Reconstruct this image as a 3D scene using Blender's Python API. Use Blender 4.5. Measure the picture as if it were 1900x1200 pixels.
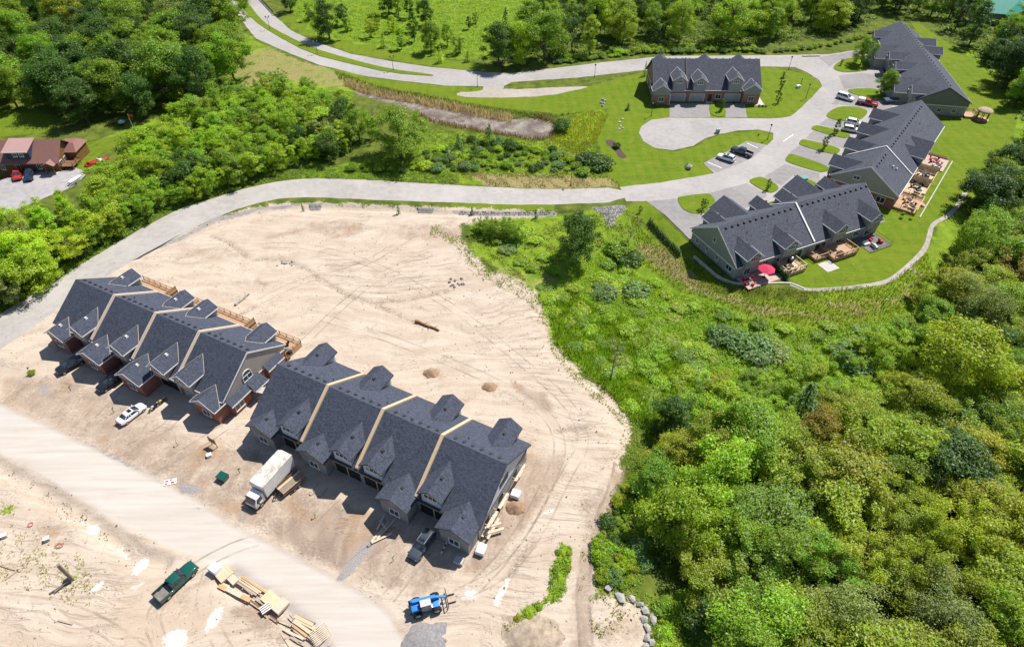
import bpy, bmesh, math, random
import numpy as np
from mathutils import Vector, Matrix, noise as mnoise
from mathutils.geometry import tessellate_polygon

# ------------------------------------------------------------------ camera, sky, sun, exposure
for o in list(bpy.data.objects): bpy.data.objects.remove(o, do_unlink=True)
SC = bpy.context.scene
COL = SC.collection
R = math.radians
FPX, PITCH, CAMH = 1195.0, R(43.15), 84.0            # focal length in photo pixels (1900 wide), tilt, height in metres
cam = bpy.data.objects.new('camera', bpy.data.cameras.new('camera'))
COL.objects.link(cam)
cam.location = (0, 0, CAMH)
cam.rotation_euler = (math.pi / 2 - PITCH, 0, 0)
cam.data.sensor_fit = 'HORIZONTAL'; cam.data.sensor_width = 36.0
cam.data.lens = 36.0 * FPX / 1900.0
cam.data.clip_start = 1.0; cam.data.clip_end = 4000.0
SC.camera = cam

SUN_EL, SUN_AZ = R(57), math.atan2(0.66, 0.75)       # sun stands to the right and beyond, shadows fall left and forward
world = bpy.data.worlds.new('World'); SC.world = world; world.use_nodes = True
nt = world.node_tree; nt.nodes.clear()
sky = nt.nodes.new('ShaderNodeTexSky'); sky.sky_type = 'NISHITA'; sky.sun_disc = False
sky.sun_elevation = SUN_EL; sky.sun_rotation = math.pi / 2 - SUN_AZ
sky.air_density = 1.0; sky.dust_density = 0.6; sky.ozone_density = 2.5
bg = nt.nodes.new('ShaderNodeBackground'); bg.inputs['Strength'].default_value = 0.082
wo = nt.nodes.new('ShaderNodeOutputWorld')
nt.links.new(sky.outputs[0], bg.inputs[0]); nt.links.new(bg.outputs[0], wo.inputs[0])
sd = bpy.data.lights.new('sun', 'SUN'); sd.energy = 5.0; sd.angle = R(0.53); sd.color = (1.0, 0.955, 0.89)
sun = bpy.data.objects.new('sun', sd); COL.objects.link(sun)
dv = Vector((math.cos(SUN_AZ) * math.cos(SUN_EL), math.sin(SUN_AZ) * math.cos(SUN_EL), math.sin(SUN_EL)))
sun.rotation_euler = dv.to_track_quat('Z', 'Y').to_euler(); sun.location = (60, 60, 120)
vs = SC.view_settings
vs.view_transform = 'Standard'; vs.look = 'None'; vs.gamma = 1.0; vs.exposure = 0.44
vs.use_curve_mapping = False
SC.cycles.max_bounces = 5; SC.cycles.diffuse_bounces = 3; SC.cycles.glossy_bounces = 2
SC.cycles.transmission_bounces = 3; SC.cycles.transparent_max_bounces = 4
SC.cycles.use_denoising = True

RNG = random.Random(7)
NP = np.random.default_rng(11)

# ------------------------------------------------------------------ photo pixel -> ground
CP, SP = math.cos(PITCH), math.sin(PITCH)
def un(p, z=0.0):
    a = (p[0] - 950.0) / FPX; b = -(p[1] - 600.0) / FPX
    t = (z - CAMH) / (-SP + b * CP)
    return (a * t, (CP + b * SP) * t)
def U(pts, z=0.0): return [un(p, z) for p in pts]

def chaikin(pts, n=1, closed=True):
    for _ in range(n):
        out = []; m = len(pts)
        rng = range(m if closed else m - 1)
        if not closed: out.append(pts[0])
        for i in rng:
            a, b = pts[i], pts[(i + 1) % m]
            out.append((a[0] * .75 + b[0] * .25, a[1] * .75 + b[1] * .25))
            out.append((a[0] * .25 + b[0] * .75, a[1] * .25 + b[1] * .75))
        if not closed: out.append(pts[-1])
        pts = out
    return pts
def subdiv(pts, step, closed=True):
    out = []; m = len(pts)
    for i in range(m if closed else m - 1):
        a, b = pts[i], pts[(i + 1) % m]
        n = max(1, int(math.hypot(b[0] - a[0], b[1] - a[1]) / step))
        for k in range(n): out.append((a[0] + (b[0] - a[0]) * k / n, a[1] + (b[1] - a[1]) * k / n))
    if not closed: out.append(pts[-1])
    return out
def jitter(pts, amp, sc=.35):
    out = []
    for x, y in pts:
        v = mnoise.noise_vector(Vector((x * sc, y * sc, 3.1))) * amp
        w = mnoise.noise_vector(Vector((x * sc * 3, y * sc * 3, 9.1))) * amp * .45
        out.append((x + v.x + w.x, y + v.y + w.y))
    return out

def inside(poly, X, Y):
    P = np.asarray(poly, float); r = np.zeros(X.shape, bool)
    x0, y0 = P[:, 0], P[:, 1]; x1, y1 = np.roll(x0, -1), np.roll(y0, -1)
    for a, b, c, d in zip(x0, y0, x1, y1):
        if b == d: continue
        c1 = ((b > Y) != (d > Y)) & (X < (c - a) * (Y - b) / (d - b) + a)
        r ^= c1
    return r
def segdist(pts, X, Y, closed):
    P = np.asarray(pts, float); D = np.full(X.shape, 1e9)
    m = len(P)
    for i in range(m if closed else m - 1):
        a, b = P[i], P[(i + 1) % m]; dx, dy = b - a; L = dx * dx + dy * dy + 1e-12
        t = np.clip(((X - a[0]) * dx + (Y - a[1]) * dy) / L, 0, 1)
        D = np.minimum(D, np.hypot(X - a[0] - t * dx, Y - a[1] - t * dy))
    return D
def pmask(poly, X, Y, fall):
    """1 inside, 0 outside, ramp of width fall centred on the outline"""
    P = np.asarray(poly, float); out = np.zeros(X.shape)
    bb = (X > P[:, 0].min() - fall) & (X < P[:, 0].max() + fall) & (Y > P[:, 1].min() - fall) & (Y < P[:, 1].max() + fall)
    if not bb.any(): return out
    x, y = X[bb], Y[bb]
    d = segdist(poly, x, y, True); s = np.where(inside(poly, x, y), d, -d)
    t = np.clip(s / fall + .5, 0, 1); out[bb] = t * t * (3 - 2 * t)
    return out
def lmask(line, X, Y, w, fall):
    P = np.asarray(line, float); out = np.zeros(X.shape); m = w + fall
    bb = (X > P[:, 0].min() - m) & (X < P[:, 0].max() + m) & (Y > P[:, 1].min() - m) & (Y < P[:, 1].max() + m)
    if not bb.any(): return out
    d = segdist(line, X[bb], Y[bb], False); t = np.clip((w + fall - d) / fall, 0, 1); out[bb] = t * t * (3 - 2 * t)
    return out

# ------------------------------------------------------------------ terrain height (only ever falls below 0)
VALLEY = U([(1120, 450), (1200, 420), (1255, 478), (1320, 545), (1440, 575), (1560, 590), (1680, 570), (1760, 500), (1830, 400), (1990, 250), (2300, 400),
            (2500, 1500), (1380, 1500), (1230, 1180), (1190, 960), (1190, 860), (1170, 760), (1110, 680), (1060, 620), (1050, 540)])
PONDP = U([(635, 152), (687, 167), (750, 178), (825, 194), (887, 207), (950, 217), (990, 214), (1025, 222), (1034, 232), (1020, 254), (985, 256), (950, 250),
           (900, 241), (850, 233), (800, 222), (770, 204), (712, 188), (665, 174)])
LEFTW = U([(-600, -60), (380, -40), (440, 120), (430, 170), (330, 215), (240, 240), (160, 270), (60, 330), (-300, 560)])
DITCH1 = U([(262, 478), (300, 458), (375, 424), (440, 403), (520, 388), (600, 385), (720, 389), (830, 396), (960, 396), (1060, 398)])
DITCH2 = U([(-60, 835), (0, 868), (60, 900), (110, 930), (160, 962), (210, 1000), (260, 1035), (300, 1045)])
DITCH3 = U([(420, 1070), (450, 1095), (500, 1125), (545, 1160), (590, 1215)])
def hgt(X, Y):
    X = np.asarray(X, float); Y = np.asarray(Y, float); sh = X.shape
    X = X.ravel(); Y = Y.ravel()
    z = -3.2 * pmask(VALLEY, X, Y, 16) - .9 * pmask(PONDP, X, Y, 3.) - 2.0 * pmask(LEFTW, X, Y, 14)
    z -= .55 * lmask(DITCH1, X, Y, .35, 1.3) + .7 * lmask(DITCH2, X, Y, .4, 1.5) + .7 * lmask(DITCH3, X, Y, .5, 1.6)
    return z.reshape(sh)
def h1(x, y): return float(hgt(np.array([x]), np.array([y]))[0])
def gp(p):
    """photo pixel of a point on the ground -> (x, y, z)"""
    z = 0.0
    for _ in range(5):
        x, y = un(p, z); z = .5 * z + .5 * h1(x, y) if _ else h1(x, y)
    x, y = un(p, z)
    return (x, y, h1(x, y))

# ------------------------------------------------------------------ materials
MATS = {}
def nodes_of(m):
    m.use_nodes = True; t = m.node_tree; t.nodes.clear()
    out = t.nodes.new('ShaderNodeOutputMaterial'); b = t.nodes.new('ShaderNodeBsdfPrincipled')
    t.links.new(b.outputs[0], out.inputs[0])
    return t, b
def nd(t, kind, **kw):
    n = t.nodes.new(kind)
    for k, v in kw.items():
        if k.startswith('_'): setattr(n, k[1:], v)
        else: n.inputs[k.replace('__', ' ')].default_value = v
    return n
def mathn(t, op, a, b=None, clamp=False):
    n = t.nodes.new('ShaderNodeMath'); n.operation = op; n.use_clamp = clamp
    for i, s in enumerate((a, b)):
        if s is None: continue
        if isinstance(s, (int, float)): n.inputs[i].default_value = s
        else: t.links.new(s, n.inputs[i])
    return n.outputs[0]
def mixc(t, fac, a, b, mode='MIX'):
    n = t.nodes.new('ShaderNodeMix'); n.data_type = 'RGBA'; n.blend_type = mode
    for sock, s in ((n.inputs[0], fac), (n.inputs[6], a), (n.inputs[7], b)):
        if isinstance(s, (int, float)): sock.default_value = s
        elif isinstance(s, tuple): sock.default_value = (*s[:3], 1)
        else: t.links.new(s, sock)
    return n.outputs[2]
def noisen(t, vec, scale, detail=4, rough=.55, dist=0.0):
    n = nd(t, 'ShaderNodeTexNoise', Scale=scale, Detail=detail, Roughness=rough, Distortion=dist)
    if vec is not None: t.links.new(vec, n.inputs['Vector'])
    return n.outputs[0]
def mapr(t, v, a, b, c=0.0, d=1.0):
    n = t.nodes.new('ShaderNodeMapRange'); n.interpolation_type = 'SMOOTHSTEP'
    t.links.new(v, n.inputs[0])
    for i, s in enumerate((a, b, c, d)): n.inputs[i + 1].default_value = s
    return n.outputs[0]
def mapping(t, vec, scale=(1, 1, 1), rot=(0, 0, 0)):
    n = t.nodes.new('ShaderNodeMapping'); t.links.new(vec, n.inputs[0])
    n.inputs['Scale'].default_value = scale; n.inputs['Rotation'].default_value = rot
    return n.outputs[0]
def coord(t, kind='Object'): return t.nodes.new('ShaderNodeTexCoord').outputs[kind]
def pos(t): return t.nodes.new('ShaderNodeNewGeometry').outputs['Position']
def bumpn(t, b, h, strength, dist):
    n = nd(t, 'ShaderNodeBump', Strength=strength, Distance=dist); t.links.new(h, n.inputs['Height']); t.links.new(n.outputs[0], b.inputs['Normal'])

def mat(name, c, rough=.75, var=.18, scale=1.5, bump=0.0, metal=0.0, stretch=(1, 1, 1), c2=None, spec=.35, coat=0.0):
    """plain procedural surface: base colour broken by two noise layers, optional relief"""
    if name in MATS: return MATS[name]
    m = bpy.data.materials.new(name); t, b = nodes_of(m)
    v = mapping(t, coord(t), stretch)
    n1 = noisen(t, v, scale, 5); n2 = noisen(t, v, scale * 9, 3)
    f = mathn(t, 'ADD', mathn(t, 'MULTIPLY', n1, .6), mathn(t, 'MULTIPLY', n2, .4))
    f = mapr(t, f, .3, .7)
    lo = tuple(x * (1 - var) for x in c); hi = tuple(min(.95, x * (1 + var)) for x in (c2 or c))
    t.links.new(mixc(t, f, lo, hi), b.inputs['Base Color'])
    b.inputs['Roughness'].default_value = rough; b.inputs['Metallic'].default_value = metal
    b.inputs['Specular IOR Level'].default_value = spec
    if coat: b.inputs['Coat Weight'].default_value = coat; b.inputs['Coat Roughness'].default_value = .05
    if bump: bumpn(t, b, n2, .6, bump)
    MATS[name] = m; return m

def shingle_mat(name, c):
    m = bpy.data.materials.new(name); t, b = nodes_of(m)
    v = coord(t)
    a = noisen(t, mapping(t, v, (6.0, 12., 12.)), 1.0, 2, .6)
    # individual tabs: cells stretched along the course
    vo = nd(t, 'ShaderNodeTexVoronoi', Scale=1.0); t.links.new(mapping(t, v, (4.2, 8.5, 5.0)), vo.inputs['Vector'])
    big = noisen(t, v, .22, 3)
    tab = t.nodes.new('ShaderNodeSeparateColor'); t.links.new(vo.outputs['Color'], tab.inputs[0])
    f = mathn(t, 'ADD', mathn(t, 'MULTIPLY', tab.outputs[0], .62), mathn(t, 'MULTIPLY', a, .38))
    col = mixc(t, mapr(t, f, .12, .88), tuple(x * .62 for x in c), tuple(x * 1.42 for x in c))
    col = mixc(t, mapr(t, big, .3, .7, 0, .35), col, tuple(x * 1.25 for x in c))
    t.links.new(col, b.inputs['Base Color']); b.inputs['Roughness'].default_value = .9
    b.inputs['Specular IOR Level'].default_value = .2
    bumpn(t, b, f, .5, .03)
    MATS[name] = m; return m

def brick_mat(name, c, mortar):
    m = bpy.data.materials.new(name); t, b = nodes_of(m)
    g = t.nodes.new('ShaderNodeNewGeometry'); v = coord(t)
    sx = t.nodes.new('ShaderNodeSeparateXYZ'); t.links.new(v, sx.inputs[0])
    cb = t.nodes.new('ShaderNodeCombineXYZ')
    t.links.new(mathn(t, 'ADD', sx.outputs[0], sx.outputs[1]), cb.inputs[0]); t.links.new(sx.outputs[2], cb.inputs[1])
    br = nd(t, 'ShaderNodeTexBrick', Scale=1.0, Mortar__Size=.012, Brick__Width=.32, Row__Height=.11)
    t.links.new(cb.outputs[0], br.inputs['Vector'])
    br.inputs['Color1'].default_value = (*[x * .75 for x in c], 1); br.inputs['Color2'].default_value = (*[x * 1.25 for x in c], 1)
    br.inputs['Mortar'].default_value = (*mortar, 1)
    n = noisen(t, v, 1.2, 4)
    t.links.new(mixc(t, mapr(t, n, .35, .75, 0, .35), br.outputs[0], tuple(x * .6 for x in c)), b.inputs['Base Color'])
    b.inputs['Roughness'].default_value = .85
    MATS[name] = m; return m

def siding_mat(name, c):
    m = bpy.data.materials.new(name); t, b = nodes_of(m)
    v = coord(t); sx = t.nodes.new('ShaderNodeSeparateXYZ'); t.links.new(v, sx.inputs[0])
    fr = mathn(t, 'FRACT', mathn(t, 'MULTIPLY', sx.outputs[2], 5.0))
    n = noisen(t, v, .8, 4)
    t.links.new(mixc(t, n, tuple(x * .88 for x in c), tuple(x * 1.1 for x in c)), b.inputs['Base Color'])
    b.inputs['Roughness'].default_value = .6
    bumpn(t, b, fr, .5, .02); MATS[name] = m; return m

def leaf_mat(name, tr=.3):
    """foliage: the object's own colour, varied leaf clump by leaf clump"""
    m = bpy.data.materials.new(name); m.use_nodes = True; t = m.node_tree; t.nodes.clear()
    out = t.nodes.new('ShaderNodeOutputMaterial')
    oi = t.nodes.new('ShaderNodeObjectInfo'); g = t.nodes.new('ShaderNodeNewGeometry')
    isl = g.outputs['Random Per Island']
    n = noisen(t, coord(t), .55, 3)
    f = mathn(t, 'ADD', mathn(t, 'MULTIPLY', isl, .65), mathn(t, 'MULTIPLY', n, .5))
    hs = t.nodes.new('ShaderNodeHueSaturation'); t.links.new(oi.outputs['Color'], hs.inputs['Color'])
    t.links.new(mapr(t, f, .1, 1.0, .6, 1.45), hs.inputs['Value'])
    t.links.new(mapr(t, n, .25, .75, .485, .515), hs.inputs['Hue'])
    d = nd(t, 'ShaderNodeBsdfDiffuse', Roughness=.4); tl = t.nodes.new('ShaderNodeBsdfTranslucent')
    gl = nd(t, 'ShaderNodeBsdfGlossy', Roughness=.5); gl.inputs['Color'].default_value = (.9, .95, 1, 1)
    t.links.new(hs.outputs[0], d.inputs['Color'])
    t.links.new(mixc(t, .5, hs.outputs[0], (.55, .62, .05), 'MULTIPLY'), tl.inputs['Color'])
    tl2 = mixc(t, 1.0, hs.outputs[0], (1.25, 1.2, .5), 'MULTIPLY'); t.links.new(tl2, tl.inputs['Color'])
    mx = nd(t, 'ShaderNodeMixShader', Fac=tr); t.links.new(d.outputs[0], mx.inputs[1]); t.links.new(tl.outputs[0], mx.inputs[2])
    m2 = nd(t, 'ShaderNodeMixShader', Fac=.025); t.links.new(mx.outputs[0], m2.inputs[1]); t.links.new(gl.outputs[0], m2.inputs[2])
    t.links.new(m2.outputs[0], out.inputs[0])
    MATS[name] = m; return m

# ------------------------------------------------------------------ mesh helpers
class MB:
    def __init__(s): s.v = []; s.f = []
    def poly(s, pts): n = len(s.v); s.v += [tuple(p) for p in pts]; s.f.append(tuple(range(n, n + len(pts)))); return s
    def box(s, x0, x1, y0, y1, z0, z1):
        n = len(s.v)
        s.v += [(x0, y0, z0), (x1, y0, z0), (x1, y1, z0), (x0, y1, z0), (x0, y0, z1), (x1, y0, z1), (x1, y1, z1), (x0, y1, z1)]
        s.f += [tuple(n + i for i in q) for q in ((0, 3, 2, 1), (4, 5, 6, 7), (0, 1, 5, 4), (1, 2, 6, 5), (2, 3, 7, 6), (3, 0, 4, 7))]
        return s
    def hexa(s, a, b):
        """two quads of 4 points each joined to a solid"""
        n = len(s.v); s.v += [tuple(p) for p in a] + [tuple(p) for p in b]
        s.f += [tuple(n + i for i in q) for q in ((3, 2, 1, 0), (4, 5, 6, 7), (0, 1, 5, 4), (1, 2, 6, 5), (2, 3, 7, 6), (3, 0, 4, 7))]
        return s
    def ext(s, prof, axis, a, b):
        """profile of 2-D points extruded along an axis ('x': profile is (y,z); 'y': profile is (x,z); 'z': (x,y))"""
        f = {'x': lambda p, t: (t, p[0], p[1]), 'y': lambda p, t: (p[0], t, p[1]), 'z': lambda p, t: (p[0], p[1], t)}[axis]
        n = len(s.v); m = len(prof)
        s.v += [f(p, a) for p in prof] + [f(p, b) for p in prof]
        s.f += [tuple(n + i for i in range(m))[::-1], tuple(n + m + i for i in range(m))]
        s.f += [(n + i, n + (i + 1) % m, n + m + (i + 1) % m, n + m + i) for i in range(m)]
        return s
    def tube(s, p0, p1, r0, r1=None, k=6):
        r1 = r0 if r1 is None else r1
        a, b = Vector(p0), Vector(p1); d = (b - a)
        if d.length < 1e-6: return s
        q = d.to_track_quat('Z', 'Y'); n = len(s.v)
        for c, r in ((a, r0), (b, r1)):
            for i in range(k):
                w = q @ Vector((math.cos(2 * math.pi * i / k) * r, math.sin(2 * math.pi * i / k) * r, 0)); s.v.append(tuple(c + w))
        s.f += [(n + i, n + (i + 1) % k, n + k + (i + 1) % k, n + k + i) for i in range(k)]
        s.f += [tuple(n + i for i in range(k))[::-1], tuple(n + k + i for i in range(k))]
        return s
    def bar(s, p0, p1, w, h):
        """rectangular bar between two points"""
        a, b = Vector(p0), Vector(p1); d = (b - a).normalized()
        u = d.cross(Vector((0, 0, 1)))
        if u.length < 1e-3: u = Vector((1, 0, 0))
        u = u.normalized() * w / 2; v = u.cross(d).normalized() * h / 2
        return s.hexa([a - u - v, a + u - v, a + u + v, a - u + v], [b - u - v, b + u - v, b + u + v, b - u + v])
    def dome(s, c, rx, ry, rz, k=10, m=4, bottom=0.0):
        n = len(s.v)
        for j in range(m):
            ph = math.pi / 2 * j / m
            for i in range(k):
                th = 2 * math.pi * i / k
                s.v.append((c[0] + rx * math.cos(ph) * math.cos(th), c[1] + ry * math.cos(ph) * math.sin(th), c[2] + rz * math.sin(ph)))
        s.v.append((c[0], c[1], c[2] + rz))
        for j in range(m - 1):
            for i in range(k): s.f.append((n + j * k + i, n + j * k + (i + 1) % k, n + (j + 1) * k + (i + 1) % k, n + (j + 1) * k + i))
        for i in range(k): s.f.append((n + (m - 1) * k + i, n + (m - 1) * k + (i + 1) % k, n + m * k))
        return s
    def mesh(s, name, m=None, fix=True):
        me = bpy.data.meshes.new(name); me.from_pydata(s.v, [], s.f); me.update()
        if fix:
            b = bmesh.new(); b.from_mesh(me); bmesh.ops.recalc_face_normals(b, faces=b.faces[:]); b.to_mesh(me); b.free()
        if m is not None: me.materials.append(m)
        return me
def link(name, data, parent=None, loc=(0, 0, 0), rz=0.0, scale=None, rot=None):
    o = bpy.data.objects.new(name, data); COL.objects.link(o)
    if parent is not None: o.parent = parent
    o.location = loc; o.rotation_euler = rot if rot else (0, 0, rz)
    if scale is not None: o.scale = scale if isinstance(scale, tuple) else (scale,) * 3
    return o
def part(name, mb, m, parent=None, smooth=False, **kw):
    me = mb.mesh(name, m)
    if smooth:
        me.polygons.foreach_set('use_smooth', [True] * len(me.polygons))
    return link(name, me, parent, **kw)
def tag(o, label, cat, group=None, kind=None):
    if label: o['label'] = label
    if cat: o['category'] = cat
    if group: o['group'] = group
    if kind: o['kind'] = kind
    return o
def thing(name, label, cat, loc=(0, 0, 0), rz=0.0, group=None):
    return tag(link(name, None, None, loc, rz), label, cat, group)
def structure(o): o['kind'] = 'structure'; return o
def copy_tree(o, parent=None):
    c = o.copy(); COL.objects.link(c); c.parent = parent
    for ch in list(o.children): copy_tree(ch, c)
    return c
def bevel(me, w, seg=2, angle=30):
    b = bmesh.new(); b.from_mesh(me)
    ed = [e for e in b.edges if len(e.link_faces) == 2 and e.calc_face_angle(0) > R(angle)]
    bmesh.ops.bevel(b, geom=ed, offset=w, segments=seg, affect='EDGES', profile=.6, clamp_overlap=True)
    b.to_mesh(me); b.free()
    me.polygons.foreach_set('use_smooth', [True] * len(me.polygons))
    return me
# ------------------------------------------------------------------ ground zones (photo outlines dropped on the ground)
def G(pts): return [gp(p)[:2] for p in pts]
SAND = G([(-420, 640), (-60, 640), (0, 612), (60, 585), (150, 520), (230, 478), (300, 445), (390, 407), (440, 392), (520, 377), (600, 376), (700, 380), (830, 386), (1000, 392), (1030, 398),
          (960, 404), (870, 412), (850, 425), (862, 462), (905, 500), (960, 520), (1000, 545), (1010, 590), (1022, 630), (1055, 665), (1085, 700), (1135, 735), (1163, 775), (1168, 812),
          (1152, 850), (1146, 900), (1122, 960), (1108, 1020), (1098, 1080), (1102, 1110), (1150, 1105), (1190, 1130), (1206, 1180), (1240, 1300), (1240, 1700), (-600, 1700), (-900, 900)])
LAWNS = [G([(905, 168), (1095, 160), (1200, 132), (1430, 125), (1500, 138), (1528, 160), (1505, 185), (1468, 217), (1250, 220), (1205, 222), (1184, 248), (1215, 277), (1250, 282), (1290, 272),
            (1335, 250), (1410, 242), (1440, 252), (1420, 272), (1386, 262), (1302, 303), (1326, 322), (1225, 340), (1150, 348), (1130, 330), (1108, 290), (1095, 255), (1130, 200), (1060, 215), (980, 205), (880, 196), (760, 172), (690, 158), (610, 128), (690, 146), (830, 160), (900, 164)]),
         G([(1500, 540), (1560, 536), (1645, 524), (1695, 485), (1725, 440), (1735, 415), (1785, 385), (1835, 322), (1880, 262), (1888, 215), (1850, 150), (1790, 100), (1700, 40), (1640, 150), (1560, 300), (1480, 420), (1420, 500), (1470, 526)]),
         G([(835, 377), (1030, 381), (1028, 391), (840, 390)]), G([(1200, 373), (1300, 470), (1340, 540), (1300, 520), (1250, 462), (1190, 405), (1160, 385)]),
         G([(392, 438), (440, 412), (520, 396), (600, 391), (720, 396), (830, 404), (830, 411), (720, 404), (600, 398), (530, 402), (445, 420), (400, 440)]),
         G([(-60, 210), (60, 205), (100, 215), (95, 245), (20, 252), (-100, 260)]), G([(135, 270), (260, 240), (350, 195), (440, 150), (470, 130), (430, 175), (340, 215), (270, 250), (200, 275), (150, 320), (130, 330)]),
         G([(500, 22), (560, 65), (660, 100), (820, 126), (930, 134), (930, 125), (820, 110), (720, 90), (600, 70), (540, 30)])]
MEADOW = [G([(400, 20), (430, 40), (480, 80), (560, 115), (700, 148), (700, 175), (560, 170), (470, 185), (420, 190), (350, 230), (250, 262), (180, 260), (300, 215), (430, 150), (440, 80)]),
          G([(1500, 545), (1645, 530), (1695, 492), (1730, 440), (1740, 418), (1790, 385), (1830, 320), (1868, 255), (1850, 205), (1820, 150), (1760, 100), (1800, 90), (1890, 170), (1920, 260), (1880, 360), (1800, 470), (1740, 580), (1640, 620), (1500, 600)]),
          G([(520, -30), (1040, -30), (1000, 20), (930, 60), (910, 110), (800, 110), (700, 95), (560, 60)]),
          G([(560, 320), (700, 290), (780, 240), (900, 250), (1040, 262), (1100, 265), (1130, 330), (1100, 345), (900, 345), (700, 332), (560, 330)]),
          G([(1040, 230), (1100, 200), (1130, 210), (1110, 260), (1060, 290), (1030, 262)]),
          G([(870, 410), (1160, 385), (1250, 470), (1330, 545), (1480, 560), (1640, 560), (1680, 640), (1560, 720), (1400, 740), (1200, 780), (1100, 700), (1020, 640), (1010, 560), (880, 470)])]
DRY = [(G([(430, 115), (500, 85), (560, 110), (640, 135), (700, 150), (690, 165), (620, 150), (540, 150), (470, 175), (430, 165)]), .62), (G([(860, 318), (930, 322), (1060, 325), (1140, 330), (1155, 346), (1050, 352), (900, 347)]), .9),
       (G([(1170, 440), (1230, 450), (1330, 540), (1480, 575), (1600, 590), (1560, 600), (1400, 585), (1280, 545), (1190, 480)]), .75),
       (G([(880, 470), (980, 500), (1060, 500), (1015, 560), (930, 520)]), .5), (G([(1008, 600), (1060, 650), (1150, 740), (1175, 790), (1140, 760), (1040, 660)]), .5),
       (G([(0, 1000), (100, 1000), (170, 1060), (180, 1110), (120, 1140), (0, 1080), (-60, 1020)]), .5), (G([(1100, 1020), (1140, 1060), (1150, 1110), (1200, 1200), (1120, 1200), (1100, 1100)]), .45),
       (G([(440, 150), (620, 130), (700, 165), (620, 165), (520, 150), (460, 170)]), .6), (G([(1480, 560), (1640, 545), (1700, 500), (1720, 560), (1600, 600)]), .55),
       (G([(1495, 108), (1528, 150), (1520, 165), (1490, 172), (1470, 160), (1500, 150)]), .5), (G([(0, 930), (25, 935), (30, 955), (0, 965)]), .8), (G([(60, 260), (150, 290), (200, 300), (130, 340), (110, 330)]), .5)]
DAMP = [(G([(1140, 870), (1160, 880), (1130, 960), (1108, 1020), (1100, 1100), (1105, 1220), (1060, 1220), (1062, 1100), (1075, 1020), (1100, 950)]), .75), (G([(0, 745), (0, 700), (120, 690), (380, 820), (480, 830), (520, 890), (720, 960), (860, 1050), (780, 1110), (620, 1065), (430, 960), (250, 870), (100, 795)]), .62),
        (G([(360, 800), (470, 830), (520, 920), (470, 960), (340, 900)]), .35), (G([(540, 930), (690, 960), (720, 1000), (640, 1070), (500, 1000)]), .8),
        (G([(900, 960), (965, 830), (1010, 850), (1045, 845), (1050, 880), (990, 960), (930, 1040), (880, 1070), (850, 1060)]), .7),
        (G([(950, 708), (985, 725), (1010, 732), (1028, 752), (1022, 766), (1000, 760), (985, 745), (960, 722)]), 1.), (G([(780, 685), (815, 683), (818, 700), (790, 703)]), .8), (G([(895, 710), (920, 712), (918, 726), (898, 724)]), .8),
        (G([(590, 405), (660, 410), (690, 425), (640, 445), (560, 432), (500, 445), (480, 440), (560, 420)]), .55), (G([(730, 415), (850, 415), (860, 440), (790, 450), (735, 440)]), .5),
        (G([(640, 545), (680, 550), (678, 562), (650, 556)]), .5), (G([(1075, 930), (1140, 880), (1150, 900), (1120, 980), (1100, 1010), (1075, 1000)]), .6), (G([(300, 470), (420, 450), (440, 480), (330, 500)]), .35),
        (G([(60, 960), (140, 985), (140, 1002), (70, 1000)]), .5), (G([(235, 1020), (265, 1030), (250, 1040), (232, 1035)]), .8), (G([(420, 1130), (470, 1120), (520, 1160), (560, 1200), (500, 1190)]), .8),
        (G([(270, 1110), (380, 1070), (400, 1075), (330, 1130), (280, 1140)]), .5), (G([(760, 1080), (830, 1060), (880, 1090), (840, 1120), (760, 1130)]), .45),
        (G([(1100, 1125), (1190, 1140), (1205, 1200), (1110, 1200)]), .5), (G([(860, 845), (990, 905), (975, 940), (900, 900)]), .4)]
GREY = [(G([(330, 895), (375, 900), (370, 918), (335, 915)]), 1.), (G([(0, 665), (12, 670), (10, 684), (0, 684)]), .8), (G([(62, 712), (95, 712), (92, 740), (75, 735)]), .7),
        (G([(680, 1005), (695, 1010), (660, 1055), (640, 1075), (622, 1078), (645, 1040)]), 1.25), (G([(160, 815), (270, 870), (262, 880), (150, 822)]), .8), (G([(355, 930), (385, 945), (380, 955), (352, 940)]), .8),
        (G([(750, 1170), (800, 1155), (820, 1180), (810, 1215), (760, 1220)]), .9), (G([(440, 945), (460, 940), (455, 975), (436, 972)]), .7),
        (G([(280, 455), (330, 438), (400, 402), (480, 384), (560, 376), (560, 384), (480, 393), (400, 415), (330, 450), (285, 468)]), .75), (G([(560, 373), (830, 383), (830, 390), (560, 382)]), .55),
        (G([(838, 390), (1035, 392), (1035, 402), (900, 402), (838, 397)]), .9), (G([(1098, 385), (1160, 380), (1158, 395), (1142, 405), (1142, 420), (1125, 420), (1120, 402)]), 1.1)]
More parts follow.
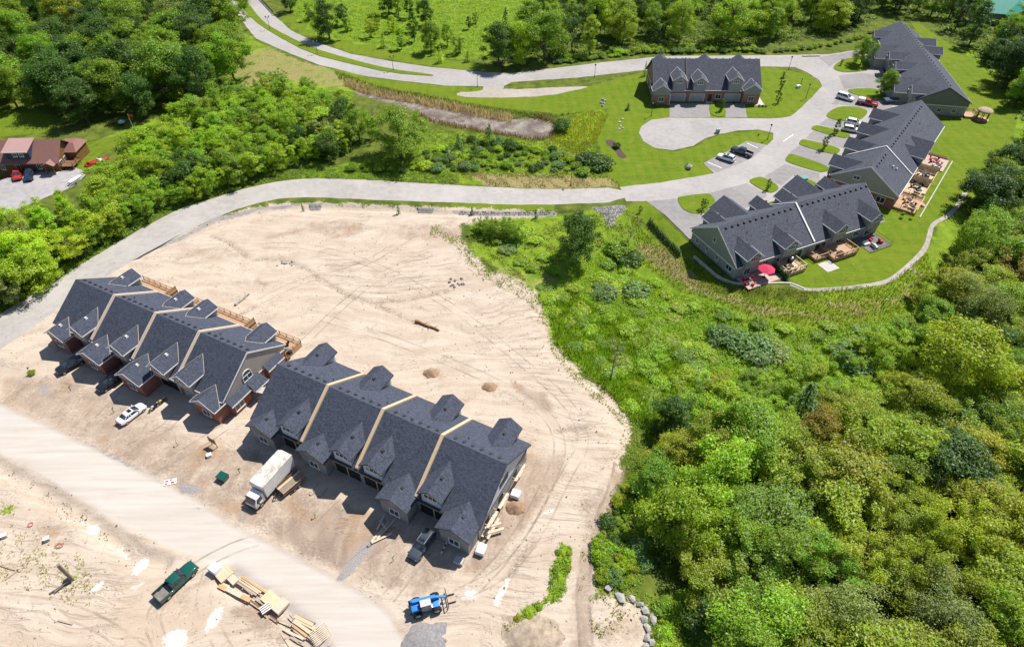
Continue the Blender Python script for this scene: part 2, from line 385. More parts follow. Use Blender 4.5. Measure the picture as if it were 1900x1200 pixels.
PAINTED_GLARE = [G([(238, 1070), (252, 1045), (268, 1032), (278, 1035), (272, 1052), (255, 1070)]), G([(160, 1098), (178, 1082), (192, 1074), (190, 1086), (172, 1098)]), G([(218, 1010), (230, 1012), (242, 1036), (234, 1038), (222, 1028)]),  # outlines of bright reflections on wet ground, painted into the ground colour
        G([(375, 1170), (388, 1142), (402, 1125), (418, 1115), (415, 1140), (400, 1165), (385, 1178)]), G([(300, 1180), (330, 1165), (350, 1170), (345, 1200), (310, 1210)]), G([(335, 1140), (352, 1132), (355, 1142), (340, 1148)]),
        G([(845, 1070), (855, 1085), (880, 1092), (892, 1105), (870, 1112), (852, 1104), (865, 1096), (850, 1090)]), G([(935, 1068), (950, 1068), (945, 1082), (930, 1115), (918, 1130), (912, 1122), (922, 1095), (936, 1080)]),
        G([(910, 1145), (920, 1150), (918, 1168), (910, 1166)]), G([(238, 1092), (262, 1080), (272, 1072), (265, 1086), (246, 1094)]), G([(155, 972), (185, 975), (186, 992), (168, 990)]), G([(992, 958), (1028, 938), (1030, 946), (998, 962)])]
RD2 = G([(-300, 590), (0, 750), (107, 800), (260, 875), (370, 930), (430, 975), (500, 1010), (620, 1073), (680, 1105), (722, 1140), (765, 1210), (800, 1300), (640, 1300), (598, 1205), (550, 1150), (470, 1092), (400, 1050), (300, 1007), (187, 950), (100, 893), (0, 840), (-300, 700)])
WEEDG = [(G([(1040, 1005), (1062, 1015), (1060, 1050), (1052, 1095), (1035, 1120), (1012, 1118), (985, 1150), (955, 1150), (960, 1130), (1010, 1110), (1025, 1075), (1015, 1060)]), 1.), (G([(1078, 1020), (1088, 1022), (1082, 1095), (1074, 1090)]), .55),
         (G([(60, 1040), (160, 1050), (178, 1100), (120, 1120), (50, 1080)]), .45), (G([(0, 930), (28, 938), (30, 952), (0, 960)]), .7), (G([(930, 1160), (1010, 1140), (1040, 1180), (960, 1200), (920, 1200)]), .5)]

def axis(lo, hi, step, far):
    c = list(np.arange(lo, hi + step / 2, step)); s = step; a = lo
    left = []; s = step
    while a > -far: s *= 1.18; a -= s; left.append(a)
    right = []; b = hi; s = step
    while b < far: s *= 1.18; b += s; right.append(b)
    return np.array(left[::-1] + c + right)
GX = axis(-118, 150, .62, 1500); GY = axis(26, 215, .62, 1500)
XX, YY = np.meshgrid(GX, GY); ZZ = hgt(XX, YY)
nx, ny = len(GX), len(GY)
X1, Y1 = XX.ravel(), YY.ravel()
zsand = pmask(SAND, X1, Y1, 5.0)
zgrey = np.zeros(X1.size); zdamp = zgrey.copy(); zglare = zgrey.copy(); zlawn = zgrey.copy(); zmead = zgrey.copy(); zdry = zgrey.copy(); zweed = zgrey.copy()
for p, w in DAMP: zdamp = np.maximum(zdamp, w * pmask(p, X1, Y1, 3.))
for p, w in GREY: zgrey = np.maximum(zgrey, w * pmask(p, X1, Y1, 1.6))
for p in PAINTED_GLARE: zglare = np.maximum(zglare, pmask(p, X1, Y1, 1.0))
for p in LAWNS: zlawn = np.maximum(zlawn, pmask(p, X1, Y1, 1.6))
for p in MEADOW: zmead = np.maximum(zmead, pmask(p, X1, Y1, 6.))
for p, w in DRY: zdry = np.maximum(zdry, w * pmask(p, X1, Y1, 5.))
for p, w in WEEDG: zweed = np.maximum(zweed, w * pmask(p, X1, Y1, 2.))
LINES = [[(470, 482), (520, 480), (560, 495), (600, 522), (640, 546), (690, 562), (740, 585), (772, 598)], [(392, 438), (425, 450), (460, 478)], [(420, 600), (440, 585), (470, 570)], [(475, 520), (490, 530)], [(700, 560), (760, 555), (830, 540)], [(1030, 800), (1100, 790)], [(290, 640), (330, 600)], [(990, 1000), (950, 1060), (940, 1075)]]
zline = np.zeros(X1.size); zrill = zline.copy()
for l in LINES: zline = np.maximum(zline, lmask(G(l), X1, Y1, .12, .75))
for p in ([(1045, 770), (1150, 760), (1150, 850), (1120, 930), (1060, 1000), (1000, 1090), (930, 1140), (880, 1130), (930, 1060), (990, 970), (1040, 890)], [(850, 540), (1000, 560), (1080, 690), (1150, 740), (1040, 770), (900, 640)], [(600, 470), (800, 460), (880, 520), (760, 590), (600, 520)], [(0, 950), (230, 1030), (280, 1200), (0, 1200)], [(440, 1130), (560, 1200), (380, 1220)], [(800, 1130), (930, 1110), (960, 1200), (830, 1210)]): zrill = np.maximum(zrill, .9 * pmask(G(p), X1, Y1, 6.))
zroad = pmask(RD2, X1, Y1, 3.6)
rip = np.sin(X1 * .35 + Y1 * 3.1 + 2.2 * np.sin(X1 * .23) + 1.6 * np.sin(Y1 * .31 + X1 * .11)) * np.sin(X1 * .19 - Y1 * .27 + 1.3)
ZZ = ZZ - (.22 * zline + .07 * zrill * (1 + rip)).reshape(ZZ.shape) * (zroad.reshape(ZZ.shape) < .05)
me = bpy.data.meshes.new('ground')
me.vertices.add(nx * ny); me.vertices.foreach_set('co', np.stack([X1, Y1, ZZ.ravel()], 1).astype(np.float32).ravel())
ii = (np.arange(ny - 1)[:, None] * nx + np.arange(nx - 1)[None, :]).ravel()
quads = np.stack([ii, ii + 1, ii + nx + 1, ii + nx], 1).astype(np.int32)
me.loops.add(quads.size); me.loops.foreach_set('vertex_index', quads.ravel())
me.polygons.add(len(quads)); me.polygons.foreach_set('loop_start', np.arange(0, quads.size, 4, dtype=np.int32))
me.polygons.foreach_set('use_smooth', np.ones(len(quads), bool)); me.update(calc_edges=True); me.validate()
for nm, ch in (('za', (zsand, zdamp, zglare, zgrey)), ('zb', (zlawn, zmead, zdry, zroad)), ('zc', (zweed, zline, zrill, zweed))):
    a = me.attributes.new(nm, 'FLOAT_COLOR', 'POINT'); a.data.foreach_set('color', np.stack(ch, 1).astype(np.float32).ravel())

gm = bpy.data.materials.new('ground_surface'); t, b = nodes_of(gm)
P_ = pos(t)
def attr(nm):
    a = t.nodes.new('ShaderNodeAttribute'); a.attribute_name = nm
    s = t.nodes.new('ShaderNodeSeparateColor'); t.links.new(a.outputs['Color'], s.inputs[0])
    return s.outputs[0], s.outputs[1], s.outputs[2], a.outputs['Alpha']
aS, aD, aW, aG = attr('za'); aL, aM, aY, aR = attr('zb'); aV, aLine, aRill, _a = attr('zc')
nbig = noisen(t, P_, .05, 4); nmid = noisen(t, P_, .33, 5, .6); nfine = noisen(t, P_, 2.2, 4, .65); nxf = noisen(t, P_, 9.0, 2, .6)
edge = mathn(t, 'ADD', mathn(t, 'MULTIPLY', mathn(t, 'SUBTRACT', nmid, .5), 1.1), mathn(t, 'MULTIPLY', mathn(t, 'SUBTRACT', nfine, .5), 1.0))
def em(a, k=1.0, lo=.35, hi=.65):
    return mapr(t, mathn(t, 'ADD', a, mathn(t, 'MULTIPLY', edge, k)), lo, hi)
# wild green floor
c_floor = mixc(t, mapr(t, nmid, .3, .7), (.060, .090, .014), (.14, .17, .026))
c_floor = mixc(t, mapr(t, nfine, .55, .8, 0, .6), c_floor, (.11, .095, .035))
c_mead = mixc(t, mapr(t, nmid, .3, .7), (.12, .20, .016), (.21, .30, .022))
c_mead = mixc(t, mapr(t, nbig, .5, .75, 0, .5), c_mead, (.20, .22, .025))
c_mead = mixc(t, mapr(t, nfine, .5, .75, 0, .55), c_mead, (.045, .085, .012))
mow = noisen(t, mapping(t, P_, (.12, 1.1, 1), (0, 0, R(24))), 1.0, 3, .5, .6)
c_lawn = mixc(t, mapr(t, nfine, .3, .7), (.080, .138, .008), (.122, .188, .012))
c_lawn = mixc(t, mapr(t, noisen(t, P_, .35, 4, .6), .48, .72, 0, .6), c_lawn, (.215, .200, .034))
c_lawn = mixc(t, mapr(t, mow, .38, .62, 0, .6), c_lawn, (.138, .198, .013))
wvn = nd(t, 'ShaderNodeTexWave', Scale=.11, Distortion=9.0, Detail=3.0, Detail__Scale=.25); t.links.new(P_, wvn.inputs['Vector'])
c_lawn = mixc(t, mapr(t, wvn.outputs['Fac'], .2, .8, 0, .22), c_lawn, (.170, .215, .020))
c_lawn = mixc(t, mapr(t, nbig, .48, .72, 0, .55), c_lawn, (.162, .192, .014))
c_dry = mixc(t, mapr(t, nfine, .3, .7), (.16, .145, .035), (.36, .29, .15))
# graded sand: broad tone, dragged streaks that wander, thin wavy rut lines
wn = nd(t, 'ShaderNodeTexNoise', Scale=.035, Detail=3, Roughness=.5); t.links.new(P_, wn.inputs['Vector'])
wv_ = nd(t, 'ShaderNodeVectorMath', _operation='MULTIPLY_ADD'); t.links.new(wn.outputs['Color'], wv_.inputs[0]); wv_.inputs[1].default_value = (15, 15, 0); t.links.new(P_, wv_.inputs[2])
PW = wv_.outputs[0]
st1 = noisen(t, mapping(t, PW, (.09, .5, 1), (0, 0, R(-12))), 1.0, 6, .62, .8)
st2 = noisen(t, mapping(t, PW, (.42, .10, 1), (0, 0, R(-38))), 1.0, 6, .62, .8)
rutn = noisen(t, mapping(t, PW, (.12, .30, 1), (0, 0, R(-22))), 1.0, 5, .6, .8)
rl = mathn(t, 'ABSOLUTE', mathn(t, 'SUBTRACT', mathn(t, 'FRACT', mathn(t, 'MULTIPLY', rutn, 15.0)), .5))
rut = mathn(t, 'MULTIPLY', mapr(t, rl, .0, .11, 1, 0), mapr(t, noisen(t, P_, .22, 4, .6), .46, .68))
c_sand = mixc(t, mapr(t, st1, .3, .7), (.435, .348, .268), (.535, .450, .362))
c_sand = mixc(t, mapr(t, st2, .5, .75, 0, .4), c_sand, (.57, .49, .405))
c_sand = mixc(t, mapr(t, nbig, .52, .74, 0, .45), c_sand, (.43, .31, .215))
c_sand = mixc(t, mapr(t, nfine, .55, .8, 0, .22), c_sand, (.38, .29, .21))
c_sand = mixc(t, mathn(t, 'MULTIPLY', rut, .30), c_sand, (.33, .25, .19))
rill = noisen(t, mapping(t, PW, (.16, 1.5, 1), (0, 0, R(8))), 1.0, 4, .6, .5)
rillm = mathn(t, 'MULTIPLY', aRill, mapr(t, rill, .52, .66))
c_sand = mixc(t, mathn(t, 'MULTIPLY', rillm, .5), c_sand, (.30, .225, .17))
c_sand = mixc(t, mathn(t, 'MULTIPLY', mathn(t, 'MULTIPLY', aLine, mapr(t, nfine, .35, .6)), .75), c_sand, (.22, .16, .115))
c_sand = mixc(t, mapr(t, noisen(t, P_, 5., 2, .7), .71, .76, 0, .45), c_sand, (.26, .20, .15))
c_damp = mixc(t, mapr(t, st2, .3, .7), (.255, .19, .145), (.37, .285, .218))
c_grey = mixc(t, mapr(t, nxf, .3, .7), (.17, .16, .16), (.40, .37, .35))
c_road = mixc(t, mapr(t, noisen(t, mapping(t, P_, (.06, .9, 1), (0, 0, R(-28))), 1.0, 4, .6, .4), .3, .7), (.455, .40, .345), (.525, .475, .42))
c_road = mixc(t, mapr(t, nbig, .5, .7, 0, .5), c_road, (.46, .43, .40))
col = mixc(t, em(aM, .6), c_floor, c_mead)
col = mixc(t, em(aY, .9, .4, .7), col, c_dry)
col = mixc(t, em(aL, .15), col, c_lawn)
insand = em(aS, 1.35)
col = mixc(t, insand, col, c_sand)
col = mixc(t, mathn(t, 'MULTIPLY', mapr(t, mathn(t, 'ADD', aD, mathn(t, 'MULTIPLY', edge, .95)), .2, .8), .92), col, c_damp)
blot = mathn(t, 'MULTIPLY', mapr(t, noisen(t, P_, .13, 5, .62, .6), .52, .68), mapr(t, aD, .1, .6, .12, .75))
col = mixc(t, mathn(t, 'MULTIPLY', blot, insand), col, (.335, .205, .115))
col = mixc(t, mapr(t, mathn(t, 'ADD', aR, mathn(t, 'MULTIPLY', edge, .35)), .3, .7), col, c_road)
col = mixc(t, em(aG, .7, .4, .75), col, c_grey)
col = mixc(t, mathn(t, 'MULTIPLY', em(aW, 1.5, .4, 1.1), .9), col, (.76, .735, .69))  # white glare of the wet patches, painted as near-white base colour
col = mixc(t, em(aV, 1.3, .45, .75), col, c_mead)
col = mixc(t, mathn(t, 'MULTIPLY', mathn(t, 'MULTIPLY', em(aY, .9, .4, .7), insand), mapr(t, nfine, .5, .62)), col, (.20, .19, .05))
t.links.new(col, b.inputs['Base Color']); b.inputs['Roughness'].default_value = .95; b.inputs['Specular IOR Level'].default_value = .1
hh = mathn(t, 'ADD', mathn(t, 'MULTIPLY', rut, -.9), mathn(t, 'ADD', mathn(t, 'MULTIPLY', st1, 1.3), mathn(t, 'ADD', mathn(t, 'MULTIPLY', nfine, .45), mathn(t, 'MULTIPLY', nmid, .8))))
hh = mathn(t, 'ADD', hh, mathn(t, 'MULTIPLY', rillm, -.8))
hh = mathn(t, 'MULTIPLY', hh, mapr(t, aR, .2, .7, 1, .12))
bumpn(t, b, hh, .6, .2)
me.materials.append(gm); MATS['ground'] = gm
structure(link('ground', me))

# ------------------------------------------------------------------ roads, drives, lawn islands: sheets a few mm apart
def sheet(name, pts, z, m, thick=0.0, amp=0.0, smooth=0, world_pts=False, parent=None):
    P = pts if world_pts else U(pts)
    if smooth: P = chaikin(P, smooth)
    if amp: P = jitter(subdiv(P, 1.2), amp)
    V = [Vector((x, y, 0)) for x, y in P]; tri = tessellate_polygon([V]); n = len(P)
    v = [(x, y, z) for x, y in P]; f = [tuple(q) for q in tri]
    if thick:
        v += [(x, y, z - thick) for x, y in P]; f += [(i, (i + 1) % n, n + (i + 1) % n, n + i) for i in range(n)]
    mb = MB(); mb.v = v; mb.f = f
    me = mb.mesh(name, m)
    b = bmesh.new(); b.from_mesh(me); bmesh.ops.recalc_face_normals(b, faces=b.faces[:])
    if not thick:
        for q in b.faces:
            if q.normal.z < 0: q.normal_flip()
    b.to_mesh(me); b.free()
    return link(name, me, parent)

def road_mat(name, c, c2, streak=0.0):
    m = bpy.data.materials.new(name); t, b = nodes_of(m); p = pos(t)
    n0 = noisen(t, p, .09, 4); n1 = noisen(t, p, .7, 5, .65); n2 = noisen(t, p, 8, 3, .7)
    col = mixc(t, mapr(t, n1, .3, .7), c, c2)
    col = mixc(t, mapr(t, n0, .45, .7, 0, .55), col, tuple(min(.9, x * 1.14) for x in c2))
    col = mixc(t, mapr(t, n2, .5, .8, 0, .25), col, tuple(x * .7 for x in c))
    cr = mathn(t, 'ABSOLUTE', mathn(t, 'SUBTRACT', noisen(t, p, .22, 4, .6, 1.0), .5))
    col = mixc(t, mathn(t, 'MULTIPLY', mapr(t, cr, .0, .006, 1, 0), .35), col, tuple(x * .6 for x in c))
    pt = nd(t, 'ShaderNodeTexVoronoi', Scale=.075); t.links.new(p, pt.inputs['Vector']); ps = t.nodes.new('ShaderNodeSeparateColor'); t.links.new(pt.outputs['Color'], ps.inputs[0])
    col = mixc(t, mapr(t, ps.outputs[0], .72, .78, 0, .16), col, tuple(x * .72 for x in c))
    col = mixc(t, mapr(t, noisen(t, p, .03, 3), .45, .65, 0, .4), col, tuple(min(.9, x * 1.1) for x in c2))
    col = mixc(t, mapr(t, noisen(t, p, 1.6, 2, .5), .68, .74, 0, .3), col, tuple(x * .55 for x in c))
    t.links.new(col, b.inputs['Base Color']); b.inputs['Roughness'].default_value = .9; b.inputs['Specular IOR Level'].default_value = .2
    bumpn(t, b, n2, .35, .02); MATS[name] = m; return m
M_RA = road_mat('dusty_asphalt', (.325, .302, .282), (.405, .378, .352))
M_RB = road_mat('worn_asphalt', (.30, .281, .268), (.375, .352, .335))
M_DR = road_mat('drive_asphalt', (.215, .203, .198), (.28, .264, .257))
M_GV = road_mat('gravel_path', (.26, .235, .205), (.40, .365, .325))
M_SP = road_mat('gravel_spur', (.32, .28, .24), (.40, .355, .31))
lm = bpy.data.materials.new('mown_grass'); t, b = nodes_of(lm); p = pos(t)
nf = noisen(t, p, 2.5, 4, .65); nb = noisen(t, p, .12, 4)
mw = noisen(t, mapping(t, p, (.15, 1.2, 1), (0, 0, R(15))), 1.0, 3, .5, .5)
c = mixc(t, mapr(t, nf, .3, .7), (.082, .140, .008), (.125, .190, .012)); c = mixc(t, mapr(t, noisen(t, p, .4, 4, .6), .48, .72, 0, .6), c, (.215, .200, .034)); c = mixc(t, mapr(t, mw, .4, .65, 0, .75), c, (.140, .200, .013)); c = mixc(t, mapr(t, nb, .45, .7, 0, .5), c, (.160, .195, .014))
t.links.new(c, b.inputs['Base Color']); b.inputs['Roughness'].default_value = .95; b.inputs['Specular IOR Level'].default_value = .1; bumpn(t, b, nf, .7, .12)
M_LAWN = lm

ROAD_A = [(-250, 740), (0, 582), (97, 525), (125, 505), (215, 452), (275, 417), (337, 386), (375, 374), (475, 344), (550, 332), (600, 331), (700, 335), (800, 341), (900, 347), (1000, 351), (1067, 351), (1152, 347),
          (1162, 374), (1032, 380), (950, 380), (830, 376), (725, 372), (575, 366), (525, 367), (475, 377), (425, 393), (375, 414), (325, 440), (277, 466), (235, 490), (160, 535), (100, 578), (50, 615), (0, 648), (-250, 820)]
structure(sheet('road', ROAD_A, .012, M_RA, amp=.22, smooth=1))
PAVED = [(1150, 347), (1225, 339), (1290, 328), (1325, 321.5), (1304.7, 302.6), (1386, 262), (1422.6, 269.5), (1435, 259), (1434, 247), (1408, 241), (1371, 242), (1334, 249), (1308, 257), (1286, 271), (1249, 279), (1216, 275),
         (1194, 262), (1185, 247), (1190.5, 234), (1209, 222), (1242, 218.6), (1425, 220), (1450, 219), (1467, 216), (1478, 208), (1507, 180), (1525, 160), (1520, 149), (1497, 134), (1475, 125), (1425, 123.5), (1200, 131), (1190, 131), (1070, 144.5), (950, 152.5), (935, 160), (935, 164), (897, 163), (895, 160.5),
         (825, 159), (750, 151), (675, 141), (615, 126), (590, 120), (530, 96), (475, 72), (435, 22), (412, 0), (380, -40), (455, -40), (482, 0), (507, 27), (540, 57), (582, 77), (650, 100), (725, 114), (800, 125), (900, 134), (950, 136), (1035, 126), (1110, 117), (1200, 107.5), (1232, 104.5), (1425, 103), (1487, 102), (1540, 101),
         (1595, 92), (1625, 110), (1650, 150), (1690, 188), (1668, 205), (1630, 225), (1600, 262), (1575, 290), (1545, 325), (1530, 350), (1480, 358), (1420, 378), (1340, 410), (1290, 444), (1278, 443), (1262, 426), (1233, 398), (1200, 373), (1162, 374)]
structure(sheet('road', PAVED, .016, M_RB, amp=.16))
structure(sheet('gravel_spur', [(845, 172), (895, 169.5), (897, 160), (935, 160), (932, 167), (1037, 162.5), (1085, 160), (1092, 163), (1012, 179), (950, 181), (900, 182), (850, 179.5)], .022, M_SP, amp=.35, smooth=1))
for pts in ([(1200, 374), (1263, 368), (1300, 399), (1345, 397), (1290, 443), (1278, 442), (1233, 398)], [(1318, 358), (1386, 340), (1424, 362), (1400, 380), (1338, 404), (1330, 382)],
            [(1418, 328), (1456, 305), (1520, 322), (1522, 340), (1472, 325), (1450, 345)], [(1460, 287), (1483, 270), (1556, 288), (1546, 312)], [(1495, 257), (1508, 243), (1573, 258), (1562, 275)], [(1520, 231), (1535, 220), (1600, 225), (1583, 250)],
            [(1542, 194), (1566, 170), (1650, 188), (1660, 205), (1618, 203), (1566, 195)], [(1556, 140), (1600, 136), (1650, 140), (1655, 165), (1592, 163), (1566, 166)], [(1518, 107), (1590, 94), (1608, 105), (1562, 110), (1540, 124)],
            [(1242, 218), (1243, 192), (1300, 192), (1316, 192), (1318, 218)], [(1346, 218), (1344, 192), (1382, 192), (1386, 218)]):
    structure(sheet('driveway', pts, .021, M_DR, amp=.04))
structure(sheet('parking_bay', [(1304.7, 302.9), (1386, 262.4), (1421, 269.8), (1398, 293), (1328, 321)], .021, M_DR, amp=.03))
MW_ = mat('road_paint', (.72, .71, .68), .7, .15, 3)
def stripe(pa, pb, w=.12, z=.027, parent=None):
    a, b2 = Vector((*un(pa), 0)), Vector((*un(pb), 0)); n = (b2 - a).normalized().cross(Vector((0, 0, 1))) * w
    return structure(sheet('painted_line', [(q.x, q.y) for q in (a - n, b2 - n, b2 + n, a + n)], z, MW_, world_pts=True))
for a_, b_ in (((1313, 301), (1339, 312)), ((1338, 289), (1366, 301)), ((1362, 277), (1392, 288)), ((1386, 266), (1406, 275)), ((1453, 263), (1472, 250))): stripe(a_, b_)
for pts in ([(1256, 368), (1262, 365), (1313, 359), (1320, 362), (1330, 378), (1326, 392), (1300, 397), (1280, 396), (1264, 386)], [(1386, 337), (1400, 330), (1415, 328), (1447, 346), (1440, 356), (1424, 359)], [(1470, 325), (1480, 327), (1521, 341), (1518, 352), (1500, 352)],
            [(1457.6, 293), (1464, 287), (1472, 286.5), (1546, 312), (1530, 320), (1516, 319), (1457, 301)], [(1482, 266), (1486, 260), (1494, 259), (1561, 275), (1555, 286), (1540, 286), (1484, 270)], [(1505, 238), (1510, 234), (1519, 233), (1581, 249), (1572, 257), (1560, 256), (1508, 242)],
            [(1531, 214), (1545, 203), (1566, 196.5), (1614, 203), (1601, 221.6), (1574, 227), (1540, 221)], [(1566, 168), (1592, 164.5), (1630, 165), (1645, 177), (1640, 187), (1600, 181)], [(1542, 126), (1562.6, 111), (1585, 107), (1610, 112), (1616, 129.5), (1592, 134), (1559, 135)],
            [(1314, 193), (1342, 193), (1350, 217), (1319, 217)]):
    structure(sheet('lawn', chaikin(U(pts), 2), .13, M_LAWN, thick=.14, world_pts=True))
structure(sheet('lawn', chaikin(U([(448, -8), (462, 8), (480, 32), (500, 50), (575, 88), (650, 110.5), (725, 129), (805, 139), (802, 142), (725, 136), (650, 119), (575, 100), (505, 62), (470, 38), (440, 5), (434, -10)]), 1), .13, M_LAWN, thick=.14, world_pts=True))
def ribbon(name, line, w, z, m, amp=.12):
    L = subdiv(chaikin(G(line), 2, False), 1.2, False); a, c = [], []
    for i, q in enumerate(L):
        p0, p1 = L[max(0, i - 1)], L[min(len(L) - 1, i + 1)]; dx, dy = p1[0] - p0[0], p1[1] - p0[1]; l = math.hypot(dx, dy)
        ww = w / 2 * (1 + .3 * mnoise.noise(Vector((q[0] * .5, q[1] * .5, 2))))
        a.append((q[0] - dy / l * ww, q[1] + dx / l * ww)); c.append((q[0] + dy / l * ww, q[1] - dx / l * ww))
    n = len(L); mb = MB(); mb.v = [(x, y, h1(x, y) + z) for x, y in a + c]; mb.f = [(i, i + 1, n + i + 1, n + i) for i in range(n - 1)]
    o = part(name, mb, m)
    return structure(o)
ribbon('footpath', [(1467, 527), (1497, 539), (1550, 536), (1600, 531), (1645, 524), (1670, 507), (1695, 485), (1717, 462), (1725, 435), (1730, 415), (1762, 400), (1782, 375), (1795, 347), (1810, 330)], 1.0, .03, M_GV)
ribbon('footpath', [(1690, 498), (1700, 506), (1712, 512)], .8, .035, M_GV)
# left house: gravel yard
structure(sheet('gravel_yard', [(-30, 345), (20, 328), (60, 318), (110, 312), (150, 312), (160, 322), (150, 335), (125, 352), (80, 368), (40, 385), (-30, 410)], .02, road_mat('yard_gravel', (.30, .28, .275), (.40, .375, .365)), amp=.4, smooth=1))
# pond: shallow, weed-covered
pm_ = bpy.data.materials.new('pond_surface'); t, b = nodes_of(pm_); p = pos(t)
n1 = noisen(t, p, .25, 5, .65, .8); n2 = noisen(t, p, 1.6, 4, .7)
c = mixc(t, mapr(t, n1, .35, .65), (.12, .085, .07), (.25, .21, .17)); c = mixc(t, mapr(t, n1, .55, .7, 0, .8), c, (.28, .30, .23)); c = mixc(t, mapr(t, n2, .5, .7, 0, .55), c, (.07, .05, .045))
t.links.new(c, b.inputs['Base Color']); t.links.new(mapr(t, n2, .35, .6, .25, .8), b.inputs['Roughness']); bumpn(t, b, n2, .5, .1)
structure(sheet('pond', PONDP, -.62, pm_, world_pts=True))

tm = bpy.data.materials.new('tyre_marked_sand'); t, b = nodes_of(tm); p = pos(t)
t.links.new(mixc(t, noisen(t, p, 1.5, 4), (.29, .225, .17), (.42, .34, .27)), b.inputs['Base Color']); b.inputs['Roughness'].default_value = .95
al = mathn(t, 'MULTIPLY', mapr(t, noisen(t, p, .16, 6, .75), .36, .72), .5); t.links.new(al, b.inputs['Alpha'])
def track(line, gauge=1.75, w=.3):
    L = subdiv(chaikin(G(line), 2, False), .8, False); n = len(L)
    for sg in (-1, 1):
        mb = MB(); A, C = [], []
        for i, q in enumerate(L):
            p0, p1 = L[max(0, i - 1)], L[min(n - 1, i + 1)]; dx, dy = p1[0] - p0[0], p1[1] - p0[1]; l = math.hypot(dx, dy) + 1e-9; ox, oy = -dy / l, dx / l
            j = .08 * mnoise.noise(Vector((q[0] * .8, q[1] * .8, sg)))
            A.append((q[0] + ox * (sg * gauge / 2 + w / 2 + j), q[1] + oy * (sg * gauge / 2 + w / 2 + j))); C.append((q[0] + ox * (sg * gauge / 2 - w / 2 + j), q[1] + oy * (sg * gauge / 2 - w / 2 + j)))
        mb.v = [(x, y, h1(x, y) + .008) for x, y in A + C]; mb.f = [(i, i + 1, n + i + 1, n + i) for i in range(n - 1)]
        structure(part('tyre_track', mb, tm))
for l in ([(300, 860), (360, 830), (420, 790)], [(240, 830), (300, 800), (330, 770)], [(560, 1010), (610, 960), (640, 930)], [(520, 985), (575, 930), (600, 900)], [(640, 1060), (700, 1010), (740, 985)], [(720, 1110), (760, 1060), (790, 1020)], [(150, 790), (190, 750), (215, 725)],
          [(880, 1090), (930, 1040), (985, 960), (1020, 890), (1045, 830), (1020, 770), (960, 730), (880, 690), (780, 650), (700, 620), (600, 590)], [(860, 1100), (940, 1060), (1000, 985), (1050, 880), (1090, 820), (1060, 750), (980, 680), (870, 590), (760, 520), (640, 470), (520, 450), (420, 470)], [(560, 640), (640, 560), (720, 500), (800, 470)], [(480, 560), (560, 520), (660, 500), (760, 440)],
          [(300, 1200), (280, 1150), (300, 1110), (350, 1060), (420, 1020), (480, 1000)], [(260, 1210), (180, 1150), (80, 1120), (-20, 1110)], [(420, 1210), (370, 1120), (390, 1060)]): track(l)
for l in ([(1150, 860), (1140, 910), (1110, 970), (1088, 1030), (1080, 1100), (1085, 1160), (1090, 1230)],): track(l, 1.5, .45); track(l, 1.7, .3)
# ------------------------------------------------------------------ townhouse rows
M_SH = shingle_mat('charcoal_shingle', (.056, .064, .088)); M_SH2 = shingle_mat('grey_shingle', (.073, .079, .098))
M_BRICK = brick_mat('red_brick', (.27, .070, .045), (.30, .25, .22)); M_BRK2 = brick_mat('orange_brick', (.33, .135, .080), (.34, .29, .25))
M_STONE = brick_mat('grey_stone', (.33, .315, .30), (.40, .38, .36)); M_BLOCK = brick_mat('grey_block', (.25, .245, .25), (.30, .29, .28))
M_SIDE = siding_mat('taupe_siding', (.33, .295, .255)); M_SIDG = siding_mat('grey_siding', (.27, .265, .26)); M_SIDD = siding_mat('green_grey_siding', (.15, .16, .145))
M_WRAP = mat('house_wrap', (.42, .47, .56), .5, .2, 1.0); M_SHEATH = mat('wall_sheathing', (.20, .20, .21), .8, .3, .9)
M_TRIM = mat('white_trim', (.74, .72, .69), .5, .06, 2); M_CREAM = mat('cream_trim', (.58, .46, .35), .6, .08, 1.5); M_OSB = mat('raw_lumber', (.56, .42, .27), .75, .15, 3, stretch=(1, 6, 6))
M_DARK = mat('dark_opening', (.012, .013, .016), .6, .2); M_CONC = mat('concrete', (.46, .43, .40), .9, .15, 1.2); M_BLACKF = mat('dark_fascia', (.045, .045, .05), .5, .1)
M_GAR = mat('grey_garage_door', (.36, .365, .38), .45, .08, 2); M_DOOR = mat('dark_door', (.06, .035, .03), .4, .1); M_VENT = mat('black_vent', (.03, .03, .034), .6, .1); M_VENTW = mat('pale_vent', (.62, .62, .63), .5, .05)
M_DECK = mat('cedar_deck', (.42, .26, .15), .7, .22, .8, stretch=(.4, 7, 7)); M_DECK2 = mat('pale_deck', (.56, .40, .25), .7, .2, .8, stretch=(7, .4, 7)); M_PAVER = mat('pink_paver', (.46, .34, .29), .85, .2, 3)
M_WOOD = mat('weathered_wood', (.23, .19, .155), .85, .3, 2, stretch=(1, 5, 5)); M_BROWN = mat('brown_wood', (.20, .10, .05), .75, .25, 2)
gl = bpy.data.materials.new('window_glass'); t, b = nodes_of(gl)
t.links.new(mixc(t, mapr(t, noisen(t, coord(t), .9, 3), .35, .65), (.012, .018, .026), (.05, .065, .085)), b.inputs['Base Color']); b.inputs['Roughness'].default_value = .06; b.inputs['Specular IOR Level'].default_value = .8
M_GLASS = gl

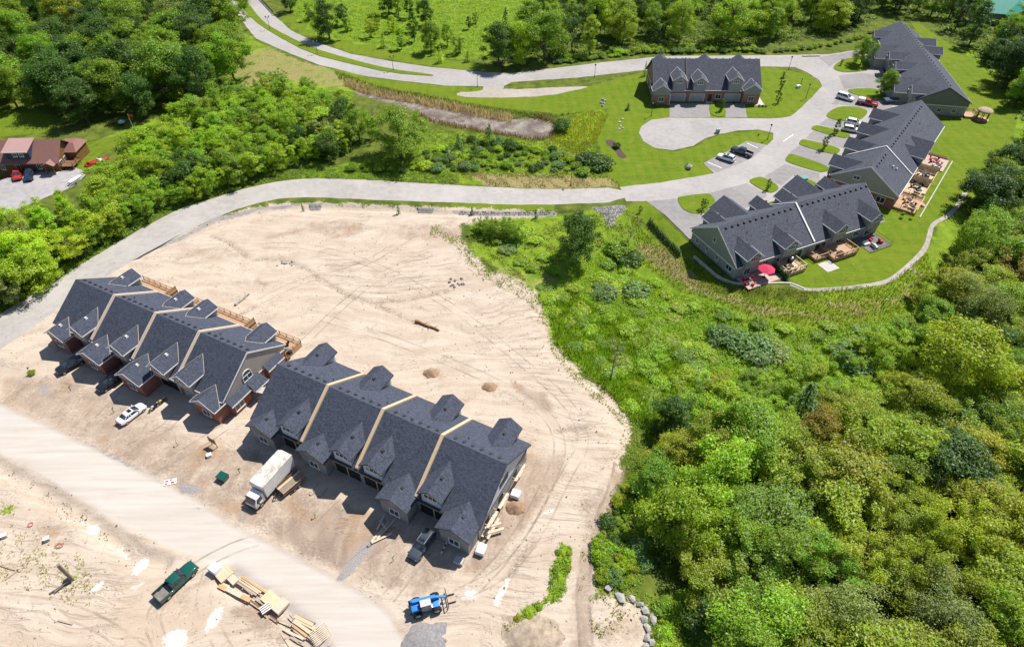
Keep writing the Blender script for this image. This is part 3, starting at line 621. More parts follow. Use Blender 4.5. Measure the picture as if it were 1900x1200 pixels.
CACHE = {}
def cached(key, fn):
    if key not in CACHE: CACHE[key] = fn()
    return CACHE[key]
def vent_mesh(m):
    def f():
        mb = MB().hexa([(-.17, -.17, 0), (.17, -.17, 0), (.17, .17, 0), (-.17, .17, 0)], [(-.12, -.12, .2), (.12, -.12, .2), (.12, .12, .2), (-.12, .12, .2)])
        mb.box(-.19, .19, -.19, .19, .2, .25); mb.box(-.24, .24, -.24, .24, -.12, .03)
        return mb.mesh('roof_vent', m)
    return cached('vent' + m.name, f)
def window(par, at, face, w, h, frame=None, glass=None, mull=1, name='window'):
    """window set on a wall. face: direction the wall looks at in local axes: '-y','+y','-x','+x'"""
    key = ('win', w, h, mull, (frame or M_TRIM).name, (glass or M_GLASS).name)
    def f():
        fr = MB(); t_ = .09
        fr.box(-w / 2, w / 2, -.07, .05, -h / 2, -h / 2 + t_); fr.box(-w / 2, w / 2, -.07, .05, h / 2 - t_, h / 2)
        fr.box(-w / 2, -w / 2 + t_, -.068, .048, -h / 2 + t_, h / 2 - t_); fr.box(w / 2 - t_, w / 2, -.068, .048, -h / 2 + t_, h / 2 - t_)
        for k in range(1, mull + 1):
            x = -w / 2 + w * k / (mull + 1); fr.box(x - .035, x + .035, -.062, .04, -h / 2 + t_, h / 2 - t_)
        fr.box(-w / 2 - .06, w / 2 + .06, -.13, .05, -h / 2 - .08, -h / 2 - .003)
        return fr.mesh('window', frame or M_TRIM), MB().box(-w / 2 + t_, w / 2 - t_, -.03, .02, -h / 2 + t_, h / 2 - t_).mesh('pane', glass or M_GLASS)
    a, g = cached(key, f)
    rz = {'-y': 0, '+x': math.pi / 2, '+y': math.pi, '-x': -math.pi / 2}[face]
    o = link(name, a, par, at, rz); link('pane', g, o)
    return o
def garage(par, u, v, w, h, m=None, name='garage_door'):
    def f():
        mb = MB().box(-w / 2, w / 2, -.03, .05, 0, h)
        n = max(3, int(w / .62)); rows = 4
        for i in range(n):
            for j in range(rows):
                x0 = -w / 2 + w * i / n + .06; x1 = -w / 2 + w * (i + 1) / n - .06; z0 = h * j / rows + .06; z1 = h * (j + 1) / rows - .06
                mb.box(x0, x1, -.055, -.028, z0, z1)
        return mb.mesh('garage_door', m or M_GAR)
    o = link(name, cached(('gar', w, h, (m or M_GAR).name), f), par, (u, v, .03))
    fr = MB().box(-w / 2 - .14, -w / 2 - .002, -.09, .05, 0, h + .14).box(w / 2 + .002, w / 2 + .14, -.09, .05, 0, h + .14).box(-w / 2, w / 2, -.09, .05, h + .004, h + .14)
    part('door_frame', fr, M_TRIM, o)
    return o

class Row:
    """a terrace in its own frame: u along the ridge, v across (front negative), local Empty at the ridge's start"""
    def __init__(s, name, label, o, yaw, L, df, db, zr, ze, st, group='townhouse rows'):
        s.o, s.yaw, s.L, s.df, s.db, s.zr, s.ze, s.st = o, yaw, L, df, db, zr, ze, st
        s.e = thing(name, label, 'townhouses', (o[0], o[1], 0), yaw, group)
        s.kf = (zr - ze) / df; s.kb = (zr - ze) / db
    def loc(s, px, z=0.0):
        x, y = un(px, z); dx, dy = x - s.o[0], y - s.o[1]; c, n = math.cos(s.yaw), math.sin(s.yaw)
        return (dx * c + dy * n, -dx * n + dy * c)
    def wp(s, u, v, z=0.0):
        c, n = math.cos(s.yaw), math.sin(s.yaw); return (s.o[0] + u * c - v * n, s.o[1] + u * n + v * c, z)
    def roofz(s, v): return s.zr + s.kf * v if v < 0 else s.zr - s.kb * v
    def body(s, zb=2.9, jut=.32):
        L, df, db, zr, ze, st = s.L, s.df, s.db, s.zr, s.ze, s.st
        th = .24
        for nm, k, d, sg in (('front', s.kf, df, -1), ('rear', s.kb, db, 1)):
            prof = [(0, zr), (sg * d, ze), (sg * d, ze - th), (0, zr - th - .05)]
            part('roof_slope', MB().ext(prof, 'x', 0, L), st['roof'], s.e)
            part('gutter', MB().box(.1, L - .1, sg * d - .06 + sg * .065, sg * d + .06 + sg * .065, ze - th, ze - th + .16), st['trim'], s.e)
        for u0 in (0, L):     # rake boards
            sg = 1 if u0 else -1
            a, c = (u0 + .003 * sg, u0 + .05 * sg) if u0 else (u0 - .05, u0 - .003)
            part('rake_board', MB().ext([(-df, ze - th - .02), (-df, ze - .02), (0, zr - .02), (db, ze - .02), (db, ze - th - .02), (0, zr - th - .12)], 'x', a, c), st.get('rake', st['trim']), s.e)
        vf, vb = -(df - .5), db - .5
        part('wall', MB().ext([(vf, -.3), (vf, zb), (vb, zb), (vb, -.3)], 'x', .5, L - .5), st['low'], s.e)
        zt = lambda v: s.roofz(v) - th - .06
        part('upper_wall', MB().ext([(vf + .02, zb - .02), (vf + .02, zt(vf)), (0, zr - th - .12), (vb - .02, zt(vb)), (vb - .02, zb - .02)], 'x', .5 - jut, L - .5 + jut), st['up'], s.e)
        part('band_board', MB().box(.5 - jut - .06, .5 - jut - .003, vf, vb, zb - .05, zb + .17), st['trim'], s.e)
        part('band_board', MB().box(L - .5 + jut + .003, L - .5 + jut + .06, vf, vb, zb - .05, zb + .17), st['trim'], s.e)
        s.vf, s.vb, s.zb, s.jut = vf, vb, zb, jut
    def parapet(s, u, m, w=.42, h=.34, line=None):
        df, db = s.df - .1, s.db - .1
        def strip(x0, x1, lo, hi):
            p = [(-df, s.roofz(-df) + lo), (-df, s.roofz(-df) + hi), (0, s.zr + hi), (db, s.roofz(db) + hi), (db, s.roofz(db) + lo), (0, s.zr + lo)]
            return MB().ext(p, 'x', x0, x1)
        o = part('party_wall', strip(u - w / 2, u + w / 2, -.1, h), m, s.e)
        if line is not None: part('cap_flashing', strip(u - w / 2 - .08, u - w / 2 - .002, -.1, h * .55), line, o); part('cap_flashing', strip(u + w / 2 + .002, u + w / 2 + .08, -.1, h * .55), line, o)
    def gable(s, side, u, half, zr, ze, vend, kind='dormer', up=None, low=None, roof=None, win=1, trim=None, vent=None, zlow=None, wsz=(1.5, 1.1), drop=.0):
        """cross gable: a dormer sitting on the slope, or a porch bay standing on the ground"""
        sg = -1 if side == 'f' else 1; st = s.st; th = .2
        k = s.kf if side == 'f' else s.kb
        vk = (s.zr - zr) / k + .05                       # where its ridge dies into the slope
        kk = (zr - ze) / half
        ve = abs(vend); y0, y1 = (sg * ve, sg * vk) if sg < 0 else (sg * vk, sg * ve)
        hw = half - .38; wv = ve - .42
        zt = zr - kk * hw - th - .02
        zin = s.zr - k * wv - .25 if kind == 'dormer' else -.3
        vin = max(vk - .3, .5)
        wall = MB()
        if kind == 'dormer':
            prof = lambda z0: [(u - hw, z0), (u - hw, zt), (u, zr - th - .04), (u + hw, zt), (u + hw, z0)]
            wall.ext(prof(zin), 'y', sg * wv, sg * (vk + .6))
            o = part('dormer', wall, up or st['dorm'], s.e)
        else:
            zl = zlow or s.zb
            wall.box(u - hw, u + hw, min(sg * wv, sg * (s.df - 1)), max(sg * wv, sg * (s.df - 1)), -.3, zl)
            o = part('porch_bay', wall, low or st['low'], s.e)
            part('gable_wall', MB().ext([(u - hw - .03, zl - .01), (u - hw - .03, zt), (u, zr - th - .04), (u + hw + .03, zt), (u + hw + .03, zl - .01)], 'y', sg * (wv + .1), sg * (vk + .6)), up or st['dorm'], o)
        # roof of two slabs
        for a in (-1, 1):
            pr = [(u, zr), (u + a * half, ze), (u + a * half, ze - th), (u, zr - th)]
            rf = part('dormer_roof' if kind == 'dormer' else 'porch_roof', MB().ext(pr, 'y', y0, y1), roof or st['roof'], o)
        tm = trim or st.get('dtrim', st['trim'])
        fr = MB().ext([(u - half, ze - th), (u - half, ze - .02), (u, zr - .02), (u + half, ze - .02), (u + half, ze - th), (u, zr - th - .02)], 'y', sg * (ve + .003), sg * (ve + .05))
        for a in (-1, 1): fr.box(*sorted((u + a * (half + .004), u + a * (half + .07))), *sorted((sg * (ve - .01), sg * (vk + (0 if kind != 'dormer' else (zr - ze) / k) + .1))), ze - th - .02, ze - .03)
        part('fascia', fr, tm, o)
        # valley flashing
        va = Vector((u, sg * vk, zr + .02)); ve_ = (s.zr - ze) / k
        if ve_ < ve:
            for a in (-1, 1):
                part('valley_flashing', MB().bar(va, (u + a * half, sg * ve_, ze + .02), .06, .04), st.get('valley', st['trim']), o)
        if vent is not None: link('roof_vent', vent_mesh(vent), o, (u + .35, sg * (vk + ve) / 2, zr - .30))
        if win:
            if kind == 'dormer': window(o, (u, sg * (wv + .03), max((zin + zt) / 2 + .35, zt - .45)), '-y' if sg < 0 else '+y', wsz[0], wsz[1], mull=2)
            else: window(o, (u, sg * (wv + .03), 1.6), '-y' if sg < 0 else '+y', 1.7, 1.4, mull=1)
        s.last = o
        return o
    def vents(s, us, m, v=.75):
        z = s.roofz(v)
        for u in us: link('roof_vent', vent_mesh(m), s.e, (u, v, z))
    def stack(s, us, v, m):
        for u in us: part('plumbing_stack', MB().tube((u, v, s.roofz(v) - .1), (u, v, s.roofz(v) + .45), .06), m, s.e)

def deck(label, at, rz, w, d, z, m, group=None, rail='front', steps=None, screen=None, name='deck', rm=None, h=.95):
    """timber deck: platform, skirt, railing of posts and rails. local x along the house, y away from it"""
    e = thing(name, label, 'deck', at, rz, group); rm = rm or m
    part('platform', MB().box(0, w, 0, d, z - .12, z), m, e)
    sk = MB().box(.02, w - .02, d - .05, d - .01, 0, z - .121).box(.01, .05, .02, d - .06, 0, z - .121).box(w - .05, w - .01, .02, d - .06, 0, z - .121)
    part('skirt', sk, m, e)
    runs = [((.05, d - .05), (w - .05, d - .05))]
    if 'l' in rail: runs.append(((.05, .1), (.05, d - .05)))
    if 'r' in rail: runs.append(((w - .05, .1), (w - .05, d - .05)))
    if rail == 'none': runs = []
    rl = MB()
    for (x0, y0), (x1, y1) in runs:
        n = max(1, round(math.hypot(x1 - x0, y1 - y0) / 1.6))
        for i in range(n + 1):
            x, y = x0 + (x1 - x0) * i / n, y0 + (y1 - y0) * i / n
            part('post', MB().box(x - .05, x + .05, y - .05, y + .05, z + .002, z + h), rm, e)
        part('rail', MB().bar((x0, y0, z + h + .03), (x1, y1, z + h + .03), .15, .06), rm, e)
        bl = MB()
        nb = int(math.hypot(x1 - x0, y1 - y0) / .28)
        for i in range(nb):
            f = (i + .5) / nb; x, y = x0 + (x1 - x0) * f, y0 + (y1 - y0) * f; bl.box(x - .018, x + .018, y - .018, y + .018, z + .1, z + h)
        bl.bar((x0, y0, z + .13), (x1, y1, z + .13), .05, .06)
        part('balusters', bl, rm, e)
    if screen is not None:
        sc = MB()
        for j in range(9): sc.box(screen - .02, screen + .02, .1, d - .1, z + .1 + j * .2, z + .27 + j * .2)
        sc.box(screen - .06, screen + .06, .02, .1, z, z + 1.95).box(screen - .06, screen + .06, d - .1, d - .02, z, z + 1.95)
        part('privacy_screen', sc, rm, e)
    if steps is not None:
        sb = MB()
        for j in range(4): sb.box(steps, steps + 1.1, d + .28 * j, d + .28 * (j + 1) - .004, 0, z * (4 - j) / 5)
        part('steps', sb, m, e)
    return e

# ---- the finished brick row nearest the curved road
mat('pale_cream', (.70, .60, .49), .6, .06, 2)
ST1 = dict(roof=M_SH, trim=M_TRIM, low=M_BRICK, up=M_SIDE, dorm=M_SIDE, rake=M_TRIM, dtrim=M_TRIM, valley=M_CREAM)
r1 = Row('townhouse_row', 'finished red brick townhouse row with cream party walls beside the curved gravel road', (-80.33, 92.07), R(-26.8), 41.54, 7.28, 7.61, 8.84, 3.94, ST1)
r1.body()
for u in (10.35, 20.75, 31.1): r1.parapet(u, M_CREAM, .34, .34, MATS['pale_cream'])
for u, half, ve in ((2.9, 2.65, 9.55), (13.1, 2.95, 10.45), (23.2, 2.9, 10.75), (38.8, 2.75, 9.3)): r1.gable('f', u, half, 5.15, 3.4, ve, 'porch', vent=M_VENTW if u < 30 else None, low=M_BRICK)
for u in (8.1, 18.35, 27.9, 33.7): r1.gable('f', u, 2.05, 7.2, 5.6, 8.1, 'dormer', vent=M_VENTW if u < 30 else None)
for u in (3.85, 17.9, 23.7, 37.7): r1.gable('b', u, 2.0, 6.95, 5.7, 8.3, 'dormer', vent=M_VENTW if u < 30 else None)
for k in range(4):
    r1.vents([k * 10.38 + 1.2 + j * 1.42 for j in range(7)], M_VENT)
r1.stack([12.6, 33.5], 1.9, M_VENT)
for u in (8.1, 18.35, 27.9, 33.7): garage(r1.e, u, r1.vf - .03, 4.3, 2.25, M_GAR if u != 27.9 else M_DARK)
for u in (6.0, 16.3, 26.1, 36.0): part('front_door', MB().box(u - .5, u + .5, r1.vf - .07, r1.vf + .02, .05, 2.15), M_DOOR, r1.e)
uE = r1.L - .5 + .32                                     # east gable end with lean-to bays
bay = part('side_bay', MB().box(r1.L - .5, r1.L + .75, -6.4, -2.6, -.2, 2.55), M_BRICK, r1.e)
part('bay_roof', MB().hexa([(r1.L - .5, -6.8, 3.6), (r1.L + 1.15, -6.8, 2.6), (r1.L + 1.15, -2.3, 2.6), (r1.L - .5, -2.3, 3.6)], [(r1.L - .5, -6.8, 3.78), (r1.L + 1.15, -6.8, 2.78), (r1.L + 1.15, -2.3, 2.78), (r1.L - .5, -2.3, 3.78)]), M_SH, bay)
part('bay_fascia', MB().box(r1.L + 1.153, r1.L + 1.21, -6.85, -2.25, 2.55, 2.78), M_TRIM, bay)
window(bay, (r1.L + .78, -5.2, 1.5), '+x', 1.9, 1.3)
por = part('side_porch', MB().box(r1.L - .4, r1.L + 2.0, -2.3, .4, 0, .18), M_CONC, r1.e)
for y in (-2.2, .3): part('porch_post', MB().box(r1.L + 1.8, r1.L + 1.92, y - .06, y + .06, .182, 2.6), M_BROWN, por)
part('porch_canopy', MB().hexa([(r1.L - .4, -2.25, 3.45), (r1.L + 2.2, -2.5, 2.6), (r1.L + 2.2, .6, 2.6), (r1.L - .4, .6, 3.45)], [(r1.L - .4, -2.25, 3.62), (r1.L + 2.2, -2.5, 2.78), (r1.L + 2.2, .6, 2.78), (r1.L - .4, .6, 3.62)]), M_SH, por)
part('canopy_fascia', MB().box(r1.L + 2.203, r1.L + 2.26, -2.55, .65, 2.55, 2.78), M_TRIM, por)
bay2 = part('side_bay', MB().box(r1.L - .5, r1.L + .6, 2.2, 5.4, -.2, 2.6), M_BRICK, r1.e)
part('bay_roof', MB().hexa([(r1.L - .5, 1.9, 3.7), (r1.L + 1.0, 1.9, 2.65), (r1.L + 1.0, 5.8, 2.65), (r1.L - .5, 5.8, 3.7)], [(r1.L - .5, 1.9, 3.88), (r1.L + 1.0, 1.9, 2.83), (r1.L + 1.0, 5.8, 2.83), (r1.L - .5, 5.8, 3.88)]), M_SH, bay2)
part('bay_fascia', MB().box(r1.L + 1.003, r1.L + 1.06, 1.85, 5.85, 2.6, 2.83), M_TRIM, bay2)
# arched loft window: a frame of wedges round a half-disc pane
aw = MB(); gw = MB(); uu = uE + .03; n_ = 10
arc = [(.95 * math.cos(math.pi * i / n_), 4.75 + .95 * math.sin(math.pi * i / n_)) for i in range(n_ + 1)]
gw.ext([(-.95 - 1.4, 3.75)] and [(p[0] - 1.4, p[1]) for p in arc] + [(-2.35, 3.75), (-.45, 3.75)], 'x', uu, uu + .03)
for i in range(n_): aw.bar((uu + .04, arc[i][0] - 1.4, arc[i][1]), (uu + .04, arc[i + 1][0] - 1.4, arc[i + 1][1]), .12, .12)
for y in (-2.35, -1.4, -.45): aw.box(uu + .0, uu + .09, y - .05, y + .05, 3.75, 4.76)
aw.box(uu - .01, uu + .1, -2.45, -.35, 3.64, 3.76).box(uu + .002, uu + .088, -2.3, -.5, 4.70, 4.80)
ao = part('arched_window', aw, M_TRIM, r1.e); part('pane', gw, M_GLASS, ao)
window(r1.e, (r1.L - .47, 1.2, 1.55), '+x', 1.1, 1.1); window(r1.e, (r1.L - .47, -.9, 1.6), '+x', .9, 1.2)
for i, (u, w, sc) in enumerate(((.5, 9.7, 9.6), (10.9, 9.4, None), (20.9, 9.6, 9.5), (31.3, 9.9, None))):
    lb = ('cedar deck with a barbecue behind the brick unit nearest the road', 'cedar deck behind the second brick unit', 'long cedar deck with potted plants behind the third brick unit', 'cedar deck with black patio chairs behind the last brick unit')[i]
    p = r1.wp(u, r1.db - .52); deck(lb, p, r1.yaw, w, 4.1, .9, M_DECK, 'cedar decks behind the brick row', 'lr' if i in (0, 3) else 'r', None, sc, rm=M_DECK)

# ---- the row still being built
ST2 = dict(roof=M_SH, trim=M_BLACKF, low=M_BLOCK, up=M_WRAP, dorm=M_WRAP, rake=M_BLACKF, dtrim=M_BLACKF, valley=M_BLACKF)
r2 = Row('townhouse_row', 'unfinished townhouse row with raw lumber party walls behind the white box truck', (-37.52, 70.67), R(-27.3), 41.41, 7.92, 7.91, 8.93, 3.87, ST2)
r2.body(jut=.0, zb=2.8)
for u in (10.3, 20.65, 31.0): r2.parapet(u, M_OSB, .5, .36)
for u, ve in ((3.05, 9.4), (13.1, 9.4), (28.6, 10.5), (38.5, 10.5)): r2.gable('f', u, 2.65, 5.45, 4.0, ve, 'porch', vent=M_VENT, low=M_BLOCK, up=M_SHEATH)
for u in (8.1, 18.2, 23.6, 33.55): r2.gable('f', u, 1.95, 7.55, 6.05, 8.15, 'dormer', vent=M_VENT, wsz=(2.2, .9))
for u in (2.35, 13.9, 27.3, 37.5): r2.gable('b', u, 1.95, 7.1, 5.75, 8.75, 'dormer', vent=M_VENT)
for k in range(4): r2.vents([k * 10.35 + 1.6 + j * 1.45 for j in range(6)], M_VENT)
r2.stack([9.3, 19.6, 23.4, 34.0], 2.2, M_VENT)
for u in (8.1, 18.2, 23.6, 33.55):
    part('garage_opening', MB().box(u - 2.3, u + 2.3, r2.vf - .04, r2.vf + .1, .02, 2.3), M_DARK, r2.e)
    part('header_beam', MB().box(u - 2.5, u + 2.5, r2.vf - .08, r2.vf + .1, 2.303, 2.62), M_OSB, r2.e)
    part('stud', MB().box(u - .09, u + .09, r2.vf - .075, r2.vf - .042, .02, 2.3), M_OSB, r2.e)
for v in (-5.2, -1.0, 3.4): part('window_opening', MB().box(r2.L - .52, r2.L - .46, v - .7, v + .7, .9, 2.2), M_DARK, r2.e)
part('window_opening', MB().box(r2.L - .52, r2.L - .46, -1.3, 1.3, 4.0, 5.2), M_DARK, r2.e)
for i, v in enumerate((-5.9, -3.2, -.4, 2.6, 5.0)):       # brackets and planks of the scaffold on the east gable
    part('scaffold_bracket', MB().bar((r2.L - .5, v, 1.1), (r2.L + .55, v, 1.9), .07, .07).bar((r2.L - .5, v, 1.9), (r2.L + .6, v, 1.9), .07, .07).bar((r2.L + .55, v, 1.9), (r2.L + .55, v, 2.9), .06, .06), M_OSB, r2.e)
for v0, v1 in ((-6.3, -2.9), (-3.4, -.1), (2.2, 5.5)): part('scaffold_plank', MB().box(r2.L + .02, r2.L + .5, v0, v1, 1.945, 1.99), M_CREAM, r2.e)

# ---- grey stone row above the grassy bank
ST3 = dict(roof=M_SH2, trim=M_TRIM, low=M_STONE, up=M_SIDG, dorm=M_SIDG, rake=M_TRIM, dtrim=M_TRIM, valley=M_SH2)
r3 = Row('townhouse_row', 'grey stone townhouse row with a red parasol patio above the grassy bank', (42.06, 109.54), R(24.7), 40.64, 7.89, 7.76, 8.5, 3.3, ST3)
r3.body(zb=2.55, jut=.38)
r3.parapet(20.5, M_TRIM, .34, .26)
for u in (3.4, 13.05, 26.75, 36.8): r3.gable('f', u, 2.1, 6.85, 5.3, 8.9, 'dormer', vent=M_VENT, wsz=(1.9, 1.0))
for u in (5.3, 20.0 - 1.9, 25.3, 38.1): r3.gable('b', u, 2.05, 6.3, 4.7, 8.6, 'dormer', vent=M_VENT)
for u in (11.8, 33.2): r3.gable('b', u, 3.6, 5.9, 3.5, 12.2, 'porch')
r3.vents([1.6 + 1.55 * j for j in range(26) if j not in (12,)], M_VENT, -.75)
r3.stack([5.8, 16.5, 31.], -2.6, M_VENT)
for u, w, h, z in ((3.6, 1.6, 1.9, 1.1), (8.2, 1.5, 1.2, 1.6), (11.2, 1.8, 2.0, 1.1), (16.6, 3.2, 2.1, 1.15), (23.2, 3.2, 2.1, 1.15), (28.6, 1.7, 2.0, 1.1), (33.4, 1.5, 1.2, 1.6), (37.2, 2.0, 2.0, 1.1)): window(r3.e, (u, r3.vf - .03, z), '-y', w, h)
for v, w in ((-5.4, 1.8), (-1.6, .8), (1.8, .8), (5.2, 1.0)): window(r3.e, (.47, v, 1.45), '-x', w, 1.25)
window(r3.e, (.1, 0.0, 5.1), '-x', .8, 1.1, mull=0)
# ---- red brick row
ST4 = dict(roof=M_SH2, trim=M_TRIM, low=M_BRICK, up=M_SIDE, dorm=M_SIDG, rake=M_TRIM, dtrim=M_TRIM, valley=M_SH2)
r4 = Row('townhouse_row', 'red brick townhouse row with taupe gable end and fenced patio decks behind', (82.82, 133.03), R(51.7), 45.12, 7.92, 7.89, 8.92, 3.88, ST4)
r4.body(zb=2.9, jut=.38)
r4.parapet(11.9, M_TRIM, .3, .24)
for u in (25.7, 20.3): r4.gable('f', u, 2.05, 7.15, 5.7, 8.5, 'dormer', vent=None)
for u in (36.0, 25.6, 15.0, 3.9): r4.gable('b', u, 2.3, 7.4, 5.5, 9.3, 'dormer'); part('brick_pier', MB().box(u - 1.9, u + 1.9, 7.2, 8.7, -.2, 3.6), M_BRICK, r4.e)
r4.vents([2.0 + 1.7 * j for j in range(5)] + [14 + 1.75 * j for j in range(17)], M_VENT, -.9)
r4.stack([6.5, 22, 34], -2.9, M_VENT)
for v in (-3.6, -4.5): part('roof_turbine', MB().tube((7.2 - (v + 3.6) * .6, v, r4.roofz(v)), (7.2 - (v + 3.6) * .6, v, r4.roofz(v) + .35), .16).dome((7.2 - (v + 3.6) * .6, v, r4.roofz(v) + .35), .26, .26, .22, 8, 3), M_VENTW, r4.e)
window(r4.e, (.47, -4.6, 1.5), '-x', 2.0, 1.5); window(r4.e, (.47, 3.6, 1.5), '-x', 1.4, 1.3); window(r4.e, (.1, 2.0, 5.2), '-x', 1.5, 1.0, mull=1)
for u in (3, 9, 14.5, 20, 26, 31.5, 37, 42): window(r4.e, (u, r4.vf - .03, 1.25), '-y', 2.2, 2.0)
for u in (9.5, 20.5, 31, 41.2): garage(r4.e, u, 0, 4.4, 2.3).rotation_euler = (0, 0, math.pi)
for o in r4.e.children:
    if o.name.startswith('garage_door') and abs(o.rotation_euler.z) > 3: o.location.y = r4.vb + .03
# ---- dark sided row at the far end of the close
ST5 = dict(roof=M_SH2, trim=M_TRIM, low=M_STONE, up=M_SIDD, dorm=M_SIDG, rake=M_SH2, dtrim=M_TRIM, valley=M_SH2)
r5 = Row('townhouse_row', 'townhouse row with dark green gable end beside the gazebo under the wood', (123.6, 177.9), R(79.5), 56.0, 7.6, 7.5, 8.3, 4.2, ST5)
r5.body(zb=2.9, jut=.3)
for u, z in ((50.6, 6.5), (29.6, 6.9), (21.4, 6.9), (2.9, 7.2)): r5.gable('b', u, 2.2, z, z - 1.5, 8.9, 'dormer')
for u in (38.0, 11.2): r5.gable('b', u, 4.6, 6.2, 3.3, 11.4, 'porch', low=M_STONE)
for u in (36.5, 44.): r5.gable('f', u, 2.2, 7.0, 5.4, 8.9, 'dormer')
r5.vents([2.5 + 2.1 * j for j in range(25)], M_VENT, -.8)
for v, z in ((-4, 1.5), (0, 1.5), (4, 1.5)): window(r5.e, (.47, v, z), '-x', 1.2, 1.2)
for u in (7.5, 17.2, 33, 46): garage(r5.e, u, r5.vb + .03, 4.2, 2.25).rotation_euler = (0, 0, math.pi)
# ---- block by the turning circle, front to the camera
ST6 = dict(roof=M_SH2, trim=M_TRIM, low=M_BRK2, up=M_BRK2, dorm=M_SIDG, rake=M_SH2, dtrim=M_TRIM, valley=M_TRIM)
r6 = Row('townhouse_row', 'orange brick townhouse block with three grey garage doors by the turning circle', (42.03, 195.1), R(-.6), 32.16, 8.19, 7.8, 9.9, 3.75, ST6)
r6.body(zb=2.9, jut=.0)
r6.parapet(10.05, M_BLACKF, .34, .3)
for u, z in ((7.4, 8.3), (13.5, 7.9), (23.9, 8.3)): r6.gable('f', u, 2.15, z, z - 1.45, 8.9, 'dormer', vent=M_VENT, wsz=(1.8, .95))
for u, ve in ((2.35, 10.3), (29.2, 9.6)): r6.gable('f', u, 2.8, 6.1, 4.25, ve, 'porch', vent=M_VENT, low=M_BRK2)
for u in (4.3, 18.0, 28.6): r6.gable('b', u, 2.2, 8.1, 6.5, 9.0, 'dormer')
r6.vents([1.2 + 2.0 * j for j in range(16)], M_VENT, .35)
for u, w in ((7.6, 4.5), (13.5, 4.2), (24.0, 4.5)): garage(r6.e, u, r6.vf - .03, w, 2.3)
part('front_door', MB().box(16.8, 17.9, r6.vf - .07, r6.vf + .02, .05, 2.2), M_DOOR, r6.e); part('door_step', MB().box(16.2, 18.4, r6.vf - 1.5, r6.vf - .01, -.05, .2), M_CONC, r6.e)
window(r6.e, (19.75, r6.vf - .03, 1.6), '-y', 1.7, 1.4); part('front_path', MB().box(30.6, 33.4, r6.vf - 2.5, r6.vf + 4, -.05, .045), M_CONC, r6.e)
for v in (-4, 0.2, 4): window(r6.e, (.47, v, 1.5), '-x', 1.1, 1.2)
part('entry_post', MB().box(4.95, 5.1, -9.9, -9.75, 0, 3.2), M_TRIM, r6.e); part('entry_slab', MB().box(4.3, 5.3, -10.1, r6.vf - .01, -.02, .16), M_CONC, r6.e)
# ------------------------------------------------------------------ vehicles
def paint(name, c, rough=.28): return mat(name, c, rough, .05, 3, spec=.5, coat=.6)
P_BLACK = paint('black_paint', (.012, .013, .018)); P_WHITE = paint('white_paint', (.78, .78, .79)); P_GREY = paint('graphite_paint', (.05, .058, .075)); P_GREEN = paint('green_paint', (.006, .075, .055))
P_RED = paint('red_paint', (.42, .02, .015)); P_BLUE = paint('blue_paint', (.03, .20, .55)); P_SILV = paint('silver_paint', (.50, .52, .54)); P_NAVY = paint('navy_paint', (.018, .03, .06))
M_TYRE = mat('tyre_rubber', (.015, .015, .016), .9, .15); M_RIM = mat('alloy_rim', (.45, .46, .47), .35, .1, metal=.6); M_HEAD = mat('headlight', (.75, .76, .76), .15, .05); M_TAIL = mat('tail_light', (.30, .01, .01), .25, .1)
M_PLAS = mat('black_plastic', (.025, .025, .028), .7, .15); M_STEEL = mat('dull_steel', (.30, .30, .31), .5, .2, metal=.5); M_BEDL = mat('bed_liner', (.20, .18, .16), .9, .25, 2)
def loft(secs):
    """closed loft through cross-sections of equal point count"""
    mb = MB(); k = len(secs[0])
    for s in secs: mb.v += s
    for i in range(len(secs) - 1):
        for j in range(k): mb.f.append((i * k + j, i * k + (j + 1) % k, (i + 1) * k + (j + 1) % k, (i + 1) * k + j))
    mb.f.append(tuple(range(k))[::-1]); mb.f.append(tuple((len(secs) - 1) * k + j for j in range(k)))
    return mb
def wheel(par, x, y, r, w=.22, steel=False):
    def f():
        n = 18; mb = MB()
        prof = [(-w / 2, r * .62), (-w / 2, r * .94), (-w / 2 * .7, r), (w / 2 * .7, r), (w / 2, r * .94), (w / 2, r * .62)]
        for i in range(n):
            a = 2 * math.pi * i / n; mb.v += [(p[1] * math.cos(a), p[0], p[1] * math.sin(a)) for p in prof]
        k = len(prof)
        for i in range(n):
            for j in range(k): mb.f.append((i * k + j, i * k + (j + 1) % k, ((i + 1) % n) * k + (j + 1) % k, ((i + 1) % n) * k + j))
        rim = MB().tube((0, -w / 2 * .8, 0), (0, w / 2 * .8, 0), r * .63, k=14)
        for i in range(5):
            a = 2 * math.pi * i / 5
            for sy in (-1, 1): rim.bar((0, sy * w * .43, 0), (r * .6 * math.cos(a), sy * w * .43, r * .6 * math.sin(a)), .04, .09)
        return mb.mesh('tyre', M_TYRE), rim.mesh('rim', M_RIM)
    ty, ri = cached(('wheel', r, w), f)
    o = link('wheel', ty, par, (x, y, r)); link('rim', ri, o)
    return o
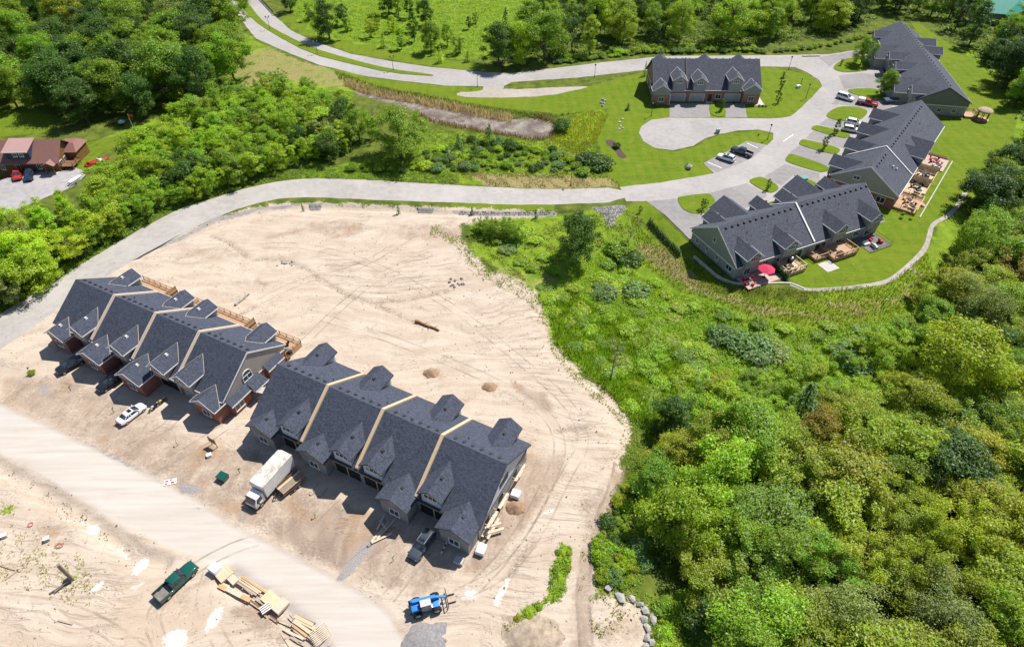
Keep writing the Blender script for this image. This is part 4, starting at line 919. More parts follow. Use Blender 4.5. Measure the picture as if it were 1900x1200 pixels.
def car(kind, name, label, cat, a, c, m, group=None, ln=None, z=0.0, rails=False):
    """car from its rear pixel a to its front pixel c; x is forward"""
    pa, pc = un(a, z + .5), un(c, z + .5); x, y = (pa[0] + pc[0]) / 2, (pa[1] + pc[1]) / 2
    e = thing(name, label, cat, (x, y, z), math.atan2(pc[1] - pa[1], pc[0] - pa[0]), group)
    S = dict(sedan=(4.75, .90, [(-2.37, .55, .82), (-2.25, .40, 1.0), (-1.75, .32, 1.04), (-1.3, .28, .98), (.75, .28, .95), (1.5, .28, .90), (2.05, .30, .80), (2.32, .42, .66), (2.38, .5, .58)], [(-1.75, 1.0), (-1.0, 1.42), (-.2, 1.47), (.35, 1.44), (1.25, .93)], .33),
             suv=(4.75, .95, [(-2.37, .6, 1.0), (-2.3, .42, 1.12), (-1.7, .36, 1.10), (-1.0, .34, 1.08), (.8, .34, 1.05), (1.6, .34, 1.02), (2.1, .36, .95), (2.33, .45, .80), (2.38, .55, .7)], [(-2.28, 1.1), (-1.95, 1.66), (-.6, 1.72), (.25, 1.68), (1.05, 1.06)], .37),
             van=(5.0, .98, [(-2.5, .6, 1.0), (-2.45, .42, 1.12), (-1.7, .36, 1.10), (-1.0, .34, 1.08), (.9, .34, 1.05), (1.7, .34, 1.02), (2.2, .36, .95), (2.45, .45, .80), (2.5, .55, .7)], [(-2.44, 1.1), (-2.25, 1.82), (-.6, 1.86), (.45, 1.82), (1.4, 1.06)], .36),
             pickup=(5.85, .98, [(-2.92, .6, 1.08), (-2.88, .48, 1.12), (-1.9, .44, 1.12), (-.75, .42, 1.12), (.9, .42, 1.12), (1.9, .42, 1.12), (2.55, .44, 1.06), (2.85, .5, .95), (2.92, .6, .85)], [(-.95, 1.1), (-.72, 1.80), (-.1, 1.86), (.55, 1.84), (1.35, 1.12)], .40))[kind]
    L, W, sec, gh, wr = S
    secs = []
    for x_, zb, zt in sec:
        taper = 1 - .14 * max(0, abs(x_) / (L / 2) - .75) / .25
        w = W * taper
        secs.append([(x_, -w * .9, zb), (x_, -w, zb + .14), (x_, -w, (zb + zt) / 2 + .08), (x_, -w * .90, zt), (x_, -w * .45, zt + .035), (x_, w * .45, zt + .035), (x_, w * .90, zt), (x_, w, (zb + zt) / 2 + .08), (x_, w, zb + .14), (x_, w * .9, zb)])
    if kind == 'pickup':
        bd = loft([s for s in secs if s[0][0] >= -.8]); bo = part('body', bd, m, e)
        bed = MB().box(-2.9, -.78, -W, -W + .09, .55, 1.14).box(-2.9, -.78, W - .09, W, .55, 1.14).box(-2.92, -2.83, -W + .092, W - .092, .55, 1.12).box(-2.82, -.78, -W + .092, W - .092, .52, .62)
        bo2 = part('cargo_bed', bed, m, e); bevel(bo2.data, .02, 1); part('bed_liner', MB().box(-2.8, -.8, -W + .1, W - .1, .622, .65), M_BEDL, bo2)
    else: bo = part('body', loft(secs), m, e)
    bevel(bo.data, .05, 2, 22)
    # cabin: glass lower band and painted roof
    g = []; ww = lambda z_, base: W * (.90 - .20 * (z_ - base) / .75)
    base = gh[0][1] - .03
    (x0, z0), (x1, z1), (x2, z2), (x3, z3), (x4, z4) = gh
    def sec4(xa, za, xb): return None
    cab = MB()
    bw = W * .89; tw = W * .70
    pts_b = [(x0, -bw, base), (x4, -bw, base - .06), (x4, bw, base - .06), (x0, bw, base)]
    pts_t = [(x1, -tw, z1 - .05), (x3, -tw, z3 - .05), (x3, tw, z3 - .05), (x1, tw, z1 - .05)]
    cab.hexa(pts_b, pts_t); co = part('windows', cab, M_GLASS, e); bevel(co.data, .04, 2)
    rf = MB().hexa([(x1 - .04, -tw - .015, z1 - .055), (x3 + .05, -tw - .015, z3 - .055), (x3 + .05, tw + .015, z3 - .055), (x1 - .04, tw + .015, z1 - .055)], [(x1 + .1, -tw + .1, z2 + .0), (x3 - .1, -tw + .1, z3 + .015), (x3 - .1, tw - .1, z3 + .015), (x1 + .1, tw - .1, z2 + .0)])
    ro = part('roof', rf, m, e); bevel(ro.data, .03, 2)
    for sy in (-1, 1):                                     # pillars
        for (xa, xb) in ((x0, x1), (x4, x3), ((x0 + x4) / 2 - .1, (x1 + x3) / 2 - .1)) + (((x0 * .7 + x4 * .3), (x1 * .75 + x3 * .25)),) * (kind != 'pickup'):
            part('pillar', MB().bar((xa, sy * (bw + .005), base - .02), (xb, sy * (tw + .01), z2 - .07), .09, .05), m, e)
    if rails:
        for sy in (-1, 1): part('roof_rail', MB().bar((x1 + .15, sy * (tw - .06), z2 + .05), (x3 - .1, sy * (tw - .06), z3 + .06), .05, .05), M_STEEL, ro)
        part('sunroof', MB().box(x3 - .95, x3 - .25, -tw + .22, tw - .22, z3 + .012, z3 + .035), M_GLASS, ro)
    if kind == 'sedan': part('sunroof', MB().box(x3 - .75, x3 - .15, -tw + .2, tw - .2, z3 + .005, z3 + .03), M_GLASS, ro)
    wx = L * .305
    for sx in (-1, 1):
        for sy in (-1, 1): wheel(e, sx * wx - (.05 if sx < 0 else -.05), sy * (W - .1), wr)
    for sy in (-1, 1):
        part('headlight', MB().box(L / 2 - .2, L / 2 - .03, sy * W * .62 - .14, sy * W * .62 + .14, .68 if kind != 'sedan' else .6, .80 if kind != 'sedan' else .70), M_HEAD, e)
        part('tail_light', MB().box(-L / 2 + .01, -L / 2 + .16, sy * W * .72 - .1, sy * W * .72 + .1, .82, 1.0), M_TAIL, e)
        part('mirror', MB().box(x4 - .35, x4 - .2, *sorted((sy * W * .95, sy * (W + .16))), base + .05, base + .2), m, e)
    part('bumper', MB().box(L / 2 - .12, L / 2 + .03, -W * .8, W * .8, .38, .55), M_PLAS, e); part('bumper', MB().box(-L / 2 - .03, -L / 2 + .1, -W * .85, W * .85, .42, .58), M_PLAS, e)
    part('underbody', MB().box(-L / 2 + .3, L / 2 - .3, -W * .75, W * .75, .24, .45), M_PLAS, e)
    part('windscreen', MB().hexa([(x4 - .03, -bw * .86, base - .03), (x4 - .03, bw * .86, base - .03), (x3 + .045, tw * .9, z3 - .1), (x3 + .045, -tw * .9, z3 - .1)], [(x4 + .0, -bw * .86, base - .02), (x4 + .0, bw * .86, base - .02), (x3 + .07, tw * .9, z3 - .09), (x3 + .07, -tw * .9, z3 - .09)]), M_GLASS, e)
    return e
car('suv', 'parked_car', 'black car parked nose out before the first brick unit by the road', 'car', (157, 664), (105, 692), P_BLACK, rails=False)
car('suv', 'parked_car', 'black car with silver roof rails parked before the second brick unit', 'car', (226, 697), (187, 722), P_BLACK, rails=True)
car('sedan', 'parked_car', 'white sedan with black sunroof on the dirt near the motorcycles', 'car', (221, 786), (267, 751), P_WHITE)
car('suv', 'parked_car', 'graphite sport utility with roof rails beside the unfinished end unit', 'car', (801, 986), (764, 1038), P_GREY, rails=True)
car('pickup', 'pickup_truck', 'dark green pickup truck with empty bed on the sand by the lumber', 'pickup truck', (295, 1110), (359, 1050), P_GREEN)
car('suv', 'parked_car', 'silver white wagon in the marked bay next to the dark pickup', 'car', (1361, 298), (1333, 289), P_WHITE, rails=True)
car('pickup', 'pickup_truck', 'dark grey pickup in the marked parking bay', 'pickup truck', (1397, 290), (1356, 275), P_NAVY)
car('van', 'parked_van', 'white van parked next to the red pickup with white cap', 'van', (1553, 177), (1584, 186), P_WHITE)
car('suv', 'parked_car', 'white crossover on the brick row driveway nearer the two lawn saplings', 'car', (1567, 239), (1592, 243), P_WHITE)
car('suv', 'parked_car', 'white crossover parked against the lawn beside another white crossover', 'car', (1573, 226), (1598, 231), P_WHITE)
rp = car('pickup', 'pickup_truck', 'red pickup with white bed cap beside the dark covered boat', 'pickup truck', (1590, 188), (1629, 196), P_RED)
cp = part('bed_cap', MB().hexa([(-2.85, -.97, 1.13), (-.8, -.97, 1.13), (-.8, .97, 1.13), (-2.85, .97, 1.13)], [(-2.75, -.85, 1.85), (-.85, -.85, 1.85), (-.85, .85, 1.85), (-2.75, .85, 1.85)]), P_WHITE, rp); bevel(cp.data, .05, 2)
car('suv', 'parked_car', 'small red car on the gravel yard beside the brown roofed house', 'car', (34, 318), (32, 334), P_RED)
car('suv', 'parked_car', 'dark blue car on the gravel yard next to the red car', 'car', (57, 318), (52, 336), P_NAVY)

# box truck
def frame_at(a, c, z=0.0):
    pa, pc = un(a, z), un(c, z); return ((pa[0] + pc[0]) / 2, (pa[1] + pc[1]) / 2), math.atan2(pc[1] - pa[1], pc[0] - pa[0]), math.hypot(pc[0] - pa[0], pc[1] - pa[1])
(cx, cy), yw, ln = frame_at((528, 877), (474, 938))
bt = thing('box_truck', 'white box truck with a stained cargo roof before the unfinished row', 'truck', (cx, cy, 0), yw)
M_BOXW = mat('cargo_box_panel', (.66, .65, .63), .5, .12, .8, stretch=(1, 1, 1)); M_BOXT = mat('stained_cargo_roof', (.40, .36, .30), .8, .35, .7, c2=(.62, .58, .52))
bx = part('cargo_box', MB().box(-4.6, 1.7, -1.25, 1.25, 1.0, 3.55), M_BOXW, bt)
part('box_roof', MB().box(-4.62, 1.72, -1.27, 1.27, 3.553, 3.60), M_BOXT, bx)
for x in (-4.6, 1.68): part('box_frame', MB().box(x - .03, x + .03, -1.28, -1.2, .98, 3.55).box(x - .03, x + .03, 1.2, 1.28, .98, 3.55), M_STEEL, bx)
part('rear_door', MB().box(-4.66, -4.604, -1.1, 1.1, 1.1, 3.4), M_SILV if 'M_SILV' in globals() else P_SILV, bx)
cb_ = loft([[(1.85, -1.02, .6), (1.85, -1.05, 1.5), (1.85, -.95, 2.35), (1.85, .95, 2.35), (1.85, 1.05, 1.5), (1.85, 1.02, .6)], [(2.9, -1.02, .6), (2.9, -1.05, 1.5), (2.75, -.95, 2.38), (2.75, .95, 2.38), (2.9, 1.05, 1.5), (2.9, 1.02, .6)], [(3.75, -1.0, .6), (3.75, -1.02, 1.35), (3.2, -.92, 2.3), (3.2, .92, 2.3), (3.75, 1.02, 1.35), (3.75, 1.0, .6)]])
cab_ = part('cab', cb_, P_WHITE, bt); bevel(cab_.data, .06, 2)
part('windscreen', MB().hexa([(3.77, -.92, 1.42), (3.77, .92, 1.42), (3.27, .82, 2.22), (3.27, -.82, 2.22)], [(3.80, -.92, 1.44), (3.80, .92, 1.44), (3.30, .82, 2.24), (3.30, -.82, 2.24)]), M_GLASS, cab_)
for sy in (-1, 1):
    part('side_window', MB().hexa([(2.3, sy * 1.055, 1.5), (3.4, sy * 1.045, 1.5), (3.1, sy * .965, 2.2), (2.3, sy * .965, 2.2)], [(2.3, sy * 1.075, 1.5), (3.4, sy * 1.065, 1.5), (3.1, sy * .985, 2.2), (2.3, sy * .985, 2.2)]), M_GLASS, cab_)
    part('mirror', MB().box(3.1, 3.2, *sorted((sy * 1.1, sy * 1.38)), 1.35, 1.85), M_PLAS, cab_)
    part('headlight', MB().box(3.7, 3.79, sy * .75 - .16, sy * .75 + .16, .75, .95), M_HEAD, cab_)
    wheel(bt, 2.75, sy * .92, .45, .28); wheel(bt, -2.6, sy * .95, .45, .45)
part('chassis', MB().box(-4.5, 3.3, -.5, .5, .5, .98), M_PLAS, bt); part('bumper', MB().box(3.7, 3.85, -1.0, 1.0, .42, .68), M_PLAS, bt)
# dump trailer
(cx, cy), yw, ln = frame_at((561, 884), (521, 918))
tr = thing('utility_trailer', 'rusty brown utility trailer with lumber beside the white box truck', 'trailer', (cx, cy, 0), yw)
part('trailer_bed', MB().box(-2.0, 2.0, -1.0, 1.0, .62, .74), MATS['weathered_wood'], tr)
for y in (-1.0, .94): part('side_board', MB().box(-2.0, 2.0, y, y + .06, .742, 1.15), M_BROWN, tr)
part('front_board', MB().box(1.95, 2.01, -.93, .93, .742, 1.2), M_PLAS, tr)
for sy in (-1, 1):
    for x in (-.55, .3): wheel(tr, x, sy * 1.18, .34, .22)
    part('fender', MB().box(-.95, .72, sy * 1.18 - .14, sy * 1.18 + .14, .70, .76), M_PLAS, tr)
part('drawbar', MB().bar((2.0, -.7, .6), (3.2, 0, .55), .1, .12).bar((2.0, .7, .6), (3.2, 0, .55), .1, .12), M_PLAS, tr); part('jack', MB().tube((2.9, 0, 0), (2.9, 0, .9), .05), M_STEEL, tr)
for i, y in enumerate((-.75, -.55, .62)): part('plank', MB().box(-2.3, 1.9, y, y + .16, .745 + .05 * (i % 2), .79 + .05 * (i % 2)), M_OSB, tr)
# telehandler
(cx, cy), yw, ln = frame_at((768, 1133), (822, 1118))
th_ = thing('telehandler', 'blue telehandler with fork frame beside the grey gravel heap', 'telehandler', (cx, cy, 0), yw)
bo = part('chassis', MB().box(-2.1, 1.5, -.75, .75, .55, 1.15).box(-2.15, -1.2, -.8, .8, 1.152, 1.7), P_BLUE, th_); bevel(bo.data, .06, 2)
part('boom', MB().hexa([(-1.9, .1, 1.75), (1.1, .1, 1.55), (1.1, .5, 1.55), (-1.9, .5, 1.75)], [(-1.9, .1, 2.25), (1.1, .1, 2.0), (1.1, .5, 2.0), (-1.9, .5, 2.25)]), P_BLUE, th_); part('boom_tip', MB().bar((1.0, .3, 1.72), (2.5, .3, .95), .28, .3), P_BLUE, th_)
cbn = part('cab', MB().hexa([(-.95, -.85, 1.155), (.55, -.85, 1.155), (.55, -.02, 1.155), (-.95, -.02, 1.155)], [(-.85, -.8, 2.35), (.3, -.8, 2.35), (.3, -.06, 2.35), (-.85, -.06, 2.35)]), M_GLASS, th_); part('cab_roof', MB().box(-.95, .42, -.86, -.0, 2.352, 2.46), P_SILV, cbn)
for sx in (-1.45, 1.0):
    for sy in (-1, 1): wheel(th_, sx, sy * .98, .62, .42)
fk = part('fork_carriage', MB().box(2.45, 2.55, -1.05, 1.3, .25, .35).box(2.45, 2.55, -1.05, 1.3, 1.1, 1.2), M_PLAS, th_)
for y in (-1.0, -.45, .1, .65, 1.22): part('fork_bar', MB().box(2.46, 2.54, y - .04, y + .04, .352, 1.098), M_PLAS, fk)
for y in (-.3, .75): part('fork', MB().box(2.552, 3.6, y - .06, y + .06, .12, .2), M_PLAS, fk)
for sy in (-.7, .7): part('counterweight', MB().box(-2.4, -2.152, sy - .1, sy + .1, .7, 1.5), M_PLAS, th_)

# motorcycles
def motorcycle(label, a, c, m):
    (cx, cy), yw, ln = frame_at(a, c); e = thing('motorcycle', label, 'motorcycle', (cx, cy, 0), yw)
    wheel(e, .72, 0, .31, .12); wheel(e, -.70, 0, .31, .16)
    part('frame', MB().bar((-.7, 0, .35), (.1, 0, .5), .16, .16).bar((.1, 0, .5), (.5, 0, .95), .1, .1).box(-.25, .25, -.18, .18, .3, .62), M_PLAS, e)
    tk = part('fuel_tank', MB().dome((.18, 0, .72), .34, .18, .24, 10, 4), m, e); part('seat', MB().box(-.75, -.1, -.14, .14, .72, .84), M_PLAS, e)
    part('fork', MB().bar((.72, -.1, .31), (.48, -.1, 1.0), .05, .05).bar((.72, .1, .31), (.48, .1, 1.0), .05, .05), M_STEEL, e); part('handlebar', MB().bar((.42, -.4, 1.05), (.42, .4, 1.05), .04, .04), M_PLAS, e)
    part('headlight', MB().tube((.6, 0, .9), (.72, 0, .9), .1), M_HEAD, e)
motorcycle('grey motorcycle on the dirt before the open garage', (291, 756), (283, 762), P_SILV)
motorcycle('black and yellow motorcycle parked behind the grey motorcycle', (307, 744), (296, 752), paint('yellow_paint', (.55, .42, .02)))

# covered boat on its trailer
(cx, cy), yw, ln = frame_at((1635, 192), (1668, 190)); e = thing('covered_boat', 'dark covered boat on a trailer beside the red pickup', 'boat', (cx, cy, 0), yw)
hs_ = []
for x, w, zb, zt in ((-2.4, .95, .6, 1.25), (-1, 1.05, .55, 1.35), (.8, .95, .55, 1.35), (2.0, .5, .7, 1.3), (2.6, .05, 1.0, 1.28)): hs_.append([(x, -w * .5, zb), (x, -w, zt), (x, w, zt), (x, w * .5, zb)])
h_ = part('hull', loft(hs_), P_NAVY, e); part('cover', loft([[(p[0][0], p[1][1] * .98, p[1][2] + .01), (p[0][0], 0, p[1][2] + .28), (p[0][0], p[2][1] * .98, p[2][2] + .01)] for p in hs_]), mat('boat_cover', (.05, .08, .13), .8, .3), e)
part('stripe', MB().box(-2.2, 1.6, -1.06, -1.0, 1.0, 1.1), P_WHITE, h_)
for sy in (-1, 1): wheel(e, -.6, sy * 1.0, .3, .18)
part('drawbar', MB().bar((-2.0, 0, .5), (3.2, 0, .5), .12, .12), M_STEEL, e)
# pedal boats and rowing boat by the house on the left
for lb, a, c, m in (('red pedal boat lying on the grass beside the gravel yard', (163, 309), (178, 302), P_RED), ('red and white pedal boat next to the other red boat on the grass', (182, 303), (197, 297), P_RED)):
    (cx, cy), yw, ln = frame_at(a, c); e = thing('pedal_boat', lb, 'boat', (cx, cy, 0), yw)
    part('hull', loft([[(x, -w, .05), (x, -w * 1.1, z1), (x, w * 1.1, z1), (x, w, .05)] for x, w, z1 in ((-1.6, .6, .5), (0, .85, .55), (1.3, .6, .6), (1.8, .2, .65))]), m, e); part('seat', MB().box(-.6, .2, -.6, .6, .55, .75).box(-.75, -.6, -.6, .6, .552, 1.1), P_WHITE if 'white' in lb else m, e)
(cx, cy), yw, ln = frame_at((123, 350), (160, 326)); e = thing('boat_trailer', 'pale flat boat trailer at the edge of the gravel yard', 'trailer', (cx, cy, 0), yw)
part('trailer_frame', MB().bar((-2.6, -.6, .5), (2.2, -.6, .5), .1, .12).bar((-2.6, .6, .5), (2.2, .6, .5), .1, .12).bar((2.2, -.6, .5), (3.4, 0, .5), .1, .12).bar((2.2, .6, .5), (3.4, 0, .5), .1, .12).bar((-1, -.6, .5), (-1, .6, .5), .1, .1).bar((1, -.6, .5), (1, .6, .5), .1, .1), P_SILV, e)
for sy in (-1, 1): wheel(e, -.8, sy * .85, .28, .16)
part('rowing_boat', loft([[(x, -w * .6, .56), (x, -w, .95), (x, w, .95), (x, w * .6, .56)] for x, w in ((-1.8, .5), (0, .65), (1.4, .45), (2.0, .08))]), P_WHITE, e)

# ------------------------------------------------------------------ the brown house on the left and the teal roofed house
M_BMET = mat('brown_metal_roof', (.25, .125, .105), .45, .1, 1.2, stretch=(8, .3, .3)); M_TEAL = mat('teal_metal_roof', (.06, .33, .26), .45, .12, 1.0, stretch=(6, .3, .3)); M_LOG = mat('log_wall', (.17, .085, .03), .7, .3, 1.5, stretch=(.5, .5, 8)); M_RIB = M_BMET
wl = un((5, 322)); wr_ = un((112, 320)); W_ = wr_[0] - wl[0]
hs = thing('country_house', 'log house with brown ribbed metal roof beside the gravel yard', 'house', (wl[0] - 3, wl[1] + .5, 0), math.atan2(wr_[1] - wl[1], W_))
W_ += 3; D_ = 8.5
part('wall', MB().box(0, W_, 0, D_, -2.2, 3.0), M_LOG, hs); part('gable_wall', MB().ext([(0, 2.99), (D_ / 2, 6.3), (D_, 2.99)], 'x', .05, W_ - .05), M_LOG, hs)
for sg, nm in ((0, 'f'), (1, 'b')):
    p0, p1 = ((-.8, 2.65), (D_ / 2, 6.65)) if not sg else ((D_ + .8, 2.65), (D_ / 2, 6.65))
    ro = part('roof_slope', MB().ext([p0, p1, (p1[0], p1[1] - .2), (p0[0], p0[1] - .2)], 'x', -.8, W_ + .8), M_BMET, hs)
    for i in range(int(W_ / .6) + 2):
        u = -.7 + i * .6; part('roof_rib', MB().bar((u, p0[0], p0[1] + .02), (u, p1[0], p1[1] + .02), .05, .06), M_BMET, ro)
u0, u1 = W_ * .33, W_ * .66
dm = part('shed_dormer', MB().ext([(.2, 3.2), (.2, 5.6), (D_ / 2, 6.6), (D_ / 2, 3.2)], 'x', u0, u1), mat('navy_siding', (.035, .05, .085), .6, .1), hs)
dr = part('dormer_roof', MB().ext([(-.5, 5.55), (D_ / 2 + .2, 6.85), (D_ / 2 + .2, 7.02), (-.5, 5.72)], 'x', u0 - .3, u1 + .3), mat('pale_brown_metal_roof', (.42, .255, .23), .45, .1, 1.2, stretch=(8, .3, .3)), dm)
part('fascia', MB().box(u0 - .3, u1 + .3, -.58, -.503, 5.5, 5.72), M_TRIM, dm)
for u in (.38, .66): window(dm, (u0 + (u1 - u0) * u, .17, 4.6), '-y', 1.1, 1.0)
for u in (.2, .42, .72): window(hs, (W_ * u, -.03, 1.4), '-y', 1.1, 1.4)
pc_ = part('entry_porch', MB().box(W_ * .85, W_ * .98, -1.8, -.02, -.1, .1), M_CONC, hs); part('porch_roof', MB().ext([(W_ * .83, 2.5), (W_ * .92, 3.4), (W_ * 1.01, 2.5), (W_ * .92, 3.2)], 'y', -2.1, .5), M_BMET, pc_)
for u in (.86, .97): part('porch_post', MB().box(W_ * u - .08, W_ * u + .08, -1.8, -1.64, .1, 2.6), M_LOG, pc_)
wg = part('rear_wing', MB().box(W_ - 2, W_ + 2.5, D_ * .55, D_ + 2, -2, 2.9), M_LOG, hs); part('wing_roof', MB().hexa([(W_ - 2.4, D_ * .5, 2.9), (W_ + 3, D_ * .5, 2.9), (W_ + 3, D_ + 2.4, 2.9), (W_ - 2.4, D_ + 2.4, 2.9)], [(W_ - 1.2, D_ * .78, 4.4), (W_ + 1.8, D_ * .78, 4.4), (W_ + 1.8, D_ + .6, 4.4), (W_ - 1.2, D_ + .6, 4.4)]), M_BMET, wg)
for i, y in enumerate((1.5, 3.6)): window(hs, (W_ + .03, y, 1.5), '+x', 1.3, 1.6)
dk = part('side_deck', MB().box(W_ + .02, W_ + 3.2, .5, 4.4, .9, 1.05), M_BROWN, hs)
for x, y in ((W_ + 3.1, .6), (W_ + 3.1, 4.3), (W_ + 3.1, 2.4), (W_ + .3, .6)): part('deck_post', MB().box(x - .07, x + .07, y - .07, y + .07, -1, 2.0), M_BROWN, dk)
part('deck_rail', MB().bar((W_ + 3.1, .6, 2.0), (W_ + 3.1, 4.3, 2.0), .1, .08).bar((W_ + .3, .6, 2.0), (W_ + 3.1, .6, 2.0), .1, .08), M_BROWN, dk)
tx, ty = un((1850, 46)); th2 = thing('country_house', 'house with teal metal roof among the trees', 'house', (tx, ty, 0), R(-14))
part('wall', MB().box(-6, 7, 0, 8, -1, 4.2), mat('beige_siding', (.36, .33, .27), .7, .12), th2)
for p0, p1 in (((-.9, 4.0), (4, 7.8)), ((8.9, 4.0), (4, 7.8))): part('roof_slope', MB().ext([p0, p1, (p1[0], p1[1] - .2), (p0[0], p0[1] - .2)], 'x', -6.8, 7.8), M_TEAL, th2)
g2 = part('front_gable', MB().ext([(1.5, -1), (1.5, 4.2), (5, 7.2), (8.5, 4.2), (8.5, -1)], 'y', -5, 2), MATS['beige_siding'], th2)
for a in (-1, 1): part('gable_roof', MB().ext([(5, 7.7), (5 + a * 4.2, 4.0), (5 + a * 4.2, 3.8), (5, 7.5)], 'y', -5.6, 4), M_TEAL, g2)
window(g2, (5, -5.03, 4.2), '-y', 1.6, 1.8, mull=1); window(g2, (3.2, -5.03, 1.5), '-y', 1.2, 1.3)
# ------------------------------------------------------------------ site things
def wpx(p, z=0.0):
    q = gp(p) if not z else (*un(p, z), z); return q
def rock_mesh(seed, fl=.6, cuts=10, m=None):
    def f():
        rg = random.Random(seed); b = bmesh.new(); bmesh.ops.create_icosphere(b, subdivisions=2 if m is M_ROCKD else 1, radius=1.0)
        for _ in range(cuts):
            n = Vector((rg.gauss(0, 1), rg.gauss(0, 1), rg.gauss(0, .7))).normalized(); d = rg.uniform(.42, .8)
            for v in b.verts:
                h = v.co.dot(n) - d
                if h > 0: v.co -= n * h
        for v in b.verts: v.co.z *= fl
        me = bpy.data.meshes.new('boulder'); b.to_mesh(me); b.free(); me.materials.append(m); return me
    return cached(('rock', seed, fl, m.name), f)
M_ROCK = mat('pale_limestone', (.36, .345, .33), .9, .3, 1.2, .08); M_ROCKD = mat('grey_fieldstone', (.27, .26, .25), .9, .35, 1.5, .08)
def boulder(label, p, sx, sy, sz, rz, seed, group=None, m=None, name='boulder'):
    q = gp(p); o = link(name, rock_mesh(seed, .75, 10, m or M_ROCK), None, (q[0], q[1], q[2] + sz * .45), rz, (sx, sy, sz)); return tag(o, label, 'boulder', group)
BL = [(1131, 1088, 1.1, .75), (1149, 1108, .8, 1.35), (1172, 1112, .8, .65), (1187, 1122, .9, .7), (1197, 1134, .9, .8), (1195, 1150, .8, .9), (1212, 1150, .7, 1.3), (1201, 1166, 1.0, .8), (1200, 1185, .8, .9), (1212, 1194, .8, .7), (1196, 1200, .8, .7)]
for i, (x, y, a, c) in enumerate(BL): boulder('pale limestone block in the line of rocks edging the wood', (x, y), a * .95, c * .95, .6, RNG.uniform(0, 3), 20 + i, 'limestone blocks beside the dirt track')
boulder('large pale and grey boulder on the lawn by the parking bay', (1278, 314), 1.25, 1.0, 1.1, .4, 41)
boulder('dark grey boulder leaning on the pale boulder on the lawn', (1275, 310), .9, .8, .9, 1.1, 42, m=M_ROCKD)
for i, (x, y) in enumerate(((1118, 186), (1120, 192), (1118, 197), (1122, 188), (1116, 191))): boulder('grey stone of the small rock spill on the mown bank', (x, y), .7, .55, .5, i, 50 + i, 'stones of the rock spill on the bank', M_ROCK if i % 2 else M_ROCKD)
for i, (x, y) in enumerate(((1155, 221), (1149, 227), (1151, 234), (1149, 240), (1154, 238))): boulder('flat stepping stone on the lawn beside the turning circle', (x, y), .75, .55, .25, i * .7, 60 + i, 'stepping stones by the turning circle')
for i in range(16):
    x, y = 848 + RNG.gauss(0, 7), 525 + RNG.gauss(0, 4.2); boulder('stone in the small rubble heap on the open sand', (x, y), RNG.uniform(.25, .5), RNG.uniform(.25, .45), .3, RNG.uniform(0, 3), 70 + i % 5, 'rubble heap on the sand', M_ROCKD if i % 2 else M_ROCK, 'rubble_stone')
for i in range(14):
    x, y = 528 + RNG.gauss(0, 10), 488 + RNG.gauss(0, 3.); boulder('grey stone in the low drift of rubble by the graded ridge', (x, y), RNG.uniform(.25, .4), RNG.uniform(.2, .35), .22, RNG.uniform(0, 3), 70 + i % 5, 'rubble drift on the sand', M_ROCK if i % 2 else M_ROCKD, 'rubble_stone')
# riprap: uncountable small stone in the ditches
def stuff_stones(name, label, polys, n, smin, smax, m, cat='gravel'):
    base = MB(); rg = random.Random(3); V, Fc = [], []
    oc = [(1, 0, 0), (-1, 0, 0), (0, 1, 0), (0, -1, 0), (0, 0, 1), (0, 0, -1)]; fc = [(0, 2, 4), (2, 1, 4), (1, 3, 4), (3, 0, 4), (2, 0, 5), (1, 2, 5), (3, 1, 5), (0, 3, 5)]
    for poly in polys:
        xs = [p[0] for p in poly]; ys = [p[1] for p in poly]; k = 0
        while k < n:
            x, y = rg.uniform(min(xs), max(xs)), rg.uniform(min(ys), max(ys))
            if y > 140 or y < 28 or abs(x) > 110 or not inside(poly, np.array([x]), np.array([y]))[0] or (name == 'clods' and inside(RD2, np.array([x]), np.array([y]))[0]): continue
            k += 1; s = rg.uniform(smin, smax) * (rg.random() ** 2 * .7 + .5 if name == 'clods' else 1); z = h1(x, y) if name != 'clods' else -.03; m0 = len(V); a = rg.uniform(0, 6.3)
            for q in oc:
                j = [rg.uniform(.6, 1.2) for _ in range(3)]; px_, py_ = q[0] * s * j[0], q[1] * s * j[1]
                V.append((x + px_ * math.cos(a) - py_ * math.sin(a), y + px_ * math.sin(a) + py_ * math.cos(a), z + s * .3 + q[2] * s * .6 * j[2]))
            Fc += [tuple(m0 + i for i in f) for f in fc]
    mb = MB(); mb.v, mb.f = V, Fc; o = part(name, mb, m); tag(o, label, cat, kind='stuff'); return o
stuff_stones('riprap', 'grey riprap stones lining the roadside ditch outfall', [G([(1098, 386), (1160, 381), (1158, 395), (1142, 405), (1142, 420), (1125, 420), (1118, 402)]), G([(575, 379), (595, 380), (595, 390), (575, 390)]), G([(775, 386), (805, 387), (803, 396), (776, 395)]), G([(850, 392), (1030, 393), (1030, 400), (850, 399)])], 260, .12, .32, M_ROCKD)
stuff_stones('clods', 'scattered clods and small stones on the graded sand', [SAND], 4200, .06, .2, mat('sand_clod', (.36, .285, .22), .95, .35, 2), 'stones')
